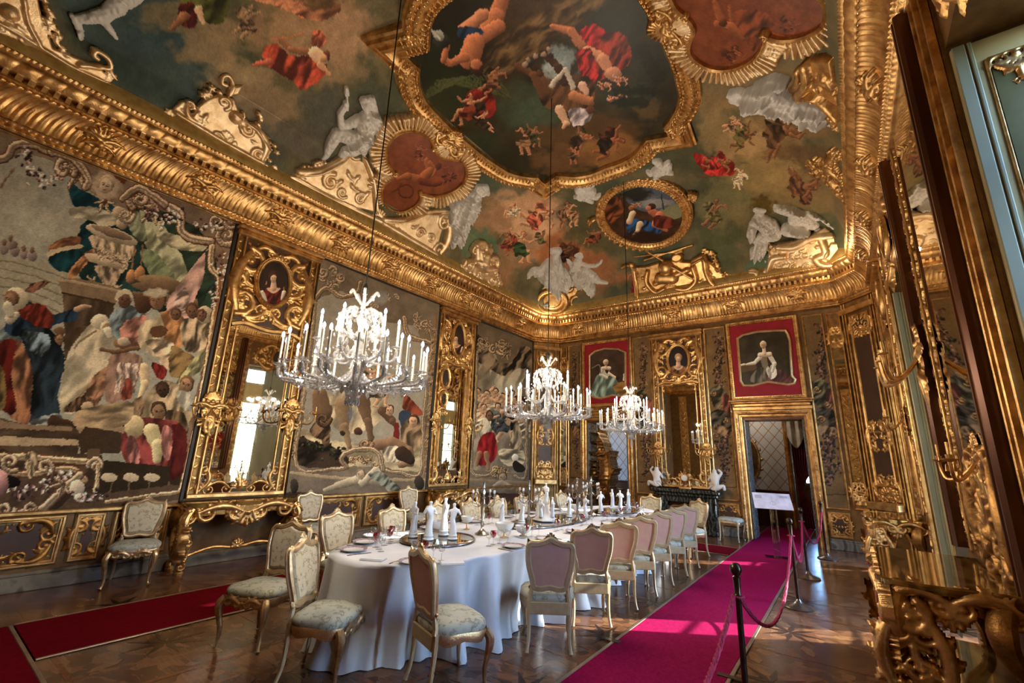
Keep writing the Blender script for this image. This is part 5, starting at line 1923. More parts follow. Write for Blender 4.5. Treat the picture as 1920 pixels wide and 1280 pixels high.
def mirror_frame(f):
    m = np.array([-1, 1, 1.])
    return Fr(f.O * m + [2 * XC, 0, 0], f.U * m, f.V * m, f.N * m)


TFR = mirror_frame(TF)


def tre1(P):
    P.fill((122, 58, 30), 14, (144, 72, 38), 3)
    b = (158, 86, 48)
    P.limb([(800, 300), (806, 320), (790, 338)], [5, 8, 10], b); P.limb([(790, 338), (765, 330), (745, 335)], [9, 7, 3], b); P.limb([(806, 305), (818, 318), (812, 330)], [4, 3, 2], b); P.ell(822, 312, 6, 7, (96, 44, 24)); P.limb([(790, 340), (815, 345), (835, 340)], [7, 6, 4], (110, 50, 26))
    P.figure(785, 285, 34, .3, 1, b, (90, 40, 20), (120, 56, 30), None, 0, False); P.figure(840, 330, 36, .6, -1, (130, 66, 36), (90, 40, 20), (104, 48, 26), None, 1); P.line([(752, 350), (765, 346), (775, 356), (768, 370), (752, 368), (748, 356)], 1.6, (88, 40, 20)); P.line([(735, 360), (748, 352), (752, 345)], 2, (96, 44, 24))


def tre2(P):
    P.fill((118, 54, 28), 18, (142, 70, 36), 3)
    b = (156, 82, 44)
    P.limb([(1345, 45), (1370, 50), (1395, 65)], [7, 9, 12], b); P.poly([(1370, 25), (1420, 18), (1450, 40), (1440, 70), (1400, 72), (1385, 55)], (128, 60, 32), (.5, 8, .6)); P.limb([(1440, 65), (1480, 75), (1512, 85)], [7, 5, 3], b); P.ell(1356, 42, 8, 9, (88, 40, 20)); P.limb([(1352, 35), (1340, 5)], [7, 5], b); P.limb([(1372, 38), (1368, 10)], [4, 3], b)
    P.poly([(1400, 70), (1440, 75), (1430, 100), (1410, 95)], (110, 50, 26), (.5, 6, .3)); P.figure(1375, 105, 46, 1.2, 1, b, (90, 40, 20), (110, 52, 28), None, 2); P.ell(1357, 98, 7, 8, (96, 44, 24)); P.figure(1480, 50, 50, .4, 1, (132, 66, 36), (96, 44, 24), (120, 56, 30), None, 0)


T1_ = canvas('trefoil_painting', None, .016, tre1, 'red-brown trefoil picture over the left cove', 'painting', 'trefoil pictures', 0, 1, 5, OILM, TF, TUV)
T2_ = canvas('trefoil_painting', None, .016, tre2, 'red-brown trefoil picture at the top right beside the right cornice', 'painting', 'trefoil pictures', 0, 1, 6, OILM, TFR, TUV)


def tre_frame(fr, par):
    A = np.array(TUV)
    ar = np.sum(A[:, 0] * np.roll(A[:, 1], -1) - A[:, 1] * np.roll(A[:, 0], -1))
    B = A[::-1] if ar > 0 else A
    R = Relief()
    q = resamp(B, .055)
    d = np.roll(q, -1, 0) - np.roll(q, 1, 0)
    nn = np.stack([-d[:, 1], d[:, 0]], 1)
    nn /= np.linalg.norm(nn, axis=1)[:, None]
    wav = .22 + .03 * np.sin(np.arange(len(q)) * .9)
    for a, n_, w in zip(q, nn, wav): R.cap([a + n_ * .05, a + n_ * (.05 + w * .6), a + n_ * (.05 + w)], [.022, .030, .038], 1.1, .02)
    o = R.build('gilt_frame', GOLDP, fr, par, .015, .2, 0, .02)
    m = MB().sweep(B, [(-.012, -.05), (-.012, .05), (.01, .075), (.03, .06), (.045, .035), (.06, .06), (.075, .05), (.08, .0)], fr)
    m.build('inner_moulding', GOLD, o)
    R = Relief()
    c = A.mean(0)
    for i in (6, 15, 23):
        p = np.array(fr.at(*TPX[i])) if fr is TF else np.array(TF.at(*TPX[i]))
        R.scroll(p[0], p[1], .06, 1.0 * i, 1, w=.3)
    p = np.array(TF.at(846, 262)) if True else None
    e = p - c
    e /= np.linalg.norm(e)
    a0 = math.atan2(e[1], e[0])
    R.shell(p[0], p[1], .24, a0, 2.6, 9)
    R.shell(p[0], p[1], .17, a0 + PI, 2.6, 7)
    for sg in (-1, 1):
        R.cscroll(p - e * .12 + sg * np.array([-e[1], e[0]]) * .06, p - e * .05 + sg * np.array([-e[1], e[0]]) * .34, sg * .35, w=.12, leaves=2)
        R.leaf(p, a0 + sg * 1.9, .22, .04, .5 * sg)
    R.build('carved_shell', GOLD, fr, o, .014, .03, 0, .07)
    return o


tre_frame(TF, T1_[0])
tre_frame(TFR, T2_[0])

# oval scene over the far wall
OF = ceil_frame(1207, 400, .13)


def elpx(cx, cy, a, b, rot=0, n=36):
    t = np.arange(n) * 2 * PI / n
    c, s_ = math.cos(rot), math.sin(rot)
    return np.stack([cx + a * np.cos(t) * c - b * np.sin(t) * s_, cy + a * np.cos(t) * s_ + b * np.sin(t) * c], 1)


OPX = elpx(1207, 401, 73, 54, .12)
OUV = np.array([OF.at(*p) for p in OPX])


def oval_scene(P):
    P.fill((56, 36, 24), 12, (78, 50, 32), 3)
    P.poly([(1160, 355), (1200, 345), (1270, 365), (1280, 395), (1230, 398), (1190, 390)], (78, 90, 112), None, 3); P.cloud(1230, 380, 40, 12, (150, 150, 150), .8, 2); P.poly([(1235, 396), (1280, 380), (1280, 405), (1250, 412)], (130, 134, 96), None)
    P.cloud(1190, 362, 34, 16, (34, 34, 26), 1, 4); P.poly([(1137, 378), (1165, 370), (1172, 390), (1150, 420), (1137, 405)], (130, 66, 30), (.6, 6, .8)); P.limb([(1168, 372), (1174, 395)], [5, 3], (60, 40, 26))
    P.poly([(1175, 412), (1215, 414), (1240, 430), (1230, 440), (1195, 428), (1180, 440)], (28, 74, 132), (.6, 6, .6)); P.limb([(1186, 400), (1180, 415)], [6, 6], SK3); P.limb([(1200, 420), (1196, 432), (1186, 444)], [6, 4, 2.5], SK3); P.ell(1183, 390, 5, 5, (150, 90, 50))
    P.figure(1193, 384, 20, 1.2, 1, SK, (120, 60, 40), (190, 110, 80), None, 1, False); P.limb([(1222, 396), (1238, 406)], [7, 8], (176, 96, 66)); P.limb([(1238, 404), (1228, 420), (1250, 432)], [8, 6, 3], (186, 104, 76)); P.ell(1222, 387, 8, 6, (60, 36, 26)); P.ell(1216, 390, 5, 5, (190, 110, 84)); P.poly([(1230, 404), (1262, 410), (1256, 428), (1228, 424)], (120, 44, 34), (.5, 6, .4))
    P.cloud(1210, 445, 60, 14, (44, 26, 18), .9, 7); P.line([(1240, 365), (1244, 392)], 1.5, (50, 60, 60), 2)


OV_ = canvas('oval_painting', None, .014, oval_scene, 'small oval landscape painting with a blue-draped figure above the far wall', 'painting', None, 0, .8, 8, OILM, OF, OUV)
of = ceiling_moulding('gilt_frame', OUV, OF, OV_[0], .24, .06)
R = PxRelief(OF, 1207, 400)
for a in np.linspace(0, 2 * PI, 42, endpoint=False):
    p = (1207 + 86 * math.cos(a), 401 + 67 * math.sin(a))
    R.pf(p[0], p[1], 4.5)
R.pl(1115, 410, 1105, 425, 4, .6); R.psh(1292, 372, 1306, 366, 2.4, 7); R.psh(1150, 322, 1150, 300, 2.6, 9)
for x0, y0, x1, y1 in ((1120, 330, 1150, 325), (1150, 325, 1185, 335), (1150, 318, 1130, 310), (1152, 318, 1175, 312)): R.pcs((x0, y0), (x1, y1), .35, w=.14, leaves=2)
R.build('carved_border', GOLD, OF, of, .014, .05, 0, .03)

# ------------------------------------------------------------------ stucco groups
def stucco_fig(R, J):
    """white figure: list of (px polyline, radii, height factor)"""
    for pts, r, *h in J: R.pc(pts, r, (h[0] if h else .9), 1.0)


def wfig(name, x, y, J, label, lift=.06, up=None, mat=WHITE, folds=None, cat='statue', group='white stucco figures', fr=None, res=.011):
    fr = fr or ceil_frame(x, y, lift, .25, up)
    R = PxRelief(fr, x, y)
    stucco_fig(R, J)
    if folds:
        rg = random.Random(int(x))
        for pts in folds:
            R.A.append((R.q(smooth_poly(pts, 3, False)), 3.4 * R.m, 1.6))
        for k in range(len(folds) * 2):
            a = folds[k % len(folds)]
            o_ = rg.uniform(-9, 9)
            R.A.append((R.q(smooth_poly([(x + o_, y + rg.uniform(-3, 3)) for x, y in a], 3, False)), 2.6 * R.m, 1.3))
    R.blur = 3
    o = R.build(name, mat, fr, None, res, .10, .03)
    return tag(o, label, cat, group), fr


# seated archer with raised arrow, left cove
J = [([(688, 196)], [11]), ([(682, 190), (696, 188), (700, 200), (706, 214)], [7, 8, 7, 5]), ([(688, 206), (690, 222)], [6, 8]), ([(676, 226), (704, 226)], [10, 11]), ([(690, 228), (684, 250), (676, 266)], [19, 17, 18]),
     ([(672, 224), (655, 234), (640, 236)], [8, 7, 6]), ([(640, 236), (638, 215), (648, 200)], [6, 5, 4]), ([(649, 196)], [5]), ([(650, 170), (652, 206)], [1.8, 1.8], 1.5), ([(647, 178), (650, 166), (654, 178)], [1.5, 3, 1.5], 1.5),
     ([(706, 226), (712, 246), (704, 268)], [8, 7, 5]), ([(704, 268), (692, 278)], [5, 5]), ([(676, 266), (650, 256), (634, 252)], [15, 13, 10]), ([(632, 252), (620, 272), (612, 292)], [10, 9, 5]), ([(612, 292), (600, 302)], [5, 4]),
     ([(682, 270), (662, 282), (648, 284)], [14, 11, 8]), ([(648, 284), (640, 296), (630, 304)], [8, 6, 4])]
wfig('stucco_archer', 670, 240, J, 'white stucco seated woman holding up an arrow on the left cove', folds=[[(700, 210), (716, 222), (722, 250)], [(722, 230), (712, 262), (704, 284)], [(690, 246), (670, 262), (650, 276)], [(680, 276), (690, 292), (688, 308)], [(668, 240), (690, 252), (700, 262)], [(696, 284), (700, 300), (694, 312)]])
# crouching figure right of the trefoil
J = [([(905, 358)], [9]), ([(898, 352), (910, 352), (914, 362)], [6, 6, 4]), ([(896, 362), (880, 372)], [7, 13]), ([(884, 372), (872, 392), (862, 408)], [16, 17, 15]), ([(868, 380), (852, 400), (846, 420)], [9, 7, 5]), ([(862, 408), (856, 430), (848, 450)], [13, 11, 7]), ([(848, 450), (846, 466)], [7, 4]),
     ([(872, 404), (868, 430), (862, 452)], [11, 9, 6]), ([(846, 380), (856, 388)], [6, 8])]
wfig('stucco_crouching_figure', 872, 408, J, 'white stucco crouching draped figure right of the left trefoil', folds=[[(880, 366), (866, 390), (858, 420)], [(892, 372), (880, 398), (870, 420)], [(848, 376), (842, 396), (840, 412)], [(856, 420), (850, 440), (842, 456)], [(866, 424), (864, 444), (856, 460)]])
# legs of the figure at the top left
J = [([(232, -14), (218, 12), (196, 28)], [22, 19, 13]), ([(200, 26), (172, 34), (142, 38)], [14, 12, 8]), ([(142, 38), (150, 58), (152, 72)], [8, 7, 5]), ([(135, 30), (142, 40)], [5, 8]), ([(225, 0), (208, 22), (194, 40)], [16, 13, 9]), ([(194, 40), (208, 58), (218, 72)], [9, 7, 4]), ([(250, -20), (232, -4)], [26, 22])]
wfig('stucco_seated_figure', 190, 30, J, 'white stucco bare legs of a seated figure at the top left', folds=[[(150, 60), (150, 76)]])
# pair above the far-left corner
J = [([(1042, 478)], [6]), ([(1036, 470), (1046, 470)], [5, 6]), ([(1040, 488), (1030, 505), (1020, 516)], [10, 12, 11]), ([(1028, 490), (1012, 506), (1004, 516)], [5, 4, 3]), ([(1022, 512), (1000, 506), (992, 512)], [9, 7, 5]), ([(992, 512), (984, 526), (970, 538)], [5, 4, 2.5]),
     ([(1045, 500), (1055, 516), (1050, 530)], [10, 13, 12]), ([(1030, 520), (1040, 534)], [12, 12])]
wfig('stucco_reclining_woman', 1030, 510, J, 'white stucco woman reclining to the left over the far left corner', folds=[[(1036, 484), (1024, 500), (1016, 514)], [(1050, 490), (1048, 510), (1040, 530)], [(1060, 500), (1060, 520), (1054, 534)], [(1020, 518), (1034, 530), (1046, 534)]], res=.014)
J = [([(1086, 482)], [6]), ([(1080, 476), (1088, 474), (1092, 480)], [4, 5, 3]), ([(1084, 490), (1078, 502), (1080, 515)], [8, 9, 9]), ([(1086, 492), (1102, 498), (1118, 498)], [4, 3.5, 3]), ([(1118, 498), (1126, 492), (1128, 488)], [3, 2.5, 2]), ([(1082, 514), (1098, 508), (1112, 518)], [9, 8, 6]), ([(1112, 518), (1124, 528), (1138, 530)], [5, 4, 2.5]),
     ([(1090, 518), (1104, 528), (1112, 545)], [10, 9, 7]), ([(1108, 545), (1110, 560)], [3.5, 2.5]), ([(1078, 500), (1070, 515), (1072, 532)], [5, 6, 5]), ([(1062, 478), (1068, 490), (1072, 498)], [4, 5, 4])]
wfig('stucco_pointing_woman', 1095, 515, J, 'white stucco woman stretching an arm to the right over the far left corner', folds=[[(1094, 510), (1108, 520), (1122, 538)], [(1086, 520), (1098, 532), (1112, 546)], [(1080, 508), (1088, 520), (1100, 524)]], res=.014)
# putti beside the oval
for nm, x, y, d, lb in (('stucco_cherub', 1098, 362, -1, 'white stucco cherub left of the shell over the oval'), ('stucco_cherub', 1240, 318, 1, 'white stucco cherub right of the shell over the oval')):
    J = [([(x + d * 2, y)], [8]), ([(x - 8, y + 3), (x + 10, y - 2)], [9, 8]), ([(x + d * 14, y - 6)], [5.5]), ([(x - d * 8, y + 4), (x - d * 20, y + 8), (x - d * 26, y + 4)], [5, 4, 2.5]), ([(x - 4, y + 8), (x - d * 12, y + 16)], [5, 3]), ([(x + d * 8, y + 4), (x + d * 20, y + 8)], [4, 2.5]), ([(x, y - 4), (x - d * 6, y - 14), (x - d * 14, y - 16)], [4, 6, 3]), ([(x + d * 4, y - 6), (x + d * 14, y - 14)], [4, 3])]
    wfig(nm, x, y, J, lb, .05, res=.012)
# reclining figure under the right trefoil
J = [([(1378, 184)], [9]), ([(1370, 178), (1386, 176)], [6, 6]), ([(1386, 186), (1412, 184), (1440, 178)], [9, 17, 19]), ([(1400, 192), (1416, 204), (1432, 206)], [10, 9, 7]), ([(1398, 196), (1404, 208), (1396, 214)], [7, 6, 4]), ([(1440, 176), (1470, 190), (1500, 200)], [17, 14, 13]), ([(1500, 200), (1530, 206), (1552, 214)], [14, 13, 9]), ([(1420, 166), (1450, 152), (1472, 156)], [7, 7, 5]), ([(1480, 198), (1510, 214), (1550, 226), (1574, 236)], [10, 9, 7, 4])]
wfig('stucco_reclining_figure', 1440, 190, J, 'white stucco figure lying head to the left beneath the right trefoil', .08, folds=[[(1400, 180), (1420, 178), (1444, 172)], [(1444, 186), (1466, 196), (1490, 204)], [(1496, 196), (1524, 204), (1548, 214)], [(1490, 208), (1520, 218), (1552, 224)], [(1420, 166), (1446, 154), (1470, 158)]])
# group at the far right corner
J = [([(1424, 400)], [8]), ([(1418, 392), (1432, 394)], [6, 5]), ([(1424, 412), (1440, 424), (1450, 440)], [14, 16, 14]), ([(1414, 420), (1408, 440), (1414, 450)], [9, 8, 6]), ([(1430, 448), (1424, 472), (1420, 490)], [13, 11, 8]), ([(1420, 490), (1428, 500)], [5, 4]), ([(1414, 470), (1412, 488)], [8, 5]), ([(1436, 486), (1438, 498)], [5, 4]),
     ([(1456, 384)], [7]), ([(1462, 388), (1484, 392), (1500, 398)], [11, 14, 12]), ([(1476, 380), (1500, 380), (1516, 390)], [8, 9, 8]), ([(1490, 410), (1512, 412), (1526, 422)], [11, 12, 9]), ([(1524, 400), (1548, 410), (1572, 428)], [9, 7, 4]), ([(1480, 430), (1506, 436)], [14, 12]), ([(1534, 432), (1540, 438)], [6, 4])]
o, fr = wfig('stucco_allegory_group', 1470, 430, J, 'white stucco draped women with an open book in the far right corner', .10, folds=[[(1414, 410), (1430, 424), (1446, 440)], [(1408, 424), (1410, 440), (1404, 450)], [(1426, 450), (1420, 470), (1416, 486)], [(1436, 454), (1434, 474), (1434, 494)], [(1466, 384), (1486, 388), (1506, 396)], [(1520, 394), (1540, 404), (1562, 420)], [(1478, 424), (1496, 432), (1512, 434)]])

# ------------------------------------------------------------------ gilt stucco cartouches along the coves
def gcart(name, x, y, fn, label, lift=.07, mat=GOLDP, res=.013, group=None, fr=None):
    fr = fr or ceil_frame(x, y, lift)
    R = PxRelief(fr, x, y)
    fn(R)
    o = R.build(name, mat, fr, None, res, .10)
    return tag(o, label, 'stucco ornament', group)


def g1(R):
    R.pp([(-60, -20), (70, -20), (78, 30), (100, 90), (150, 110), (190, 128), (214, 162), (140, 132), (60, 88), (-60, 40)], 4, 3)
    R.pc(smooth_poly([(45, 0), (52, 40), (75, 85)], 5, False), 4, 1, 3)
    R.pg([(80, -10), (92, 30), (100, 70), (128, 104)], 9, 1); R.pg([(90, 20), (112, 70)], 8, 2)
    R.pc(smooth_poly([(150, 122), (180, 124), (206, 128), (204, 112), (190, 100), (180, 96), (176, 104), (183, 110)], 5, False), [6] * 36, 1, 4)
    R.pl(205, 128, 222, 152, 7, .4); R.pl(200, 134, 214, 160, 6, .2); R.pc([(18, 24)], 15, .8, 2); R.pc([(18, 24), (20, 30)], [3, 3], 2, 10); R.pl(30, 45, 50, 62, 4, .4)
    R.pcs((-10, 45), (60, 80), .2, w=.06, leaves=2); R.pc([(-60, 10), (40, 66), (130, 122), (208, 160)], 4, .8, 2)


gcart('stucco_cartouche', 90, 80, g1, 'pale gilt cartouche with a head and flower garland at the top left')


def g2(R):
    R.pp([(318, 206), (340, 188), (352, 190), (360, 216), (372, 196), (388, 184), (412, 176), (440, 186), (450, 214), (452, 238), (462, 226), (482, 240), (494, 262), (510, 284), (494, 312), (430, 280), (336, 222)], 4, 3)
    R.psc(420, 192, 13, 0, 1); R.psc(448, 216, 11, 2, -1); R.pc([(442, 220)], 12, .9, 3); R.pc([(436, 212), (450, 224)], [4, 4], 1.6, 8)
    R.psc(406, 256, 11, 1, 1); R.psc(436, 268, 10, 3, 1); R.psh(422, 262, 424, 246); R.pg([(470, 240), (492, 224), (488, 214)], 6, 1); R.pg([(304, 210), (332, 214)], 7, 2); R.pg([(494, 262), (512, 272), (518, 288)], 7, 3); R.pg([(504, 296), (518, 318)], 6, 4)
    R.pg([(380, 178), (398, 168), (410, 172)], 7, 5); R.pc(smooth_poly([(430, 178), (436, 156), (428, 142), (418, 144), (416, 156), (424, 160)], 5, False), 4.2, 1, 3); R.pp([(436, 160), (458, 158), (448, 178), (432, 182)], 5, 4)
    R.pcs((352, 192), (376, 232), -.3, w=.1, leaves=2); R.pcs((462, 230), (490, 300), .3, w=.08, leaves=3); R.pc([(330, 212), (420, 266), (500, 310)], 4, .9, 2); R.pl(372, 210, 358, 230, 4); R.pl(388, 214, 380, 240, 4)
    for x, y in ((365, 218), (372, 228), (470, 262), (482, 276)): R.pl(x, y, x + 12, y + 6, 3, .6)


gcart('stucco_cartouche', 420, 235, g2, 'gilt crest with scrolls and a small hooked finial on the left cove')


def g3(R):
    R.pp([(545, 330), (596, 322), (640, 300), (664, 284), (684, 296), (700, 330), (708, 400), (660, 388), (590, 352)], 4, 3)
    R.pp([(714, 412), (752, 414), (790, 398), (820, 400), (844, 396), (832, 420), (818, 470), (820, 486), (760, 452), (712, 430)], 4, 3)
    R.pc(smooth_poly([(560, 322), (600, 320), (636, 300), (656, 280), (676, 284), (684, 300)], 5, False), 6, 1, 4); R.pc(smooth_poly([(684, 300), (698, 340), (704, 392)], 5, False), 5.5, 1, 4)
    R.psc(664, 286, 11, 0, -1); R.psc(844, 396, 10, 1, 1); R.psc(618, 340, 15, 2, 1); R.psc(640, 360, 10, 0, -1); R.psc(674, 372, 11, 2, 1); R.psc(786, 436, 11, 1, 1); R.psc(806, 446, 10, 3, -1)
    R.pc(smooth_poly([(720, 410), (760, 412), (800, 396), (842, 394)], 5, False), 5, 1, 4); R.pg([(570, 320), (596, 312), (612, 306)], 7, 1); R.pg([(548, 330), (566, 334)], 6, 2); R.pg([(600, 310), (592, 316)], 8, 3)
    for x, y, a, b in ((650, 320, 664, 338), (672, 330, 662, 350), (656, 344, 676, 358), (640, 338, 630, 352), (745, 428, 760, 436), (770, 424, 784, 420), (736, 420, 728, 430), (690, 360, 680, 380)): R.pl(x, y, a, b, 4, .7)
    R.pc([(545, 332), (620, 372), (708, 412), (820, 478)], 5, .9, 2); R.psc(826, 416, 9, 2, 1); R.psc(812, 470, 12, 1, -1); R.pcs((838, 402), (822, 480), .18, w=.07, leaves=3); R.psh(710, 412, 712, 392)


gcart('stucco_pedestal', 680, 360, g3, 'large pale gilt scroll pedestal below the left trefoil', mat=GOLDP)


def g4(R):
    R.pp([(866, 500), (880, 486), (896, 484), (898, 466), (912, 470), (918, 490), (930, 500), (938, 530), (930, 548), (866, 512)], 4, 3)
    R.psc(892, 470, 8, 0, 1); R.pc([(904, 490), (908, 480), (918, 468)], [10, 7, 5], .9, 3); R.psc(880, 496, 10, 2, 1); R.psc(906, 508, 9, 1, -1); R.psc(922, 524, 9, 3, 1); R.pcs((896, 462), (928, 500), -.3, w=.12, leaves=2); R.pg([(866, 500), (884, 510), (900, 522)], 5, 1); R.pg([(930, 505), (940, 540)], 5, 2); R.pl(914, 468, 922, 458, 4)


gcart('stucco_cartouche', 900, 505, g4, 'gilt vase-shaped crest left of the far left corner figures', .05, res=.016)


def g5(R):
    R.pp([(1000, 540), (1018, 524), (1050, 534), (1080, 536), (1100, 530), (1110, 548), (1120, 566), (1100, 578), (1060, 586), (1020, 584), (986, 566)], 4, 3)
    R.pp(elpx(1035, 562, 20, 16), 7, 4, 0); R.pc(np.vstack([elpx(1035, 564, 27, 21), elpx(1035, 564, 27, 21)[:1]]), 4.5, 1.1, 4); R.psc(1006, 528, 10, 0, 1); R.psc(1000, 520, 8, 2, 1); R.psc(1080, 566, 12, 1, 1); R.psc(1060, 580, 8, 3, -1); R.pcs((1060, 538), (1100, 530), .25, w=.12, leaves=2); R.psh(1062, 540, 1062, 522)
    R.pg([(966, 558), (984, 552), (1000, 548)], 5, 1); R.pc(smooth_poly([(952, 552), (960, 556), (960, 546), (952, 542)], 4, False), 4, 1, 2); R.pc(smooth_poly([(1130, 580), (1136, 568), (1128, 558), (1140, 560), (1146, 572)], 4, False), 4.5, 1, 3); R.pl(1136, 572, 1150, 580, 4); R.pcs((1096, 540), (1124, 576), .3, w=.12, leaves=2); R.pg([(1104, 566), (1120, 574)], 4, 3); R.psc(1016, 580, 8, 1, -1); R.pc([(980, 560), (1010, 588), (1060, 590), (1110, 580)], 4, 1, 2)


gcart('stucco_pedestal', 1050, 560, g5, 'gilt scrolled pedestal with a pale shield in the far left corner', .07, GOLD, .016)


def g6(R):
    R.pp([(1166, 500), (1180, 490), (1196, 512), (1196, 560), (1380, 532), (1350, 505), (1320, 480), (1300, 490), (1250, 486), (1210, 498)], 4, 3)
    R.pc([(1250, 500)], 14, .8, 4); R.pc([(1240, 520), (1262, 520)], [11, 11], .8, 4); R.pp(elpx(1270, 482, 13, 10, -.3), 9, 4); R.pc([(1210, 486), (1300, 458)], 2.6, 1.5, 5); R.pc([(1190, 480), (1280, 470)], 2.6, 1.5, 5); R.pc([(1215, 470), (1300, 520)], 2.6, 1.4, 6); R.pc([(1230, 530), (1290, 505)], 5, 1, 4)
    R.pc(smooth_poly([(1170, 500), (1186, 496), (1192, 520), (1196, 556)], 5, False), 5, 1, 4); R.pc(smooth_poly([(1216, 508), (1214, 528), (1230, 546), (1246, 540)], 5, False), 4.5, 1, 4); R.pc(smooth_poly([(1300, 500), (1306, 524), (1290, 540), (1270, 540)], 5, False), 4.5, 1, 4); R.psh(1258, 546, 1258, 530); R.psc(1240, 550, 7, 0, 1); R.psc(1276, 546, 7, 3, -1)
    R.pc(smooth_poly([(1300, 490), (1320, 482), (1326, 510), (1340, 532), (1372, 536)], 5, False), 5, 1, 4); R.pg([(1340, 480), (1346, 500), (1364, 516), (1382, 526)], 6, 1); R.pg([(1318, 470), (1334, 474)], 6, 2); R.pg([(1190, 476), (1215, 470), (1240, 464)], 4.5, 3); R.pg([(1326, 500), (1336, 520)], 4, 6)
    for x, y in ((1206, 540), (1220, 548), (1310, 528), (1322, 534), (1204, 520), (1290, 550)): R.pl(x, y, x + 9, y - 7, 3, .8)
    R.pc([(1196, 560), (1290, 548), (1380, 534)], 4, 1, 2)


gcart('stucco_trophy', 1270, 510, g6, 'gilt trophy of arms and helmet under the oval on the far cove', .07, GOLD, .015)


def g7(R):
    R.pp([(1388, 530), (1400, 506), (1420, 506), (1436, 524), (1440, 470), (1452, 458), (1490, 452), (1520, 440), (1548, 424), (1584, 450), (1586, 505), (1500, 518)], 4, 3)
    R.pc(smooth_poly([(1390, 530), (1408, 528), (1420, 520), (1418, 508), (1408, 506)], 5, False), 5.5, 1, 4); R.pc(smooth_poly([(1424, 522), (1442, 500), (1450, 484), (1470, 480)], 5, False), 6, 1, 4); R.psc(1444, 464, 9, 1, 1); R.psc(1456, 470, 10, 3, -1); R.pc(smooth_poly([(1460, 462), (1490, 462), (1520, 446), (1560, 440)], 5, False), 6, 1, 5)
    R.pp([(1556, 452), (1582, 450), (1586, 486), (1560, 492), (1540, 484)], 8, 4); R.pc(smooth_poly([(1540, 446), (1548, 474), (1530, 484), (1546, 496), (1576, 492)], 5, False), 6, 1, 5); R.pg([(1446, 500), (1470, 492), (1500, 478), (1520, 480)], 6, 2); R.psc(1490, 500, 9, 1, 1); R.psc(1514, 498, 8, 3, -1); R.pg([(1560, 415), (1580, 440)], 6, 4); R.pg([(1556, 500), (1584, 496)], 5, 5); R.psc(1524, 448, 8, 2, 1)
    for x, y in ((1470, 508), (1482, 476), (1500, 470), (1530, 462), (1540, 506)): R.pl(x, y, x + 10, y - 6, 3.5, .8)


gcart('stucco_pedestal', 1500, 485, g7, 'bright gilt scroll pedestal beneath the white group in the far right corner', .06, GOLDP, .014)


def g8(R):
    R.pg([(1506, 294), (1530, 306), (1560, 300), (1580, 290)], 8, 1); R.psc(1516, 306, 12, 0, 1); R.psc(1526, 322, 10, 2, 1); R.pg([(1550, 330), (1566, 350), (1584, 372)], 9, 2); R.pcs((1536, 312), (1580, 340), .3, w=.12, leaves=3); R.pg([(1560, 310), (1580, 330)], 8, 3); R.pcs((1545, 330), (1575, 366), .3, w=.12, leaves=3); R.pl(1552, 300, 1560, 280, 5)


gcart('stucco_crest', 1550, 325, g8, 'small gilt leafy crest on the right cove', .06, GOLD, .015)


def g9(R):
    R.pc(smooth_poly([(1515, 120), (1518, 150), (1500, 175), (1476, 186), (1480, 196), (1504, 190)], 5, False), 7, 1, 4); R.pc(smooth_poly([(1500, 130), (1500, 150), (1484, 170)], 5, False), 5, 1, 3)
    R.pp([(1520, 110), (1560, 110), (1576, 200), (1545, 180), (1500, 178), (1524, 150)], 3, 3); R.pc(smooth_poly([(1486, 192), (1520, 176), (1550, 190), (1576, 216)], 5, False), 6, 1, 5); R.psc(1478, 190, 7, 1, 1)
    R.pg([(1500, 192), (1530, 190), (1550, 205), (1566, 226)], 7, 1); R.pcs((1536, 136), (1566, 170), .3, w=.1, leaves=3); R.pcs((1530, 160), (1570, 165), .3, w=.1, leaves=3); R.pl(1548, 140, 1560, 156, 5); R.pg([(1556, 226), (1572, 246)], 6, 5)


gcart('stucco_pedestal', 1530, 170, g9, 'gilt scroll pedestal beside the right cornice below the right trefoil', .06, GOLD, .015)

# leafy brackets set over the fluted cove of the cornice
def bracket(fr, u, i, nm='cornice_bracket', w=.34):
    R = Relief()
    R.shell(0, .06, .17, PI / 2, 2.4, 7)
    for sg in (-1, 1):
        R.leaf((0, .04), PI / 2 + sg * .9, .26, .04, .7 * sg)
        R.leaf((0, .0), PI / 2 + sg * 1.5, .20, .035, .6 * sg)
        R.scroll(sg * .07, -.02, .06, 1, sg)
    R.ell(0, 0, .05, .06, 0, .06)
    sl = Fr(fr.p(u, ZC + .30, .135), fr.U, fr.V * .85 + fr.N * .52, fr.N * .85 - fr.V * .52)
    o = R.build(nm, GOLD, sl, None, .014, .05, 0, .03)
    tag(o, None, 'bracket', 'leafy brackets on the cornice')
    return o


for i, px in enumerate((30, 228, 396, 520, 640, 735, 815, 880, 935)):
    u = LW.at(px, 0)[0]
for i, u in enumerate((.75, 1.95, 3.1, 4.3, 5.5, 6.7, 7.9, 9.1, 10.3)):
    bracket(LW, u, i)['label'] = 'leafy gilt bracket on the left cornice, number %s from the near end' % ['one', 'two', 'three', 'four', 'five', 'six', 'seven', 'eight', 'nine'][i]
for i, u in enumerate((-6.2, -4.9, -3.4, -1.9, -.55)):
    bracket(FW, u, i)['label'] = 'leafy gilt bracket on the far cornice, ' + ('above the left corner', 'above the left red-mounted portrait', 'above the chimney glass', 'left of the right red-mounted portrait', 'above the right tapestry strip')[i]
for i, u in enumerate((2.0, 3.6, 5.2, 6.8, 8.4, 10.0)):
    bracket(RW, u, i)['label'] = 'leafy gilt bracket on the right cornice, number %s from the near end' % ['one', 'two', 'three', 'four', 'five', 'six'][i]
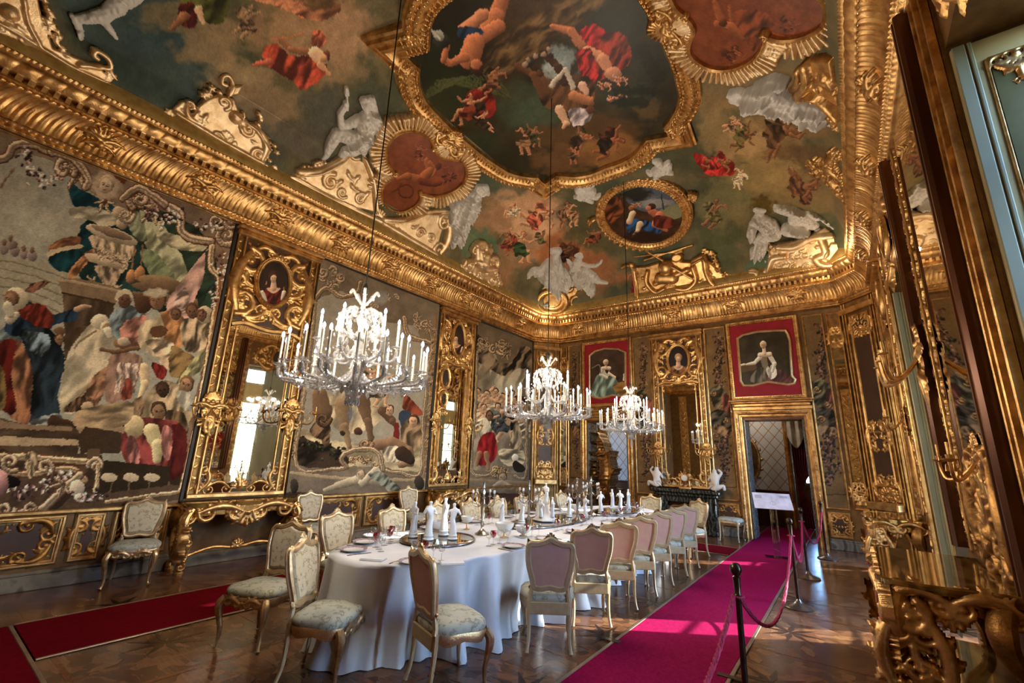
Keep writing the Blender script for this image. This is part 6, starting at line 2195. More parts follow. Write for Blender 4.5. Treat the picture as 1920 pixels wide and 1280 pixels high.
# ------------------------------------------------------------------ piers, mirrors, portraits
def bust(P, x, y, k, dress, hair, bg=(34, 24, 20), skin=(206, 164, 134), sh=(200, 180, 160)):
    P.fill(bg, k * .5, [c * 1.4 for c in bg], 2)
    P.cloud(x, y, k * .5, k * .6, [c * 1.7 for c in bg], .6, 4)
    P.poly([(x - k * .42, y + k * .8), (x - k * .34, y + k * .25), (x - k * .12, y + k * .12), (x + k * .12, y + k * .12), (x + k * .36, y + k * .28), (x + k * .42, y + k * .8)], dress, (.55, k * .09, .5))
    P.poly([(x - k * .2, y + k * .16), (x + k * .2, y + k * .16), (x + k * .07, y + k * .30), (x - k * .08, y + k * .30)], skin, None)
    P.limb([(x - k * .34, y + k * .30), (x - k * .24, y + k * .55)], [k * .07, k * .05], sh); P.limb([(x + k * .32, y + k * .30), (x + k * .26, y + k * .5)], [k * .07, k * .05], sh)
    P.ell(x, y - k * .2, k * .15, k * .17, hair)
    P.limb([(x, y - k * .05), (x, y + k * .15)], [k * .07, k * .1], skin)
    P.face(x, y - k * .13, k * .115, skin, hair, .05, .1)


def ovalpic(fr, u, v, a, b, fn, label, h=.05, group='oval portraits', seed=0):
    t = empty('oval_portrait', fr.p(u, v, h), 0, label, 'portrait', group)
    f2 = Fr(fr.p(0, 0, h) - np.array(t.location), fr.U, fr.V, fr.N)
    uv = oval(u, v, a, b, 32)
    fw = Fr(fr.p(0, 0, h + .012), fr.U, fr.V, fr.N)
    U, Vv, W, nu, nv = surf_grid(lambda x, y: fw.p(x, y, 0), u - a, u + a, v - b, v + b, .010)
    P = Painter(W, .5, seed)
    fn(P)
    keep = inside(uv, U, Vv)
    F4 = grid_faces(nu, nv, flip=fr.flip)
    F4 = F4[keep[F4].any(1)]
    used, inv = np.unique(F4.ravel(), return_inverse=True)
    obj('canvas', W[used] - np.array(t.location), inv.reshape(F4.shape), OILM, t, True, P.out()[used])
    MB().sweep(uv[::-1], [(-.02, 0), (-.02, .03), (-.005, .05), (.015, .055), (.03, .04), (.045, .045), (.055, .03), (.06, 0)], f2).build('oval_frame', GOLD, t)
    R = Relief()
    for q in oval(u, v, a + .035, b + .035, int((a + b) * 60)): R.ell(q[0], q[1], .016, .016, 0, .02)
    o = R.build('beaded_edge', GOLD, f2, t, .010, 0, 0, .035)
    o['kind'] = 'stuff'
    return t


def sconce(fr, u, v, label, n=2, h=.06, sc=1.0, group='gilt wall sconces'):
    """backplate of leaves and curling candle branches"""
    t = empty('wall_sconce', fr.p(u, v, h), 0, label, 'sconce', group)
    f = Fr((0, 0, 0), fr.U * sc, fr.V * sc, fr.N * sc)
    R = Relief()
    R.shell(0, .10, .12, PI / 2, 2.2)
    for sg in (-1, 1):
        R.leaf((0, .02), PI / 2 + sg * .8, .20, .03, .8 * sg); R.leaf((0, -.05), -PI / 2 + sg * .6, .24, .03, -.7 * sg); R.scroll(sg * .06, -.02, .05, 1, sg)
    R.leaf((0, -.1), -PI / 2, .2, .03, .2)
    R.build('backplate', GOLD, f, t, .011, .0)
    for i in range(n):
        sg = (-1, 1, 0)[i]
        q = [f.p(*p) for p in ((0, 0, .02), (sg * .07, -.10, .10), (sg * .19, -.12, .17), (sg * .25, -.02, .19), (sg * .21, .05, .19), (sg * .17, .02, .19))]
        a = MB().tube(smooth_poly(q, 4, False), .012 * sc, 6).build('branch', GOLD, t)
        e = f.p(sg * .25, .0, .19)
        c = MB().lathe([(.0, 0), (.02, .01), (.045, .02), (.05, .03), (.018, .035), (.022, .06), (.0, .06)], e, 8).tube([e + [0, 0, .06], e + [0, 0, .15]], .010, 6)
        c.build('candle_cup', GOLD, a)
        for k in range(3):
            p = f.p(sg * (.08 + .05 * k), -.12 + .03 * k, .12 + .02 * k)
            MB().tube([p, p + [0, 0, .05], p + [0.02, 0, .07]], [.014, .008, .002], 5).build('leaf', GOLD, a)
    return t


def pier(fr, u0, u1, z0, z1, zm, ov, fn, lab, olab, seed=1, res=.012, crown=True, rods=True, h=.02, bw=.11):
    w = u1 - u0
    uc = (u0 + u1) / 2
    t = MB().box(u0, u1, z0, z1, 0, h, fr=fr).build('pier_glass', GOLDF)
    tag(t, lab, 'mirror')
    m = MB()
    for a, b in ((u0, u0 + .025), (u1 - .025, u1), (u0 + bw, u0 + bw + .03), (u1 - bw - .03, u1 - bw)): m.box(a, b, z0, z1, h, h + .05, .008, fr=fr)
    m.box(u0, u1, z0, z0 + .06, h, h + .06, .01, fr=fr)
    if crown: m.box(u0 - .03, u1 + .03, z1 - .14, z1 - .06, h, .14, .02, fr=fr).box(u0 - .05, u1 + .05, z1 - .06, z1, h, .2, .02, fr=fr)
    m.build('gilt_frame', GOLD, t)
    for a in (u0 + bw / 2, u1 - bw / 2): place_band('carved_border', GOLD, fr, (a, z0 + .06), (a, z1 - .15), bw * .9, t, res, seed, None, h)
    a, b = u0 + bw + .03, u1 - bw - .03
    MB().box(a, b, z0 + .06, zm, h, h + .012, fr=fr).build('mirror_plate', MIRROR, t)
    g = MB()
    top = smooth_poly([(a, zm - .04), (a + (b - a) * .18, zm + .02), (a + (b - a) * .5, zm - .02), (b - (b - a) * .18, zm + .02), (b, zm - .04)], 5, False)
    g.sweep(top[::-1], [(-.04, h), (-.04, h + .04), (-.02, h + .07), (.02, h + .07), (.04, h + .04), (.04, h)], fr, False)
    if rods:
        for x in (a + .09, b - .09): g.box(x - .012, x + .012, z0 + .35, zm - .02, h + .01, h + .04, .006, fr=fr)
    g.build('gilt_rods', GOLD, t)
    R = Relief()
    for sg, e in ((1, a), (-1, b)):
        R.cscroll((e + sg * .02, z0 + .10), (e + sg * .06, z0 + .42), -.25 * sg, w=.08, leaves=2)
        R.cscroll((e + sg * .08, z0 + .12), (uc - sg * .12, z0 + .12), .28 * sg, w=.06, leaves=3)
        R.scroll(e + sg * .10, zm - .08, .05, 1, sg)
        R.leaf((e + sg * .09, zm - .1), -PI / 2, .16, .02, .4 * sg)
    R.shell(uc, z0 + .12, .15, PI / 2, 2.4, 7)
    R.leaf((uc, z0 + .1), PI / 2, .3, .04, .3)
    R.build('scrolled_foot', GOLD, fr, t, res, 0, 0, h + .01)
    if ov:
        cu, cv, oa, ob = ov
        MB().box(a, b, zm + .05, z1 - .15, h, h + .006, fr=fr).build('carved_overpanel_ground', BROWNP, t)
        R = rocaille(b - a, z1 - .18 - zm - .05, seed, 1.5).shift(uc, (zm + .05 + z1 - .15) / 2)
        R.shell(cu, cv - ob - .10, .14, -PI / 2, 2.6, 7)
        for sg in (-1, 1): R.cscroll((cu + sg * .04, cv - ob - .10), (cu + sg * .45 * (b - a), cv - ob - .24), -.22 * sg, w=.09, leaves=3)
        R.shell(cu, cv + ob + .04, .12, PI / 2, 2.4, 7)
        R.build('carved_overpanel', GOLD, fr, t, res, 0, 0, h)
        ovalpic(fr, cu, cv, oa, ob, fn, olab, h + .03, seed=seed)
    return t


pier(LW, 2.57, 3.95, .90, 5.10, 3.52, (3.23, 4.34, .26, .40), lambda P: bust(P, 513, 530, 62, (96, 24, 22), (60, 38, 28)), 'tall pier glass with carved gilt frame between the great and the horse tapestry', 'oval portrait of a woman in dark red, above the near mirror of the left wall', 3)
pier(LW, 7.14, 8.42, .90, 5.05, 3.75, (7.80, 4.38, .20, .40), lambda P: bust(P, 855, 640, 40, (70, 40, 32), (50, 34, 28)), 'gilt pier glass far along the left wall before the darkest tapestry', 'dark narrow oval portrait above the farther mirror of the left wall', 5, .014)
for u, v, a, b, lb, x, y, k in ((7.42, 3.36, .12, .21, 'small oval portrait of a woman in white on the farther left pier', 840, 725, 26), (7.40, 2.86, .09, .14, 'smallest oval portrait on the farther left pier', 838, 765, 18)):
    ovalpic(LW, u, v, a, b, lambda P: bust(P, x, y, k, (220, 206, 190), (90, 70, 56)), lb, .06)
R = Relief()
for v in (3.62, 3.10, 2.66): R.shell(7.41, v, .14, PI / 2, 3.4, 9).cscroll((7.25, v - .1), (7.57, v - .1), .3, w=.1, leaves=3)
tag(R.build('carved_cresting', GOLD, LW, None, .014, 0, 0, .05), 'gilt scrollwork around the two small ovals on the farther left pier', 'carving')
pier(FW, -4.03, -2.73, 1.0, 4.97, 3.62, (-3.34, 4.22, .26, .38), lambda P: bust(P, 1272, 679, 46, (110, 74, 44), (150, 120, 90), (26, 20, 18), sh=(226, 214, 200)), 'gilt chimney glass over the mantelpiece at the far wall', 'oval portrait of a woman in brown and white over the chimney glass', 9, .016)
pier(RW, 8.95, 10.2, 1.0, 5.0, 3.9, (9.57, 4.45, .2, .3), lambda P: P.fill((40, 30, 24)), 'farther gilt pier glass on the window wall', 'oval portrait on the farther pier of the window wall', 11, .016)
for fr, u, v, n, lb, s in ((LW, 2.66, 2.14, 2, 'gilt candle branch at the left edge of the near left mirror', 1.2), (LW, 3.86, 2.18, 2, 'gilt candle branch at the right edge of the near left mirror', 1.2), (LW, 7.2, 2.3, 2, 'gilt candle branch left of the farther left mirror', 1.), (LW, 8.36, 2.3, 2, 'gilt candle branch right of the farther left mirror', 1.),
                      (FW, -3.98, 1.9, 2, 'gilt candle branch left of the chimney glass', .9), (FW, -2.78, 1.9, 2, 'gilt candle branch right of the chimney glass', .9)): sconce(fr, u, v, lb, n, .09, s)

# near pier of the window wall: great mirror between projecting dark mouldings
t = MB().box(3.50, 6.5, .95, 5.12, 0, .02, fr=RW).build('pier_glass', GOLDF)
tag(t, 'huge pier glass with dark ribbed side mouldings on the window wall above the near console', 'mirror')
MB().box(4.18, 6.16, .95, 5.12, .02, .03, fr=RW).build('mirror_plate', MIRROR, t)
MB().box(3.93, 3.98, .95, 5.12, .02, .03, fr=RW).build('mirror_strip', MIRROR, t)
for a, b in ((3.98, 4.18), (6.16, 6.34)):
    m = MB()
    prof = [(a, .02), (a, .10), (a + .02, .125), (a + .05, .125), (a + .06, .10), (a + .075, .10), (a + .085, .13), (a + .115, .13), (a + .125, .10), (a + .14, .10), (a + .155, .12), (b - .01, .11), (b, .08), (b, .02)]
    n = len(prof)
    V = np.array([RW.p(u, z, h) for z in (.95, 5.14) for u, h in prof])
    m.add(V, [(i, i + 1, n + i + 1, n + i) for i in range(n - 1)]).build('dark_ribbed_moulding', DARKWOOD, t)
    R = Relief()
    for k in range(60): R.ell(a + (.02 if a > 5 else b - a), 1.0 + k * .069, .018, .03, .3, .03)
    R.build('notched_edge', GOLD, RW, t, .012, 0, 0, .07)['kind'] = 'stuff'
for a, b in ((3.53, 3.73), (3.76, 3.90), (6.36, 6.5)): place_band('carved_border', GOLDD if a < 5 else GOLD, RW, ((a + b) / 2, .98), ((a + b) / 2, 5.1), (b - a) * .95, t, .011, int(a * 9), None, .02)
MB().box(3.735, 3.755, .95, 5.12, .02, .06, .006, fr=RW).box(3.50, 3.525, .95, 5.12, .02, .07, .006, fr=RW).box(3.905, 3.925, .95, 5.12, .02, .05, .006, fr=RW).box(6.34, 6.36, .95, 5.12, .02, .06, .006, fr=RW).box(5.92, 5.95, .95, 5.12, .03, .05, .005, fr=RW).box(5.70, 5.705, .95, 5.12, .03, .034, fr=RW).build('gilt_rods', GOLD, t)
place_band('inner_carved_border', GOLD, RW, (6.04, .98), (6.04, 5.1), .16, t, .013, 77, None, .03)
place_band('inner_gilt_border', GOLD, RW, (5.82, .98), (5.82, 5.1), .10, t, .013, 78, None, .03)
R = rocaille(.9, .9, 31, 1.2).shift(5.0, 1.35); R.shell(5.0, 1.2, .3)
R.build('scrolled_foot', GOLDD, RW, t, .014, 0, 0, .03)
sconce(RW, 6.2, 2.75, 'large gilt candle branch standing out from the near window-wall mirror', 3, .10, 1.7)
sconce(RW, 8.98, 2.35, 'gilt candle branch on the farther window-wall mirror', 2, .10, 1.1)
sconce(RW, 4.9, 1.7, 'gilt candle branch standing for a reflection low in the near window-wall mirror', 2, .04, 1.0)  # modelled branch in place of candle arms reflected in the glass
ovalpic(RW, 7.4, 4.66, .20, .27, lambda P: P.fill((60, 48, 44)), 'oval portrait over the second window of the window wall', .06)
# carved pilaster strips beside the windows, on the wall face
for i, (a, b) in enumerate(((8.66, 8.92), (10.22, 10.34), (11.16, 11.2), (1.0, 1.18))):
    p = MB().box(a, b, .2, 5.12, 0, .05, .01, fr=RW).build('gilt_pilaster', GOLD)
    tag(p, ('carved gilt pilaster beyond the second window', 'carved gilt strip before the added farthest window', 'thin gilt strip at the far end of the window wall', 'gilt strip before the nearest window')[i], 'pilaster')
    if b - a > .1: place_band('carved_face', GOLD, RW, ((a + b) / 2, .3), ((a + b) / 2, 5.1), (b - a) * .8, p, .014, i, None, .05)
for i, u in enumerate((8.0, 4.6, 2.2)): pass
for wi, (a, b) in enumerate(WIN): # carved heads over the windows
    R = rocaille(max(.6, (b - a) * .9), .6, 40 + wi, 1.2).shift((a + b) / 2, 4.68)
    tag(R.build('carved_window_head', GOLD, RW, None, .016, 0, 0, .01), 'gilt carving over window %s of the window wall' % ('nearest', 'second', 'farthest')[wi], 'carving')
# tall bronze-brown panels on the splayed corners
for (c0, c1), nm in ((CHL, 'left'), (CHR, 'right')):
    c0, c1 = np.array(c0), np.array(c1)
    L = np.linalg.norm(c1 - c0)
    e = (c1 - c0) / L
    fr = Fr((*c0, 0), (*e, 0), (0, 0, 1), (e[1], -e[0], 0))
    t = MB().box(.02, L - .02, .2, 5.1, 0, .02, fr=fr).build('corner_pilaster', GOLDF)
    tag(t, 'gilt-framed brown pilaster panel in the far %s corner of the room' % nm, 'pilaster')
    MB().box(.22, L - .22, 1.3, 4.75, .02, .03, fr=fr).build('brown_field', BROWNP, t)
    m = MB()
    m.sweep(rect(.20, L - .20, 1.28, 4.8), [(0, .0), (0, .05), (.02, .065), (.04, .05), (.05, .02)], fr)
    for a in (.04, .11, L - .14, L - .07): m.box(a, a + .03, .2, 5.1, .02, .06, .008, fr=fr)
    m.box(0, L, 4.86, 4.98, .02, .10, .015, fr=fr).box(.1, L - .1, .85, 1.0, .02, .22, .02, fr=fr)
    m.build('gilt_frame', GOLD, t)
    R = rocaille(.42, .62, 51, 1).shift(L / 2, 2.25); q = rocaille(.46, .5, 52, 1).shift(L / 2, 1.25); R.P += q.P; R.shell(L / 2, 1.1, .2); R.shell(L / 2, 4.5, .2, -PI / 2); R.P += rocaille(.5, .45, 53).shift(L / 2, 4.55).P
    R.build('carved_ornament', GOLD, fr, t, .013, 0, .03, .03)

# flower-painted hangings, narrow mirror strips and framed portraits of the far wall
def strip(P):
    x0, x1 = np.percentile(P.x, [2, 98]); y0, y1 = np.percentile(P.y, [1, 99])
    P.fill((122, 92, 54), 30, (142, 110, 68), 3)
    rg = random.Random(int(x0))
    A, B = np.array([(x0 + x1) / 2 - (x1 - x0) * .12, y0]), np.array([(x0 + x1) / 2 + (x1 - x0) * .12, y1])
    w = (x1 - x0) * .42
    at = lambda t, o=0: A * (1 - t) + B * t + [o * w, 0]
    P.flowers([at(.05), at(.15, .2), at(.25, -.1), at(.33)], w * .2, [(60, 44, 36), (84, 58, 44), (110, 76, 60), (50, 52, 40), (140, 104, 84)], 3, 5)
    P.poly([at(.36, -.8), at(.33, 0), at(.44, .9), at(.50, .3), at(.46, -.5)], (112, 104, 78), (.6, 5, .7)); P.poly([at(.38, .2), at(.42, 1), at(.52, .8), at(.5, .1)], (150, 84, 72), (.5, 5, .3))
    P.poly([at(.5, -.9), at(.47, .2), at(.56, 1), at(.62, .2), at(.58, -.7)], (84, 76, 64), (.6, 5, .9)); P.poly([at(.56, -.6), at(.6, .9), at(.66, .1)], (140, 110, 80), (.6, 4, .4))
    for k in range(7): P.volute(*at(.3 + .08 * k, rg.uniform(-.6, .6)), w * .22, rg.uniform(0, 6), 1, (150, 118, 72), (84, 58, 34))
    P.flowers([at(.68, -.4), at(.66, .4), at(.74, 0), at(.82, .3), at(.88, -.1)], w * .2, [(56, 46, 44), (88, 60, 52), (120, 84, 74), (52, 54, 48)], 8, 5)
    for s_ in (-1, 1): P.line([at(.03, s_ * .95), at(.5, s_ * .95), at(.93, s_ * .95)], .8, (84, 58, 32), 2)
    P.line([at(.93, -1), at(.93, 1)], 1, (84, 58, 32), 2)


for i, (a, b, lb) in enumerate(((-6.66, -6.22, 'flower-painted hanging left of the left far doorway'), (-4.60, -4.07, 'flower-painted hanging between the left doorway and the chimney glass'), (-2.68, -2.16, 'flower-painted hanging between the chimney glass and the right doorway'), (-.52, -.12, 'flower-painted hanging right of the right far doorway'))):
    U, Vv, W, nu, nv = surf_grid(lambda u, v: FW.p(u, v, .02), a, b, .78, 4.97, .02)
    P = Painter(W, .8, i)
    strip(P)
    o = paint_obj('painted_hanging', W, nu, nv, P, TAPM, False, None, lb, 'hanging', 'painted hangings of the far wall')
    MB().sweep(rect(a, b, .78, 4.99), [(0, 0), (0, .035), (.012, .045), (.03, .03), (.035, 0)], FW).build('gilt_border', GOLD, o)
    dado(FW, a, b, .22, .74, 60 + i, 'small gilt dado panel ' + ('left of the left far doorway', 'left of the fireplace', 'right of the fireplace', 'right of the right far doorway')[i])
for a, b, nm in ((-6.94, -6.70, 'left'), (-.06, .20, 'right')):
    o = MB().box(a, b, .8, 4.97, 0, .02, fr=FW).build('mirror_strip', GOLDF)
    tag(o, 'narrow gilt-edged mirror strip next to the far %s corner' % nm, 'mirror')
    MB().box(a + .04, b - .04, .9, 3.9, .02, .026, fr=FW).build('mirror_plate', MIRROR, o)
    MB().sweep(rect(a, b, .8, 4.97), [(0, 0), (0, .04), (.012, .05), (.03, .035), (.04, .02)], FW).build('gilt_border', GOLD, o)
    (lambda R: (R.P.extend(rocaille(.2, .5, 72, .6).shift((a + b) / 2, 4.4).P), R.P.extend(rocaille(.2, .4, 73, .6).shift((a + b) / 2, 1.15).P), R.build('carved_ornament', GOLD, FW, o, .014, 0, 0, .02)))(Relief())


def framed(u0, u1, z0, z1, px, fn, lab, seed):
    t = MB().box(u0, u1, z0, z1, 0, .03, fr=FW).build('framed_portrait', VELVET)
    tag(t, lab, 'painting')
    MB().sweep(rect(u0, u1, z0, z1), [(-.01, 0), (-.01, .05), (.01, .075), (.035, .07), (.05, .05), (.075, .055), (.085, .03), (.085, .02)], FW).build('outer_gilt_frame', GOLD, t)
    R = Relief()
    for p0, p1 in (((u0, z0), (u1, z0)), ((u1, z0), (u1, z1)), ((u1, z1), (u0, z1)), ((u0, z1), (u0, z0))):
        n = int(math.dist(p0, p1) / .05)
        for k in range(n): R.ell(p0[0] + (p1[0] - p0[0]) * (k + .5) / n + (.045 if p0[0] == p1[0] == u0 else -.045 if p0[0] == p1[0] else 0), p0[1] + (p1[1] - p0[1]) * (k + .5) / n + (.045 if p0[1] == p1[1] == z0 else -.045 if p0[1] == p1[1] else 0), .02, .02, 0, .015)
    R.build('frame_carving', GOLD, FW, t, .013, 0, 0, .06)['kind'] = 'stuff'
    uv = [FW.at(*p) for p in px]
    c, _, A = canvas('canvas', px, .009, fn, None, None, None, 0, .4, seed, OILM, Fr(FW.p(0, 0, .055), FW.U, FW.V, FW.N), uv, t)
    for k in ('label', 'category'):
        if k in c: del c[k]
    ar = np.sum(A[:, 0] * np.roll(A[:, 1], -1) - A[:, 1] * np.roll(A[:, 0], -1))
    MB().sweep(A[::-1] if ar > 0 else A, [(-.01, .03), (-.01, .07), (.01, .095), (.03, .085), (.045, .06), (.045, .03)], FW).build('inner_shaped_frame', GOLDP, t)


def port1(P):
    P.fill((54, 40, 32), 14, (76, 58, 46), 3)
    P.poly([(1112, 742), (1114, 715), (1124, 700), (1146, 702), (1162, 722), (1166, 745)], (132, 164, 158), (.45, 6, .3)); P.poly([(1150, 722), (1172, 716), (1172, 742), (1155, 735)], (140, 104, 48), (.3, 5, 1.4))
    P.poly([(1128, 690), (1140, 688), (1142, 704), (1130, 706)], (190, 190, 182), None); P.poly([(1132, 688), (1138, 700), (1142, 690)], (50, 32, 30), None); P.limb([(1142, 700), (1154, 708)], 2.2, (222, 204, 184)); P.limb([(1130, 690), (1126, 702), (1138, 708)], 2.6, (206, 204, 196))
    P.limb([(1130, 690), (1143, 690)], 3.4, (230, 204, 182)); P.limb([(1136, 684), (1137, 690)], 2, (232, 206, 184)); P.face(1136, 680, 5, (196, 156, 128), (186, 174, 164)); P.ell(1158, 708, 3.5, 4, (40, 30, 30)); P.line([(1110, 690), (1124, 684), (1126, 700)], 1, (130, 116, 100)); P.limb([(1170, 712), (1170, 702)], 2, (190, 190, 190))


def port2(P):
    P.fill((44, 38, 26), 16, (66, 56, 38), 3)
    P.poly([(1408, 715), (1416, 695), (1432, 688), (1446, 700), (1452, 720)], (96, 90, 76), (.5, 5, .2)); P.poly([(1442, 698), (1468, 694), (1484, 716), (1440, 720)], (104, 58, 58), (.5, 5, .6)); P.poly([(1436, 690), (1452, 684), (1456, 704), (1444, 710)], (206, 200, 190), (.3, 4, .4))
    P.poly([(1426, 664), (1440, 662), (1440, 686), (1430, 688)], (120, 112, 92), None); P.poly([(1438, 664), (1448, 672), (1442, 690)], (62, 34, 32), None); P.limb([(1425, 670), (1415, 680), (1400, 683)], [4, 3.5, 2], (206, 200, 188)); P.limb([(1444, 668), (1452, 682), (1448, 696)], [4, 4, 2.5], (212, 206, 196))
    P.limb([(1396, 683), (1388, 685)], 2, (224, 196, 172)); P.poly([(1386, 688), (1415, 684), (1416, 692), (1388, 698)], (90, 66, 46), None); P.limb([(1425, 665), (1443, 664)], 4.5, (226, 198, 176)); P.limb([(1432, 652), (1433, 662)], [3, 4], (230, 204, 182)); P.face(1431, 647, 6.2, (196, 156, 128), (190, 182, 170))


framed(-6.17, -4.63, 3.08, 5.02, [(1108, 668), (1118, 660), (1135, 655), (1160, 656), (1173, 662), (1173, 728), (1178, 732), (1176, 738), (1166, 742), (1150, 740), (1128, 746), (1115, 744), (1108, 738)], port1, 'red-mounted portrait of a lady in pale blue above the left far doorway', 4)
framed(-2.13, -.61, 3.10, 5.03, [(1385, 636), (1394, 630), (1420, 624), (1452, 622), (1472, 622), (1476, 628), (1480, 640), (1484, 706), (1490, 712), (1488, 718), (1478, 720), (1440, 715), (1412, 722), (1396, 722), (1391, 714)], port2, 'red-mounted portrait of a lady in grey above the right far doorway', 5)

# the near wall behind the camera, seen in the mirrors
for i, uc in enumerate((-5.4, -1.37)):
    t = MB().box(uc - .76, uc + .76, 3.1, 5.0, 0, .04, fr=NW).build('red_wall_painting', VELVET)
    tag(t, 'red-mounted painting %s on the wall behind the viewer' % ('towards the left wall', 'towards the windows')[i], 'painting')
    MB().sweep(rect(uc - .76, uc + .76, 3.1, 5.0)[::-1], [(-.08, .0), (-.08, .08), (0, .06), (0, 0)], NW).build('outer_gilt_frame', GOLD, t)
    MB().box(uc - .48, uc + .48, 3.4, 4.7, .04, .06, fr=NW).build('dark_canvas', BROWNP, t)
    t = MB().box(uc - .6, uc + .6, 0, 2.66, 0, .03, .01, fr=NW).build('double_door', OLIVE)
    tag(t, 'closed olive double door %s behind the viewer' % ('nearer the left wall', 'nearer the windows')[i], 'door')
    MB().sweep([(uc + .6, 0), (uc + .6, 2.68), (uc - .6, 2.68), (uc - .6, 0)], [(0, 0), (0, .08), (-.1, .1), (-.16, .05), (-.16, 0)], NW, False).build('gilt_doorcase', GOLD, t)
for i, uc in enumerate((-6.9, -4.3, -3.35, -2.4, .2)):
    t = MB().box(uc - .2, uc + .2, .8, 5.0, 0, .03, .01, fr=NW).build('gilt_pilaster', GOLD if i != 2 else GOLDD)
    tag(t, '%s gilt pilaster from the left on the wall behind the viewer' % ('first', 'second', 'middle', 'fourth', 'last')[i], 'pilaster')
    place_band('carved_face', GOLD, NW, (uc, .9), (uc, 4.9), .3, t, .03, i, None, .03)

# chimneypiece with clock and two marble children
t = MB().box(-4.12, -2.50, .90, .98, 0, .42, .02, fr=FW).box(-4.06, -2.56, .82, .90, 0, .36, .02, fr=FW).box(-4.0, -2.62, .68, .82, 0, .28, .01, fr=FW).box(-4.0, -3.74, 0, .68, 0, .28, .02, fr=FW).box(-2.88, -2.62, 0, .68, 0, .28, .02, fr=FW).build('fireplace', MGREEN)
tag(t, 'dark green marble fireplace with gilt-framed opening at the far wall', 'fireplace')
MB().box(-3.74, -2.88, 0, .68, 0, .10, fr=FW).build('fire_screen', DARKWOOD, t)
MB().sweep(smooth_poly([(-3.72, .02), (-2.90, .02), (-2.90, .55), (-3.1, .58), (-3.31, .64), (-3.52, .58), (-3.72, .55)], 2), [(-.01, .10), (-.01, .14), (.02, .16), (.05, .14), (.05, .10)], FW).build('gilt_moulding', GOLD, t)
rocaille(.7, .4, 81, .8).shift(-3.31, .34).build('carved_ornament', GOLDD, FW, t, .014, 0, 0, .10)
for sg, u in ((-1, -3.87), (1, -2.75)): MB().tube(smooth_poly([FW.p(u, .78, .30), FW.p(u, .62, .36), FW.p(u, .40, .30), FW.p(u, .15, .30), FW.p(u, .0, .34)], 4, False), [.07] * 16 + [.09], 8).build('volute_leg', MGREEN, t)


def child(name, u, dr, label):
    """small marble child seated on the mantel; built as one continuous skin"""
    c = FW.p(u, .98, .2)
    s_ = dr
    J = [(0, .10), (0, .22), (0, .36), (0, .43), (0, .50), (s_ * .10, .34), (s_ * .16, .42), (s_ * .08, .50), (-s_ * .10, .32), (-s_ * .16, .22), (s_ * .06, .08), (s_ * .20, .14), (s_ * .20, .02), (-s_ * .08, .07), (-s_ * .02, .12), (s_ * .06, .02)]
    E = [(0, 1), (1, 2), (2, 3), (3, 4), (2, 5), (5, 6), (6, 7), (2, 8), (8, 9), (0, 10), (10, 11), (11, 12), (0, 13), (13, 14), (14, 15)]
    r = [.09, .085, .075, .04, .075, .04, .03, .022, .04, .025, .065, .045, .03, .06, .045, .03]
    V = [(p[0], -.03 * (i > 9) * 2, p[1]) for i, p in enumerate(J)]
    return skin(name, V, E, r, WHITE, c, label, 'statue')


def skin(name, V, E, r, mat, loc, label, cat, group=None, sub=2, root=0, scale=1.0, bake=True):
    me = bpy.data.meshes.new(name)
    me.from_pydata([tuple(scale * a for a in v) for v in V], E, [])
    o = bpy.data.objects.new(name, me)
    LK(o)
    m = o.modifiers.new('skin', 'SKIN')
    for i, v in enumerate(me.skin_vertices[0].data):
        v.radius = (r[i] * scale, r[i] * scale)
        v.use_root = i == root
    s2 = o.modifiers.new('sub', 'SUBSURF')
    s2.levels = s2.render_levels = sub
    if bake:
        dg = bpy.context.evaluated_depsgraph_get()
        m2 = bpy.data.meshes.new_from_object(o.evaluated_get(dg))
        o.modifiers.clear()
        o.data = m2
        m2.materials.clear()
        m2.materials.append(mat)
        m2.polygons.foreach_set('use_smooth', [True] * len(m2.polygons))
    o.location = loc
    return tag(o, label, cat, group)


child('marble_child', -4.0, -1, 'white marble child with a raised arm at the left end of the mantelpiece')
child('marble_child', -2.62, 1, 'white marble seated child at the right end of the mantelpiece')
c = FW.p(-3.31, .98, .2)
ck = empty('mantel_clock', c, 0, 'gilt mantel clock with a round white dial in the middle of the mantelpiece', 'clock')
MB().box(-.14, .14, -.08, .08, 0, .06, .01).lathe([(.05, .06), (.03, .10), (.07, .14), (.03, .18)], (0, 0, 0), 10).box(-.12, -.08, -.03, .03, .06, .22, .01).box(.08, .12, -.03, .03, .06, .22, .01).build('plinth', GOLD, ck)
MB().tube([(0, .05, .26), (0, -.05, .26)], .085, 20).lathe([(.0, .34), (.04, .35), (.05, .38), (.02, .42), (.03, .45), (0, .49)], (0, 0, 0), 10).build('drum_case', GOLD, ck)
MB().tube([(0, -.05, .26), (0, -.06, .26)], .065, 20).build('dial', CHINA, ck)
R = Relief().leaf((-.1, .2), 2.0, .14, .02, .8).leaf((.1, .2), 1.1, .14, .02, -.8).scroll(-.11, .32, .04, 0, 1).scroll(.11, .32, .04, 3, -1)
R.build('scroll_ornament', GOLD, Fr((0, -.03, 0), (1, 0, 0), (0, 0, 1), (0, -1, 0)), ck, .008, .01)
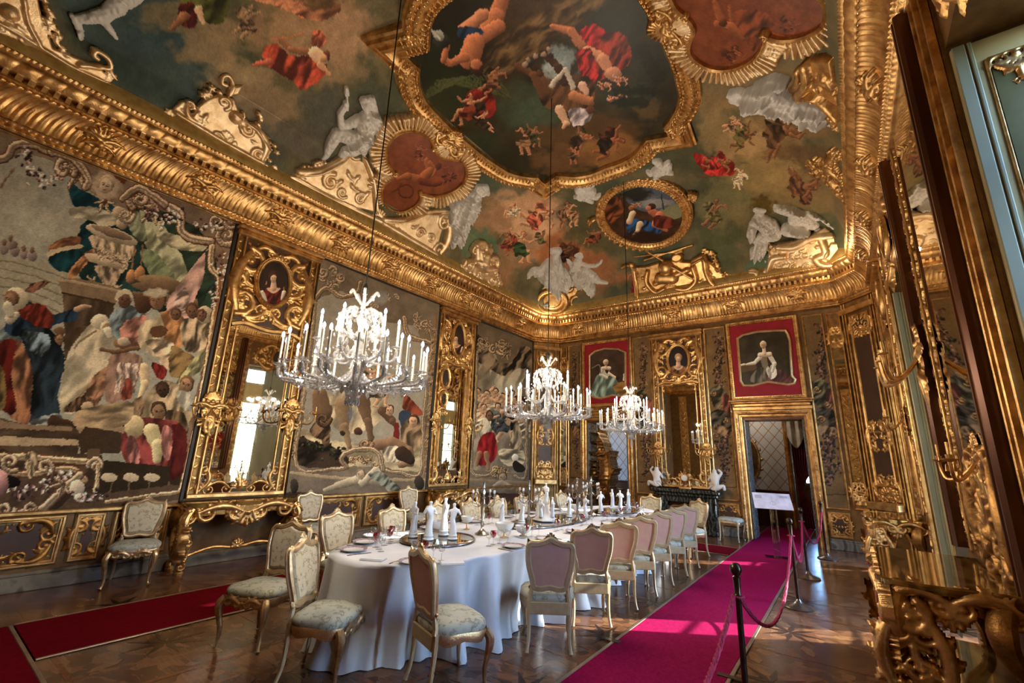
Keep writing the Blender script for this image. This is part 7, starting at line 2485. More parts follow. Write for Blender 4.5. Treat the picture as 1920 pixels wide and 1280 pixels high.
# ------------------------------------------------------------------ floor inlay, carpets
t = link('floor_inlay', None)
tag(t, 'inlaid wooden stars and bands set in the parquet', 'floor inlay')
star = mesh_data('blade', [(0, 0, 0), (.10, .030, 0), (.30, 0, 0), (.10, -.030, 0), (0, 0, .0015), (.10, .030, .0015), (.30, 0, .0015), (.10, -.030, .0015)], [(4, 5, 6, 7), (0, 1, 5, 4), (1, 2, 6, 5), (2, 3, 7, 6), (3, 0, 4, 7)], INLD, False)
pet = mesh_data('petal', np.vstack([[(.34, 0, z), (.42, .05, z), (.54, .035, z), (.60, 0, z), (.54, -.035, z), (.42, -.05, z)] for z in (0, .0013)]), [(6, 7, 8, 9, 10, 11)], INLL, False)
bar = mesh_data('band', np.vstack([[(-.70, -.02, z), (.70, -.02, z), (.70, .02, z), (-.70, .02, z)] for z in (0, .0011)]), [(4, 5, 6, 7)], INLM, False)
nb = 0
for i in range(7):
    for j in range(9):
        cx, cy = -7.7 + i * 1.4, .4 + j * 1.35
        if cx > .9 or cx < -7.5: continue
        vis = not (-4.4 < cx < -2.7 and cy > 2.6) and cy < 8.5
        if vis and nb < 290:
            for k in range(8):
                o = link('blade', star, t, (cx, cy, .0002)); o.rotation_euler[2] = k * PI / 4; nb += 1
                if k % 2 == 0: o = link('petal', pet, t, (cx, cy, .0002)); o.rotation_euler[2] = k * PI / 4 + PI / 8
        for a in (0, PI / 2):
            o = link('band', bar, t, (cx + (.7 if a else 0), cy + (0 if a else .7), .0002)); o.rotation_euler[2] = a


def runner(x0, x1, y0, y1, m, lab):
    o = tag(MB().box(x0, x1, y0, y1, .003, .012, .003).build('carpet_runner', m), lab, 'carpet')
    e = MB()
    if x1 - x0 < y1 - y0: e.box(x0 - .03, x0, y0, y1, 0.003, .014, .004).box(x1, x1 + .03, y0, y1, 0.003, .014, .004)
    else: e.box(x0, x1, y0 - .03, y0, 0.003, .014, .004).box(x0, x1, y1, y1 + .03, 0.003, .014, .004)
    e.build('edge_strip', EDGE, o)


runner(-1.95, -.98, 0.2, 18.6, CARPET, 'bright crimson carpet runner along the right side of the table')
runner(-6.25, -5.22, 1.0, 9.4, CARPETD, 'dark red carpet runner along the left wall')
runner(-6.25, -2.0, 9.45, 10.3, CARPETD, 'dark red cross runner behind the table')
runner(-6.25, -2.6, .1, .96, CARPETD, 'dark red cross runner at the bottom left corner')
for i, (x, y) in enumerate(((-2.0, 4.35), (-.96, 4.3))):
    c = MB().box(x - .10, x + .10, y - .03, y + .03, .012, .018, .002).build('carpet_clip', BRONZE)
    tag(c, ('small plate fixing the left edge of the crimson carpet', 'small plate fixing the right edge of the crimson carpet')[i], 'clip')

# ------------------------------------------------------------------ chairs
def chair(label):
    t = empty('dining_chair', (0, 0, 0), 0, label, 'chair')
    out = [(-.155, .505), (-.175, .58), (-.208, .70), (-.217, .80), (-.212, .87), (-.178, .902), (-.12, .902), (-.06, .918), (0, .945)]
    out = np.array(out + [(-a, b) for a, b in out[:-1][::-1]] + [(.08, .485), (0, .50), (-.08, .485)])
    P = smooth_poly(out, 3)
    bf = Fr((0, -.20 + .09, 0), (1, 0, 0), (0, -.19, 1), (0, 1, .19))
    c = P.mean(0)
    P = P[::-1] if np.sum(P[:, 0] * np.roll(P[:, 1], -1) - P[:, 1] * np.roll(P[:, 0], -1)) > 0 else P
    MB().sweep(P, [(-.034, .0), (-.036, .012), (-.026, .026), (-.010, .028), (.004, .016), (.004, 0)], bf).build('back_frame', CHGILT, t)
    MB().sweep(P, [(.004, 0), (.008, -.012), (-.002, -.024), (-.034, -.024), (-.046, -.012), (-.046, .004), (-.036, .010)], bf).build('rear_frame', CHCREAM, t)
    Q = c + (P - c) * .87
    MB().prism(Q, .0, .028, bf, .03).build('back_cushion', BROC, t)
    MB().prism(Q, -.014, 0, bf).build('back_cloth', PINK, t)
    R = Relief().shell(0, .925, .045, PI / 2, 2.4, 5)
    for sg in (-1, 1):
        R.leaf((sg * .02, .92), PI / 2 + sg * 1.7, .11, .016, .3 * sg).leaf((sg * .19, .86), PI / 2 + sg * .2, .06, .014, .5).scroll(sg * .165, .51, .022, 1, sg)
    R.build('crest_carving', CHGILT, bf, t, .007, .0, 0, .012)
    m = MB()
    for sg in (-1, 1): m.tube([bf.p(sg * .155, .53, -.0), (sg * .17, -.205, .44), (sg * .175, -.21, .40)], [.02, .022, .024], 6)
    m.build('stile', CHCREAM, t)
    so = np.array([(a * (.225 + .025 * (b > 0)), b * .215) for a, b in [(math.copysign(abs(math.cos(x)) ** .55, math.cos(x)), math.copysign(abs(math.sin(x)) ** .55, math.sin(x))) for x in np.arange(24) * PI / 12]])
    F0 = Fr((0, 0, 0), (1, 0, 0), (0, 1, 0), (0, 0, 1))
    V = []
    for k, z in ((1.0, .395), (1.03, .415), (1.02, .44), (.93, .462), (.6, .478), (.0, .484)): V.append(F0.p(so[:, 0] * k, so[:, 1] * k, z))
    MB().add(np.concatenate(V), grid_faces(6, 24, False, True, True)).build('seat', BROCG, t, True)
    ap = MB()
    V = []
    sk = .012 * np.cos(np.arange(24) * PI / 12 * 8)
    for k, z in ((1.03, .40), (1.05, .385), (1.03, .35), (1.0, .33), (.94, .335)): V.append(F0.p(so[:, 0] * k, so[:, 1] * k, z + sk * (z < .36)))
    ap.add(np.concatenate(V), grid_faces(5, 24, False, True, False)).build('apron', CHGILT, t)
    MB().box(-.175, .175, -.232, -.212, .30, .40, .006).build('rear_rail', CHCREAM, t)
    af = Fr((0, .222, 0), (1, 0, 0), (0, 0, 1), (0, 1, 0))
    R = Relief().shell(0, .36, .04, -PI / 2, 2.6, 5)
    for sg in (-1, 1): R.cscroll((sg * .03, .35), (sg * .17, .365), .2 * sg, w=.1, leaves=2)
    R.build('apron_carving', CHGILT, af, t, .007, 0)
    for sx in (-1, 1):
        q = smooth_poly([(sx * .205, .19, .38), (sx * .228, .215, .33), (sx * .222, .21, .25), (sx * .205, .195, .14), (sx * .205, .198, .05), (sx * .22, .215, .012)], 4, False)
        L = MB().tube(q, np.interp(np.linspace(0, 1, len(q)), [0, .2, .45, .8, .9, 1], [.03, .034, .024, .013, .014, .02]), 8).build('leg', CHGILT, t)
        q2 = MB()
        for k in range(5): q2.tube([q[2 + k] + [0, .022, 0], q[4 + k] + [sx * .008, .03, 0]], [.010, .003], 5)
        q2.build('knee_carving', CHGILT, L)
        q = smooth_poly([(sx * .175, -.20, .41), (sx * .18, -.205, .33), (sx * .176, -.21, .22), (sx * .178, -.225, .10), (sx * .19, -.25, .01)], 4, False)
        MB().tube(q, np.interp(np.linspace(0, 1, len(q)), [0, .5, .9, 1], [.024, .018, .013, .017]), 7).build('leg', CHCREAM, t)
    return t


def face(dx, dy): return math.atan2(dy, dx) - PI / 2


ch0 = chair('chair at the near end of the table seen sideways, with a red-brown back cloth')
ch0.location = (-2.59, 2.80, 0); ch0.rotation_euler = (0, 0, face(.33, .94))
TR = kids()
cp = lambda loc, d, lb, g=None, r=None, s=None: copy_tree(r or ch0, loc, face(*d), lb, g, TR, s)
cp((-3.36, 2.26, 0), (.85, .52), 'grey-green brocade chair at the near left end of the table, turned to the right')
cp((-4.37, 2.24, 0), (.40, -.92), 'brocade chair turned towards the viewer at the near left corner of the table')
cp((-2.42, 3.92, 0), (-.58, .81), 'cream-backed chair set askew, first of the window-side row')
ORD = ['first', 'second', 'third', 'fourth', 'fifth', 'sixth', 'seventh', 'eighth', 'ninth']
for i, y in enumerate((4.74, 5.44, 6.1, 6.75, 7.42, 8.08)):
    cp((-2.43, y, 0), (-.6, .8), 'cream-backed chair, %s in the window-side row counted from the near end' % ORD[i + 1], 'window-side row of chairs')
for i, y in enumerate((3.25, 4.05, 4.86, 5.58, 6.28, 6.98, 7.68, 8.4)):
    cp((-4.62, y, 0), (1, 0), 'gilt brocade chair, %s in the wall-side row counted from the near end' % ORD[i], 'wall-side row of chairs')
cp((-3.35, 9.05, 0), (0, -1), 'tan brocade chair at the far end of the table in front of the fireplace')
cp((-2.52, 8.95, 0), (-.5, -.86), 'pale chair turned askew behind the last window-side chair')
cp((-7.16, 2.02, 0), (.94, -.34), 'gilt brocade chair alone against the left wall under the great tapestry')
cp((-7.0, 4.25, 0), (1, -.1), 'gilt chair against the left wall just beyond the near console table')
cp((-7.0, 6.35, 0), (1, -.1), 'gilt chair against the left wall before the farther console table')
st = empty('gilt_stool', (-2.28, 11.25, 0), 0, 'gilt upholstered stool with grey-green seat right of the fireplace', 'stool')
for ob in TR[ch0]:
    if ob.name.split('.')[0] in ('seat', 'apron', 'leg', 'apron_carving'):
        c = ob.copy(); LK(c); c.parent = st

# ------------------------------------------------------------------ table with its cloth
TX, TY, TA, TB, TZ = -3.5, 5.6, .85, 3.18, .75
tb = empty('dining_table', (TX, TY, 0), 0, 'long dining table hidden under a white cloth', 'table')
th = np.arange(64) * PI / 32
sup = lambda a, b, n=2.8: np.stack([a * np.sign(np.cos(th)) * np.abs(np.cos(th)) ** (2 / n), b * np.sign(np.sin(th)) * np.abs(np.sin(th)) ** (2 / n)], 1)
F0 = Fr((0, 0, 0), (1, 0, 0), (0, 1, 0), (0, 0, 1))
MB().prism(sup(TA - .12, TB - .12), .70, .735, F0).build('tabletop', DARKWOOD, tb)
for x in (-.5, .5):
    for y in (-2.5, 0, 2.5): MB().tube([(x, y, .70), (x, y, 0.0)], [.05, .03], 8).build('leg', DARKWOOD, tb)
na, nl = 420, 14
b2 = resamp(sup(TA, TB), .01)[:: 1]
b2 = resamp(b2, 7.6 / na * 2)[:na]
na = len(b2)
d = np.roll(b2, -1, 0) - np.roll(b2, 1, 0)
nn = np.stack([d[:, 1], -d[:, 0]], 1); nn /= np.linalg.norm(nn, axis=1)[:, None]
s_ = np.arange(na) / na * 15.0
fold = (vnoise(s_ * 5.0, s_ * 0, 3) - .5) * .8 + .4 * (vnoise(s_ * 11, s_ * 0, 8) - .5) - .08
V = []
rows = [(0.0, TZ, 0), (.5, TZ, 0), (.97, TZ, 0), (1.0, TZ - .004, .0)] + [(1.0, TZ - .03 - k / 11 * (TZ - .035), (k + .6) / 11) for k in range(12)]
for k, z, f in rows:
    amp = .42 * min(1, f) ** .8
    off = (fold * amp + .01 * min(1, f) + (.03 * max(0, f - .85) / .15 if f > .85 else 0))
    V.append(np.column_stack([b2 * k + nn * off[:, None], np.full(na, z)]))
V = np.concatenate(V) + [TX, TY, 0]
cl = MB().add(V, grid_faces(len(rows), na, False, True, True)).build('tablecloth', CLOTH, None, True)
tag(cl, 'long white tablecloth falling in folds to the floor', 'tablecloth')

# ------------------------------------------------------------------ things on the table
def lath(name, prof, mat, k=14, par=None, **kw): return MB().lathe(prof, (0, 0, 0), k, **kw).build(name, mat, par)


pl = lath('dinner_plate', [(.04, .0), (.05, .004), (.075, .006), (.12, .020), (.122, .023), (.075, .012), (0, .010)], CHINA, 24)
rm = MB().lathe([(.088, .0142), (.119, .0235), (.1195, .0245), (.088, .0155)], (0, 0, 0), 24, False).build('printed_rim', simple('blue_red_printed_rim', (120, 96, 120), .2, 0, (206, 190, 196), 60), pl)
gl = lath('wine_glass', [(.030, 0), (.030, .003), (.005, .008), (.004, .06), (.010, .068), (.028, .085), (.032, .11), (.029, .135)], GLASS, 12, cap=False)
rg_ = link('ruby_glass', gl.data.copy()); rg_.data.materials.clear(); rg_.data.materials.append(GLASS)
bw = lath('bowl', [(.008, .066), (.027, .084), (.034, .108), (.030, .132), (.026, .130), (.03, .108), (.004, .072)], REDG, 12, rg_, cap=False)
fk = MB().box(-.009, .009, -.10, .02, 0, .003, .001).box(-.012, .012, .02, .035, 0, .003).box(-.012, -.008, .035, .08, 0, .003).box(-.003, .001, .035, .08, 0, .003).box(.008, .012, .035, .08, 0, .003).build('fork', SILVER)
kn = MB().box(-.007, .007, -.11, 0, 0, .006, .002).box(-.009, .009, 0, .11, .001, .004, .001).build('knife', SILVER)
nk = MB().box(-.10, .10, -.06, .06, 0, .010, .004).box(-.095, .10, -.055, .05, .010, .016, .003).build('folded_napkin', CLOTH)
tag(pl, 'a', 'plate'); tag(gl, 'a', 'glass'); tag(rg_, 'a', 'glass'); tag(fk, 'a', 'fork'); tag(kn, 'a', 'knife'); tag(nk, 'a', 'napkin')
TK = kids()
seats = [(-2.65 - .0, y, -1, 0, 'the %s window-side seat' % ORD[i]) for i, y in enumerate((3.9, 4.5, 5.18, 5.86, 6.52, 7.18, 7.85))] + [(-4.35, y, 1, 0, 'the %s wall-side seat' % ORD[i]) for i, y in enumerate((3.25, 4.05, 4.86, 5.58, 6.28, 6.98, 7.68))] + \
        [(-2.98, 2.60, -.25, .97, 'the right near-end seat'), (-3.78, 2.53, .2, .98, 'the left near-end seat'), (-4.12, 2.9, .85, .5, 'the near left corner seat'), (-3.4, 8.70, 0, -1, 'the far-end seat')]
first = {}


def lay(src, p, rz, lb, grp):
    if src not in first:
        first[src] = 1
        src.location = p; src.rotation_euler = (0, 0, rz); src['label'] = lb; src['group'] = grp
        return src
    return copy_tree(src, p, rz, lb, grp, TK)


for x, y, dx, dy, nm in seats:
    L = math.hypot(dx, dy); dx, dy = dx / L, dy / L
    at = lambda a, b: (x + dx * a - dy * b, y + dy * a + dx * b, TZ + .001)
    rz = math.atan2(dy, dx) - PI / 2
    lay(pl, at(.17, 0), rz, 'white plate with printed rim at ' + nm, 'dinner plates')
    lay(fk, at(.16, .15), rz, 'silver fork at ' + nm, 'silver forks')
    lay(kn, at(.16, -.15), rz, 'silver knife at ' + nm, 'silver knives')
    for k, (a, b) in enumerate(((.36, -.16), (.39, -.06), (.38, .13))): lay(gl, at(a, b), 0, ('right', 'middle', 'left')[k] + ' clear stemmed glass at ' + nm, 'clear stemmed glasses')
    lay(rg_, at(.40, .035), 0, 'glass with a ruby bowl at ' + nm, 'ruby glasses')
for p, rz, lb in (((-3.35, 2.62), .5, 'folded white napkin between the two near-end seats'), ((-2.78, 2.98), .9, 'folded white napkin by the near right corner of the table'), ((-4.1, 3.5), .2, 'folded white napkin by the second wall-side seat')): lay(nk, (*p, TZ + .001), rz, lb, 'folded napkins')

# figurines: one continuous draped body each
SV = [(0, 0, .02), (0, 0, .05), (.0, .0, .10), (.012, 0, .16), (-.004, 0, .215), (0, 0, .25), (0, -.002, .285), (.035, .0, .225), (.048, -.02, .185), (.02, -.03, .20), (-.035, 0, .225), (-.055, .0, .19), (-.035, -.02, .235)]
SE = [(0, 1), (1, 2), (2, 3), (3, 4), (4, 5), (5, 6), (4, 7), (7, 8), (8, 9), (4, 10), (10, 11), (11, 12)]
SR = [.040, .034, .027, .024, .026, .010, .019, .012, .010, .008, .012, .010, .008]
fig = skin('figurine', SV, SE, SR, BISQUE, (0, 0, 0), 'x', 'figurine', 'white bisque figurines', 2, 0)
MB().lathe([(.042, 0), (.044, .008), (.036, .014), (.038, .034), (.03, .04), (.0, .042)], (0, 0, 0), 16).build('round_base', BISQUE, fig)
TK = kids()
ft = [(-3.79, 3.44, 1.25, 'leftmost figurine on the near mirrored tray'), (-3.58, 3.46, 1.32, 'front middle figurine on the near mirrored tray'), (-3.66, 3.76, 1.36, 'rear middle figurine on the near mirrored tray'), (-3.43, 3.66, 1.25, 'rightmost figurine on the near mirrored tray'),
      (-3.76, 4.93, 1.2, 'pale figurine left of the second candelabrum'), (-3.58, 5.12, 1.2, 'figurine with bent arm just past the second candelabrum'), (-3.5, 6.25, 1.15, 'left figurine beyond the centre group'), (-3.28, 6.35, 1.1, 'right figurine beyond the centre group'),
      (-3.36, 7.05, 1.2, 'first figurine on the far tray'), (-3.36, 7.5, 1.25, 'second figurine on the far tray'), (-3.34, 7.78, 1.15, 'third figurine on the far tray'), (-3.3, 8.05, 1.2, 'last figurine on the far tray')]
for i, (x, y, s_, lb) in enumerate(ft):
    if i == 0: fig.location = (x, y, TZ + .028); fig.scale = (s_,) * 3; fig['label'] = lb
    else: copy_tree(fig, (x, y, TZ + (.028 if i not in (4,) else .002)), i * 1.3, lb, 'white bisque figurines', TK, s_)
cg = MB().lathe([(.17, 0), (.175, .012), (.15, .03), (.12, .05), (.06, .11), (.04, .2), (.03, .22)], (0, 0, 0), 20, lob=5, amp=.08).build('figurine_group', BISQUE)
cg.location = (-3.52, 5.62, TZ + .03)
tag(cg, 'tall white bisque figure group at the middle of the table', 'figurine')
for k, (x, y, z, s_) in enumerate(((0, 0, .17, 1.15), (-.12, -.02, .02, 1.1), (.12, -.02, .02, 1.05), (.0, -.12, .02, .9))):
    c = fig.copy(); LK(c); c.name = 'figure'; c.parent = cg; c.location = (x, y, z); c.scale = (s_,) * 3; c.rotation_euler = (0, 0, k)
    for kk in ('label', 'category', 'group'): del c[kk]
for i, (x, y, a, b, lb) in enumerate(((-3.58, 3.6, .36, .40, 'near oval mirrored tray with silver rim'), (-3.5, 5.75, .34, .95, 'long central mirrored tray with silver rim'), (-3.36, 7.6, .32, .75, 'far mirrored tray with silver rim'))):
    tr = empty('mirrored_tray', (x, y, TZ), 0, lb, 'tray', 'mirrored trays')
    MB().prism(oval(0, 0, a, b, 40), .016, .024, F0).build('mirror_plate', MIRROR, tr)
    MB().sweep(oval(0, 0, a, b, 40)[::-1], [(-.012, .014), (-.012, .030), (0, .034), (.01, .026), (.014, .014)], F0).build('silver_rim', SILVER, tr)
    for k in range(6):
        q = oval(0, 0, a, b, 6)[k]
        MB().lathe([(.012, 0), (.016, .006), (.008, .016)], (q[0], q[1], 0), 8).build('foot', SILVER, tr)


def candelabrum():
    t = empty('candelabrum', (-3.5, 4.22, TZ + .001), 0.4, 'nearest tall silver candelabrum between the near tray and the bowls', 'candelabrum', 'silver candelabra')
    lath('base', [(.075, 0), (.08, .012), (.055, .025), (.04, .04), (.02, .06), (.014, .08)], SILVER, 16, t, lob=6, amp=.08)
    lath('stem', [(.014, .08), (.024, .12), (.012, .16), (.02, .22), (.012, .27), (.022, .32), (.014, .36), (.012, .44), (.02, .47), (.008, .50)], SILVER, 12, t, lob=4, amp=.1)
    for k in range(5):
        a = k * 2 * PI / 5
        R_ = .13 if k < 5 else 0
        c, s = math.cos(a), math.sin(a)
        q = smooth_poly([(.01 * c, .01 * s, .34), (.07 * c, .07 * s, .30), (.125 * c, .125 * s, .33), (R_ * c, R_ * s, .38), (R_ * c, R_ * s, .40)], 4, False)
        ar = MB().tube(q, .006, 6).build('arm', SILVER, t)
        MB().lathe([(.008, .40), (.022, .41), (.024, .415), (.010, .42), (.013, .45), (.008, .455)], (R_ * c, R_ * s, 0), 10).build('cup', SILVER, ar)
        MB().lathe([(.010, .452), (.016, .47), (.010, .49), (0, .492)], (R_ * c, R_ * s, 0), 8).build('snuffer_cap', CHINA, ar)
    MB().lathe([(.010, .50), (.022, .51), (.013, .55), (.016, .57), (.0, .59)], (0, 0, 0), 10).build('top_cup', SILVER, t)
    return t


ca = candelabrum()
TK = kids()
for p, lb in (((-3.40, 5.02), 'second silver candelabrum, behind the bowls'), ((-3.2, 5.95), 'third silver candelabrum, just past the central figure group'), ((-3.38, 6.75), 'farthest silver candelabrum on the table')): copy_tree(ca, (*p, TZ + .026 if p[1] > 5.5 else TZ + .001), .9, lb, 'silver candelabra', TK)


def compote(p, lb, s=1.0, foot=.05):
    t = empty('footed_bowl', (*p, TZ + .001), 0, lb, 'bowl'); t.scale = (s,) * 3
    lath('foot', [(.045, 0), (.047, .008), (.015, .02), (.012, foot), (.03, foot + .01)], GOLDP, 14, t)
    lath('bowl', [(.02, foot + .005), (.07, foot + .03), (.095, foot + .07), (.10, foot + .10), (.096, foot + .10), (.085, foot + .06), (0, foot + .02)], CHINA, 20, t)


compote((-3.2, 4.25), 'white footed bowl with gilt rim right of the nearest candelabrum', 1.05)
compote((-3.12, 4.5), 'low white bowl right of the footed bowl', .95, .02)
compote((-3.85, 4.35), 'tall white goblet-shaped bowl left of the nearest candelabrum', .8, .09)
compote((-4.0, 4.0), 'white tureen beside the left edge of the near tray', 1.0, .015)
compote((-3.75, 6.9), 'small white footed bowl on the far part of the table', .9)
compote((-3.2, 7.2), 'white bowl before the far tray figurines', .8)

# ------------------------------------------------------------------ chandeliers
drop = MB().lathe([(.0, -.075), (.014, -.055), (.017, -.035), (.009, -.012), (.0, 0)], (0, 0, 0), 6, False).data('crystal_drop', CRYS, False)
cand = MB().lathe([(.0105, 0), (.0105, .20), (.006, .205)], (0, 0, 0), 8).data('candle', CANDLE)
flam = MB().lathe([(.004, .205), (.0125, .218), (.0145, .232), (.011, .248), (.0, .265)], (0, 0, 0), 8).data('flame', FLAME)
bobe = MB().lathe([(.006, -.035), (.016, -.02), (.018, -.012), (.052, .0), (.054, .004), (.02, .004), (.014, .012), (0, .012)], (0, 0, 0), 12).data('drip_pan', CRYS)


def armdata(R, z, z0):
    q = smooth_poly([(.05, 0, z0), (R * .35, 0, z0 - .10), (R * .72, 0, z0 - .10), (R * .98, 0, z - .10), (R, 0, z - .03)], 5, False)
    m = MB().tube(q, .011, 6)
    for a in q[1:-1]: m.lathe([(0, -.017), (.017, -.006), (.017, .006), (0, .017)], a, 6)
    return m.data('arm', CRYS)


def chandelier(y, label):
    t = empty('chandelier', (XC, y, 2.30), 0, label, 'chandelier', 'crystal chandeliers')
    lath('stem', [(0, -.30), (.03, -.27), (.06, -.20), (.03, -.14), (.09, -.08), (.05, 0), (.03, .08), (.055, .16), (.03, .26), (.02, .40), (.045, .48), (.02, .55), (.012, .72)], CRYS, 12, t, lob=6, amp=.08)
    MB().lathe([(.035, -.16), (.11, -.13), (.15, -.10), (.12, -.09), (.03, -.12)], (0, 0, 0), 16, lob=8, amp=.1).build('receiver_bowl', CRYS, t)
    A1, A2, A3 = armdata(.60, 0, -.02), armdata(.44, .06, 0), armdata(.33, .26, .2)
    for n, R_, z, ad, ph in ((18, .60, 0, A1, .1), (8, .44, .06, A2, .3), (6, .33, .26, A3, .0)):
        for k in range(n):
            a = ph + k * 2 * PI / n
            zz = z + .03 * ((k % 2) if n > 6 else 0)
            ar = link('arm', ad, t); ar.rotation_euler[2] = a
            p = (R_, 0, z)
            link('drip_pan', bobe, ar, p)
            c = link('candle', cand, t, (R_ * math.cos(a), R_ * math.sin(a), z + .01)); link('flame', flam, c)
            for r_, dz in ((R_, -.035), (R_ * .72, -.11 - (0 if R_ > .4 else -.1))):
                link('crystal_drop', drop, ar, (r_, .02, z + dz if r_ == R_ else (z if R_ > .4 else .2) + dz))
    # crown of curling crystal branches over a pierced basket
    for k in range(10):
        a = k * 2 * PI / 10
        c, s = math.cos(a), math.sin(a)
        q = smooth_poly([(.03 * c, .03 * s, .30), (.14 * c, .14 * s, .34), (.20 * c, .20 * s, .44), (.16 * c, .16 * s, .54), (.08 * c, .08 * s, .56), (.10 * c, .10 * s, .49)], 4, False)
        m = MB().tube(q, .009, 5)
        for b in q[::2]: m.lathe([(0, -.02), (.019, -.007), (.019, .007), (0, .02)], b, 6)
        m.build('crown_branch', CRYS, t)
        for r_, z in ((.20, .42), (.15, .33), (.17, .54)): link('crystal_drop', drop, t, (r_ * math.cos(a + .2), r_ * math.sin(a + .2), z))
        if k % 2:
            q = smooth_poly([(.02 * c, .02 * s, .62), (.07 * c, .07 * s, .68), (.11 * c, .11 * s, .74), (.13 * c, .13 * s, .70)], 4, False)
            MB().tube(q, [.012] * (len(q) - 2) + [.014, .006], 6).build('plume', CRYS, t)
        link('crystal_drop', drop, t, (.10 * math.cos(a), .10 * math.sin(a), -.12)); link('crystal_drop', drop, t, (.05 * c, .05 * s, -.22))
    link('crystal_drop', drop, t, (0, 0, -.30)).scale = (1.8,) * 3
    # bead chains from crown to arms
    for k in range(12):
        a = k * 2 * PI / 12 + .1
        m = MB()
        for i in range(1, 12):
            u = i / 12
            r_, z = .20 + .38 * u, .42 * (1 - u) - .16 * math.sin(PI * u)
            m.lathe([(0, -.012), (.012, 0), (0, .012)], (r_ * math.cos(a), r_ * math.sin(a), z), 5)
        m.build('bead_chain', CRYS, t)['kind'] = 'stuff'
    MB().tube([(0, 0, .70), (0, 0, (7.585 if y < 7 else 7.73) - 2.30)], .007, 6).lathe([(.02, .72), (.03, .78), (.012, .82)], (0, 0, 0), 8).build('suspension_rod', WIRE, t)
    l = bpy.data.lights.new('candle_light', 'POINT')
    l.energy = CH_E
    l.color = CH_C
    l.shadow_soft_size = .035
    for k in range(8):
        a = k * PI / 4 + .2
        o = bpy.data.objects.new('candle_light', l); LK(o); o.parent = t; o.location = (.44 * math.cos(a), .44 * math.sin(a), .47)
    return t


chandelier(2.25, 'nearest crystal chandelier, hanging before the horse tapestry')
chandelier(5.40, 'middle crystal chandelier over the centre of the table')
chandelier(8.50, 'farthest crystal chandelier, hanging before the far wall')
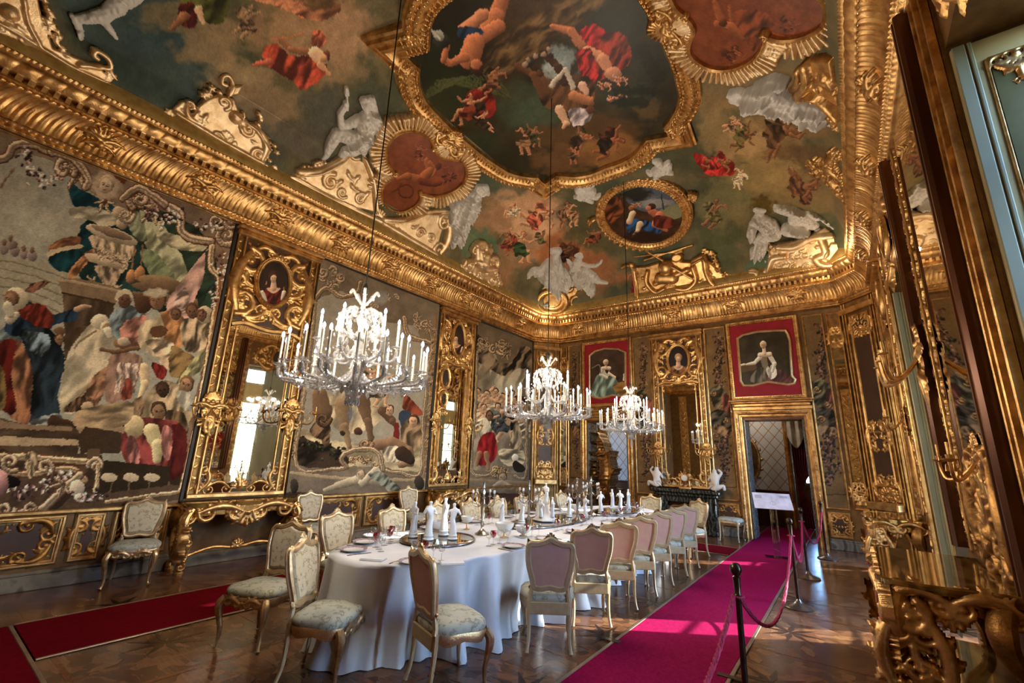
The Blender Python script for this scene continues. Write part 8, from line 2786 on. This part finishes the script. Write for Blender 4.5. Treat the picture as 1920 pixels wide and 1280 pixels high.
# ------------------------------------------------------------------ console tables
def console(fr, u0, u1, dep, z, label, shelf=False, sc=1.0, legs=2):
    uc, w = (u0 + u1) / 2, u1 - u0
    t = empty('console_table', fr.p(uc, 0, 0), 0, label, 'table')
    f = Fr((0, 0, 0), fr.U, fr.V, fr.N)
    hf = Fr((0, 0, 0), fr.U, fr.N, fr.V)
    h = w / 2
    o = [(-h + .04, .0), (-h + .02, dep * .35), (-h - .02, dep * .62), (-h + .03, dep * .86), (-h + .16, dep * .95), (-h * .5, dep * .90), (-h * .25, dep * .96), (0, dep)]
    o = smooth_poly(o + [(-a, b) for a, b in o[:-1][::-1]], 3, False)
    top = MB().prism(o, z - .035, z, hf, .012).prism(.5 * 0 + (np.array(o) - [0, dep * .4]) * .965 + [0, dep * .4], z - .06, z - .035, hf)
    top.build('marble_top', MTOP, t)
    B = (np.array(o) - [0, dep * .4]) * .93 + [0, dep * .4]
    MB().prism(B, z - .17, z - .06, hf).build('apron', GOLDD, t)
    R = Relief()
    n = 3
    R.shell(0, z - .16, .17, -PI / 2, 2.6, 7).P.extend(rocaille(w * .35, .2, 5, .6).shift(0, z - .15).P)
    for sg in (-1, 1): R.cscroll((sg * .08, z - .14), (sg * h * .8, z - .12), .14 * sg, w=.07, leaves=4)
    for k in range(int(w / .05)): R.ell(-h * .85 + k * .05 * .9, z - .075, .02, .012, 0, .015)
    R.build('carved_apron', GOLD, Fr(fr.N * dep * .93, fr.U, fr.V, fr.N), t, .011, .02)
    for sd in (-1, 1):
        sf = Fr(fr.U * sd * (h - .03), -fr.N * sd, fr.V, fr.U * sd)
        R = Relief()
        for a in (.3, .7): R.cscroll((-sd * dep * (a - .22), z - .12), (-sd * dep * (a + .2), z - .12), .2, w=.09, leaves=3)
        R.shell(-sd * dep * .5, z - .14, .12, -PI / 2)
        R.build('carved_side', GOLD, sf, t, .012, .02)
        for bk in (0, 1):
            d = dep * (.82 if not bk else .18)
            q = smooth_poly([f.p(sd * (h - .07), z - .08, d), f.p(sd * (h + .00), z - .2, d + .03 * sc), f.p(sd * (h - .02), z - .34, d + .03), f.p(sd * (h - .13), z * .42, d - .06), f.p(sd * (h - .12), z * .22, d - .07), f.p(sd * (h - .04), z * .1, d - .01), f.p(sd * (h - .06), .02, d)], 5, False)
            k = .044 * sc ** .4
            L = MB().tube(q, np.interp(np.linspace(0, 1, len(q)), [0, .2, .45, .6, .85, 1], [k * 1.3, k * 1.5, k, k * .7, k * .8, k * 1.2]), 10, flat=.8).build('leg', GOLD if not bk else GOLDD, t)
            lf = Fr(f.p(sd * (h - .03), 0, d + .055 * sc), fr.U, fr.V, fr.N)
            m = MB()
            for j in range(2, len(q) - 2):
                r = k * (1.1 - .5 * j / len(q))
                m.lathe([(0, -r * .34), (r * .36, -r * .15), (r * .36, r * .15), (0, r * .34)], q[j] + fr.N * r * .8, 7)
            m.lathe([(0, -.02), (k * 1.2, 0), (k * 1.3, .03), (k * .8, .06), (0, .07)], q[-1] * [1, 1, 0], 10)
            m.build('leg_carving', GOLD, L)
            if not bk:
                R = Relief().scroll(0, z - .19, .08 * sc, 0, sd, turns=1.4, w=.26).scroll(sd * -.06, z * .44, .06 * sc, 2, -sd, w=.26).leaf((0, z - .26), -PI / 2, .24, .03 * sc, .3 * sd).leaf((sd * -.05, z - .3), -PI / 2 - .5, .16, .02 * sc, .5).scroll(sd * -.02, .10, .05 * sc, 1, sd).flower(0, z - .1, .04 * sc)
                for jj in range(5): R.leaf((sd * (-.02 - .015 * jj), z - .30 - .06 * jj), sd * (1.2 + .3 * jj), .08 * sc, .014 * sc, .6)
                R.build('leg_scroll', GOLD, lf, L, .010, .05)
                of_ = Fr(f.p(sd * (h + .02), 0, d - .04), fr.N * sd, fr.V, fr.U * sd)
                R = rocaille(.15 * sc, z * .7, 7, .7).shift(0, z * .5)
                R.scroll(0, z * .76, .075 * sc, 1, sd, w=.3).scroll(-.03 * sd, z * .42, .055 * sc, 3, -sd, w=.3).shell(0, z * .84, .08 * sc, -PI / 2).leaf((0, z * .6), -PI / 2, .26, .02 * sc, .3)
                R.build('side_carving', GOLD, of_, L, .011, .06)
    if shelf:
        MB().prism(B * .9, .20, .24, hf, .01).build('lower_shelf', MTOP, t)
        MB().prism(B * .92, .14, .20, hf).build('lower_rail', GOLD, t)
    else:
        q = smooth_poly([f.p(-h + .14, z * .24, dep * .7), f.p(-h * .4, z * .30, dep * .55), f.p(0, z * .26, dep * .6), f.p(h * .4, z * .30, dep * .55), f.p(h - .14, z * .24, dep * .7)], 6, False)
        MB().tube(q, .022, 7).build('stretcher', GOLD, t)
        R = Relief().shell(0, z * .27, .10, PI / 2, 3, 7)
        R.build('stretcher_shell', GOLD, Fr(fr.N * dep * .62, fr.U, fr.V, fr.N), t, .012, .02)
    return t


console(LW, 2.48, 4.02, .52, .88, 'gilt console table under the near mirror of the left wall')
console(LW, 7.12, 8.42, .48, .86, 'gilt console table under the farther mirror of the left wall')
console(RW, 4.32, 5.95, .82, .90, 'large gilt console table with polished marble top at the right edge', True, 1.5)
console(RW, 8.95, 10.25, .80, .92, 'gilt marble-topped console table between the farther windows', False, 1.2)

# ------------------------------------------------------------------ rope barrier
def post(x, y, lb):
    t = empty('stanchion', (x, y, 0), 0, lb, 'barrier post', 'rope barrier posts')
    lath('base', [(.155, 0), (.16, .012), (.14, .025), (.06, .05), (.035, .08), (.022, .10)], STEEL, 28, t)
    lath('pole', [(.019, .09), (.019, .80), (.025, .81), (.019, .82), (.024, .90), (.026, .915), (.012, .925)], BRONZE, 16, t)
    lath('ball', [(.010, .92), (.024, .930), (.036, .950), (.038, .965), (.034, .985), (.02, 1.0), (0, 1.004)], BRONZE, 18, t)
    MB().tube(np.c_[oval(0, 0, .034, .034, 16), np.full(16, .80)], .008, 6, closed=True).build('rope_ring', ROPE, t)


PS = [(-.70, 3.5), (-.70, 6.8), (-.72, 8.6), (-.55, 10.55)]
for (x, y), lb in zip(PS, ('nearest barrier post with a dark bronze ball, standing on the carpet edge', 'second barrier post, on the parquet beside the carpet', 'third barrier post, right of the white sign stand', 'farthest barrier post, beside the right doorway')): post(x, y, lb)


def rope(a, b, sag, lb, z=.80):
    a, b = np.array([*a, z]), np.array([*b, z])
    t = np.linspace(0, 1, 130)
    c = a[None] * (1 - t)[:, None] + b[None] * t[:, None]
    c[:, 2] -= sag * 4 * t * (1 - t)
    L = np.linalg.norm(b - a)
    e = (b - a) / L
    sd = np.cross(e, [0, 0, 1])
    m = MB()
    for k in range(3):
        ph = t * L * 70 + k * 2 * PI / 3
        m.tube(c + sd * (np.cos(ph) * .008)[:, None] + np.array([0, 0, 1]) * (np.sin(ph) * .008)[:, None], .009, 5)
    tag(m.build('barrier_rope', ROPE), lb, 'rope', 'twisted barrier ropes')


rope((-.72, 3.47), (-.98, 1.2), .45, 'twisted crimson rope running from the nearest post out of the picture')
rope((-.70, 3.53), (-.70, 6.77), .50, 'twisted crimson rope between the nearest and second posts')
rope((-.70, 6.83), (-.72, 8.57), .42, 'twisted crimson rope between the second and third posts')
rope((-.72, 8.63), (-.55, 10.52), .42, 'twisted pink-lit rope between the third and farthest posts')
t = link('stanchion', bpy.data.objects['base'].data)
bpy.data.objects.remove(t)


def sign(x, y, rz, m, lb, z=.98, w=.52, d=.34):
    t = empty('sign_stand', (x, y, .012), rz, lb, 'sign')
    MB().box(-.20, .20, -.14, .14, 0, .012, .003).build('base', ACRYL, t)
    MB().box(-.055, -.035, -.02, .02, .012, z).box(.035, .055, -.02, .02, .012, z).box(-.035, .035, -.004, .004, .012, z).build('acrylic_post', ACRYL, t)
    f = Fr((0, 0, z + .04), (1, 0, 0), (0, .77, .64), (0, -.64, .77))
    b = MB().box(-w / 2, w / 2, -d / 2, d / 2, 0, .012, .002, fr=f).build('board', m, t)
    if m is SIGNM:
        k = MB().tube([f.p(*q, .0125) for q in oval(0, -.06, .045, .045, 20)], .0018, 4, closed=True).tube([f.p(0, -.1, .0125), f.p(0, .15, .0125)], .0015, 4)
        for j in range(7): k.box(-w / 2 + .04, -w / 2 + .15, .13 - j * .012, .134 - j * .012, .012, .0128, fr=f)
        for j in range(4): k.box(w / 2 - .18, w / 2 - .05, .13 - j * .012, .134 - j * .012, .012, .0128, fr=f)
        k.build('printed_diagram', INK, b)


sign(-1.26, 9.9, .25, SIGNM, 'white sign board on a clear acrylic stand in the middle of the crimson carpet', .92, .62, .40)
sign(-5.3, 9.9, -.5, SIGNG, 'grey sign board on a stand beyond the far left of the table', .92, .75, .48)

# ------------------------------------------------------------------ what is seen through the doorways
m, tt, b = newmat('lattice_wallpaper')
v = coords(tt, (1, 1, .8), (0, PI / 4, 0))
ch = tt.nodes.new('ShaderNodeTexBrick')
ch.offset = 0
for k, a in (('Scale', 5.2), ('Mortar Size', .05), ('Brick Width', 1.0), ('Row Height', 1.0), ('Mortar Smooth', .3)): ch.inputs[k].default_value = a
ch.inputs['Color1'].default_value = (*L3(222, 214, 200), 1)
ch.inputs['Color2'].default_value = (*L3(214, 206, 192), 1)
ch.inputs['Mortar'].default_value = (*L3(176, 128, 76), 1)
sw = tt.nodes.new('ShaderNodeSeparateXYZ'); cw = tt.nodes.new('ShaderNodeCombineXYZ')
tt.links.new(v, sw.inputs[0]); tt.links.new(sw.outputs[0], cw.inputs[0]); tt.links.new(sw.outputs[2], cw.inputs[1])
tt.links.new(cw.outputs[0], ch.inputs['Vector'])
tt.links.new(ch.outputs['Color'], b.inputs['Base Color'])
b.inputs['Roughness'].default_value = .6
LATT = m
for x0, x1, lb in ((-3.3, -1.42, 'cream lattice wallpaper seen through the right doorway'), (-8.1, -3.7, 'pale lattice wallpaper seen through the left doorway')):
    tag(MB().box(x0, x1, .95, 4.1, 0, .02, fr=RB).build('wallpaper', LATT), lb, 'wallpaper')
    o = MB().box(x0, x1, .0, .9, 0, .03, fr=RB).box(x0, x1, .9, .95, 0, .06, .01, fr=RB).build('anteroom_dado', DARKWOOD)
    tag(o, 'dark dado below the ' + lb.split(' seen')[0], 'panelling')
dr = MB().sweep([(-1.30, 0), (-1.30, 2.75), (-.48, 2.75), (-.48, 0)], [(0, 0), (0, .05), (.03, .08), (.06, .05), (.09, .09), (.12, .06), (.12, 0)], RB, False).build('door_3', GOLD)
dr['kind'] = 'structure'
R = rocaille(.9, .5, 91, 1).shift(-.9, 3.0)
R.build('carved_pelmet', GOLD, RB, dr, .016, .01, 0, .03)


def drape(name, x0, x1, z0, z1, y, mat, lb, tie=None, k=9, top=None):
    nu, nv = 50, 24
    u, v = np.meshgrid(np.linspace(0, 1, nu), np.linspace(0, 1, nv), indexing='ij')
    X = x0 + (x1 - x0) * u
    if tie is not None:
        tx, tz = tie
        w = np.exp(-((z1 - (z1 - z0) * v - tz) / .5) ** 2)
        X = X * (1 - .8 * w) + tx * .8 * w
    Y = y + .05 * np.sin(u * k * 2 * PI)
    Z = z1 - (z1 - z0) * v
    if top: Z = z1 - (z1 - z0) * v * (.35 + top * np.abs(np.sin(PI * u * 2))) - .12 * np.abs(np.sin(PI * u * 2)) * (v > 0)
    o = obj(name, np.stack([X, Y, Z], -1), grid_faces(nu, nv), mat)
    s_ = o.modifiers.new('thickness', 'SOLIDIFY'); s_.thickness = .01
    return tag(o, lb, 'curtain')


drape('red_curtain', -1.27, -.72, .02, 2.7, 14.85, CURT, 'dark red curtain drawn to the left in the farther doorway', (-1.22, 1.0))
drape('red_curtain', -.86, -.52, .9, 2.7, 14.95, CURT, 'dark red curtain gathered at the right of the farther doorway', (-.75, 1.5), 6)
drape('cream_swag', -1.36, -.42, 1.9, 2.9, 14.5, SWAG, 'cream silk swag over the farther doorway', None, 5, .35)
drape('cream_valance', -2.6, -1.3, 3.0, 3.35, 14.52, SWAG, 'cream scalloped valance along the anteroom wall', None, 6, .3)
for cx, cz, lb in ((-2.32, 1.75, 'gilt-framed shaped mirror on the cream lattice wall'), (-6.9, 2.1, 'gilt-framed shaped mirror beyond the left doorway')):
    f2 = Fr(RB.p(0, 0, .03), RB.U, RB.V, RB.N)
    t = MB().prism(oval(cx, cz, .22, .52, 28), 0, .02, f2).build('wall_mirror', MIRROR)
    tag(t, lb, 'mirror')
    R = Relief().ring(cx, cz, .25, .55, .045)
    for k in range(14):
        a = k * 2 * PI / 14
        R.leaf((cx + .27 * math.cos(a), cz + .57 * math.sin(a)), a, .10, .02, .6)
    R.build('gilt_frame', GOLD, f2, t, .014, .02)
vs = empty('porcelain_vase', (-5.72, 12.85, .80), 0, 'large blue and grey lidded vase in the left doorway', 'vase')
lath('body', [(.08, 0), (.09, .02), (.06, .05), (.12, .16), (.15, .28), (.13, .38), (.07, .44), (.075, .47)], simple('blue_grey_porcelain', (90, 104, 132), .15, 0, (170, 170, 176), 12), 20, vs)
lath('lid', [(.08, .47), (.075, .49), (.04, .55), (.02, .57), (.03, .60), (.012, .63), (0, .66)], DARK, 16, vs)
pd = MB().box(-6.0, -5.45, 12.62, 13.05, .74, .79, .015).box(-5.95, -5.5, 12.67, 13.0, .0, .74, .02).build('carved_pedestal', GOLDD)
tag(pd, 'dark gilt carved pedestal carrying the vase in the left doorway', 'pedestal')
rocaille(.5, .5, 95, .8).shift(-5.72, .45).build('carved_ornament', GOLD, Fr((0, 12.66, 0), (1, 0, 0), (0, 0, 1), (0, -1, 0)), pd, .014, .0)
p = MB().box(-6.02, -5.72, .1, DH - .06, -.66, -.60, .01, fr=FW).build('gilt_door_leaf', GOLDD)
tag(p, 'carved gilt door leaf standing open in the left doorway', 'door leaf')
rocaille(.24, 2.2, 96, 1.6).shift(-5.87, 1.35).build('carved_ornament', GOLD, FW, p, .013, 0, 0, -.60)
# small spotlights standing on the cornice at the far left corner
for i, (x, y, s_) in enumerate(((-7.05, 11.15, 1.2), (-6.88, 11.30, 1.0), (-6.55, 11.42, .7))):
    t = empty('spotlight', (x, y, 6.12), 0, ('larger grey spotlight on the cornice in the far left corner', 'grey spotlight beside the larger one in the far left corner', 'small pale spotlight right of the far left corner')[i], 'lamp', 'spotlights on the cornice')
    t.scale = (s_,) * 3
    MB().tube([(-.09, 0, .09), (.07, 0, .10)], [.06, .075], 12).build('housing', CAMERAG, t)
    MB().box(-.03, .03, -.03, .03, 0, .06, .005).build('bracket', CAMERAG, t)
# unseen point lights in mid-air at the far corners, added to brighten the vault
for x, y, e in CORNER_FILL:
    l = bpy.data.lights.new('corner_fill_light', 'POINT')
    l.energy = e
    l.color = (1, .74, .46)
    l.shadow_soft_size = .05
    o = bpy.data.objects.new('corner_fill_light', l); LK(o); o.location = (x, y, 5.75)

# ornament clusters that cannot be picked apart singly
for o in bpy.data.objects:
    if o.parent is not None and o.type == 'MESH' and o.name.split('.')[0] in ('carved_ornament', 'carved_shell', 'scrolled_foot', 'carved_border', 'carved_overpanel', 'shutter_ornament', 'carved_apron', 'carved_side', 'crest_carving', 'apron_carving', 'leg_scroll', 'leg_carving', 'side_carving', 'knee_carving', 'scroll_ornament', 'frame_carving', 'inner_carved_border', 'inner_gilt_border', 'carved_face', 'gilt_rods', 'glazing_bar', 'stile', 'notched_edge'):
        o['kind'] = 'stuff'
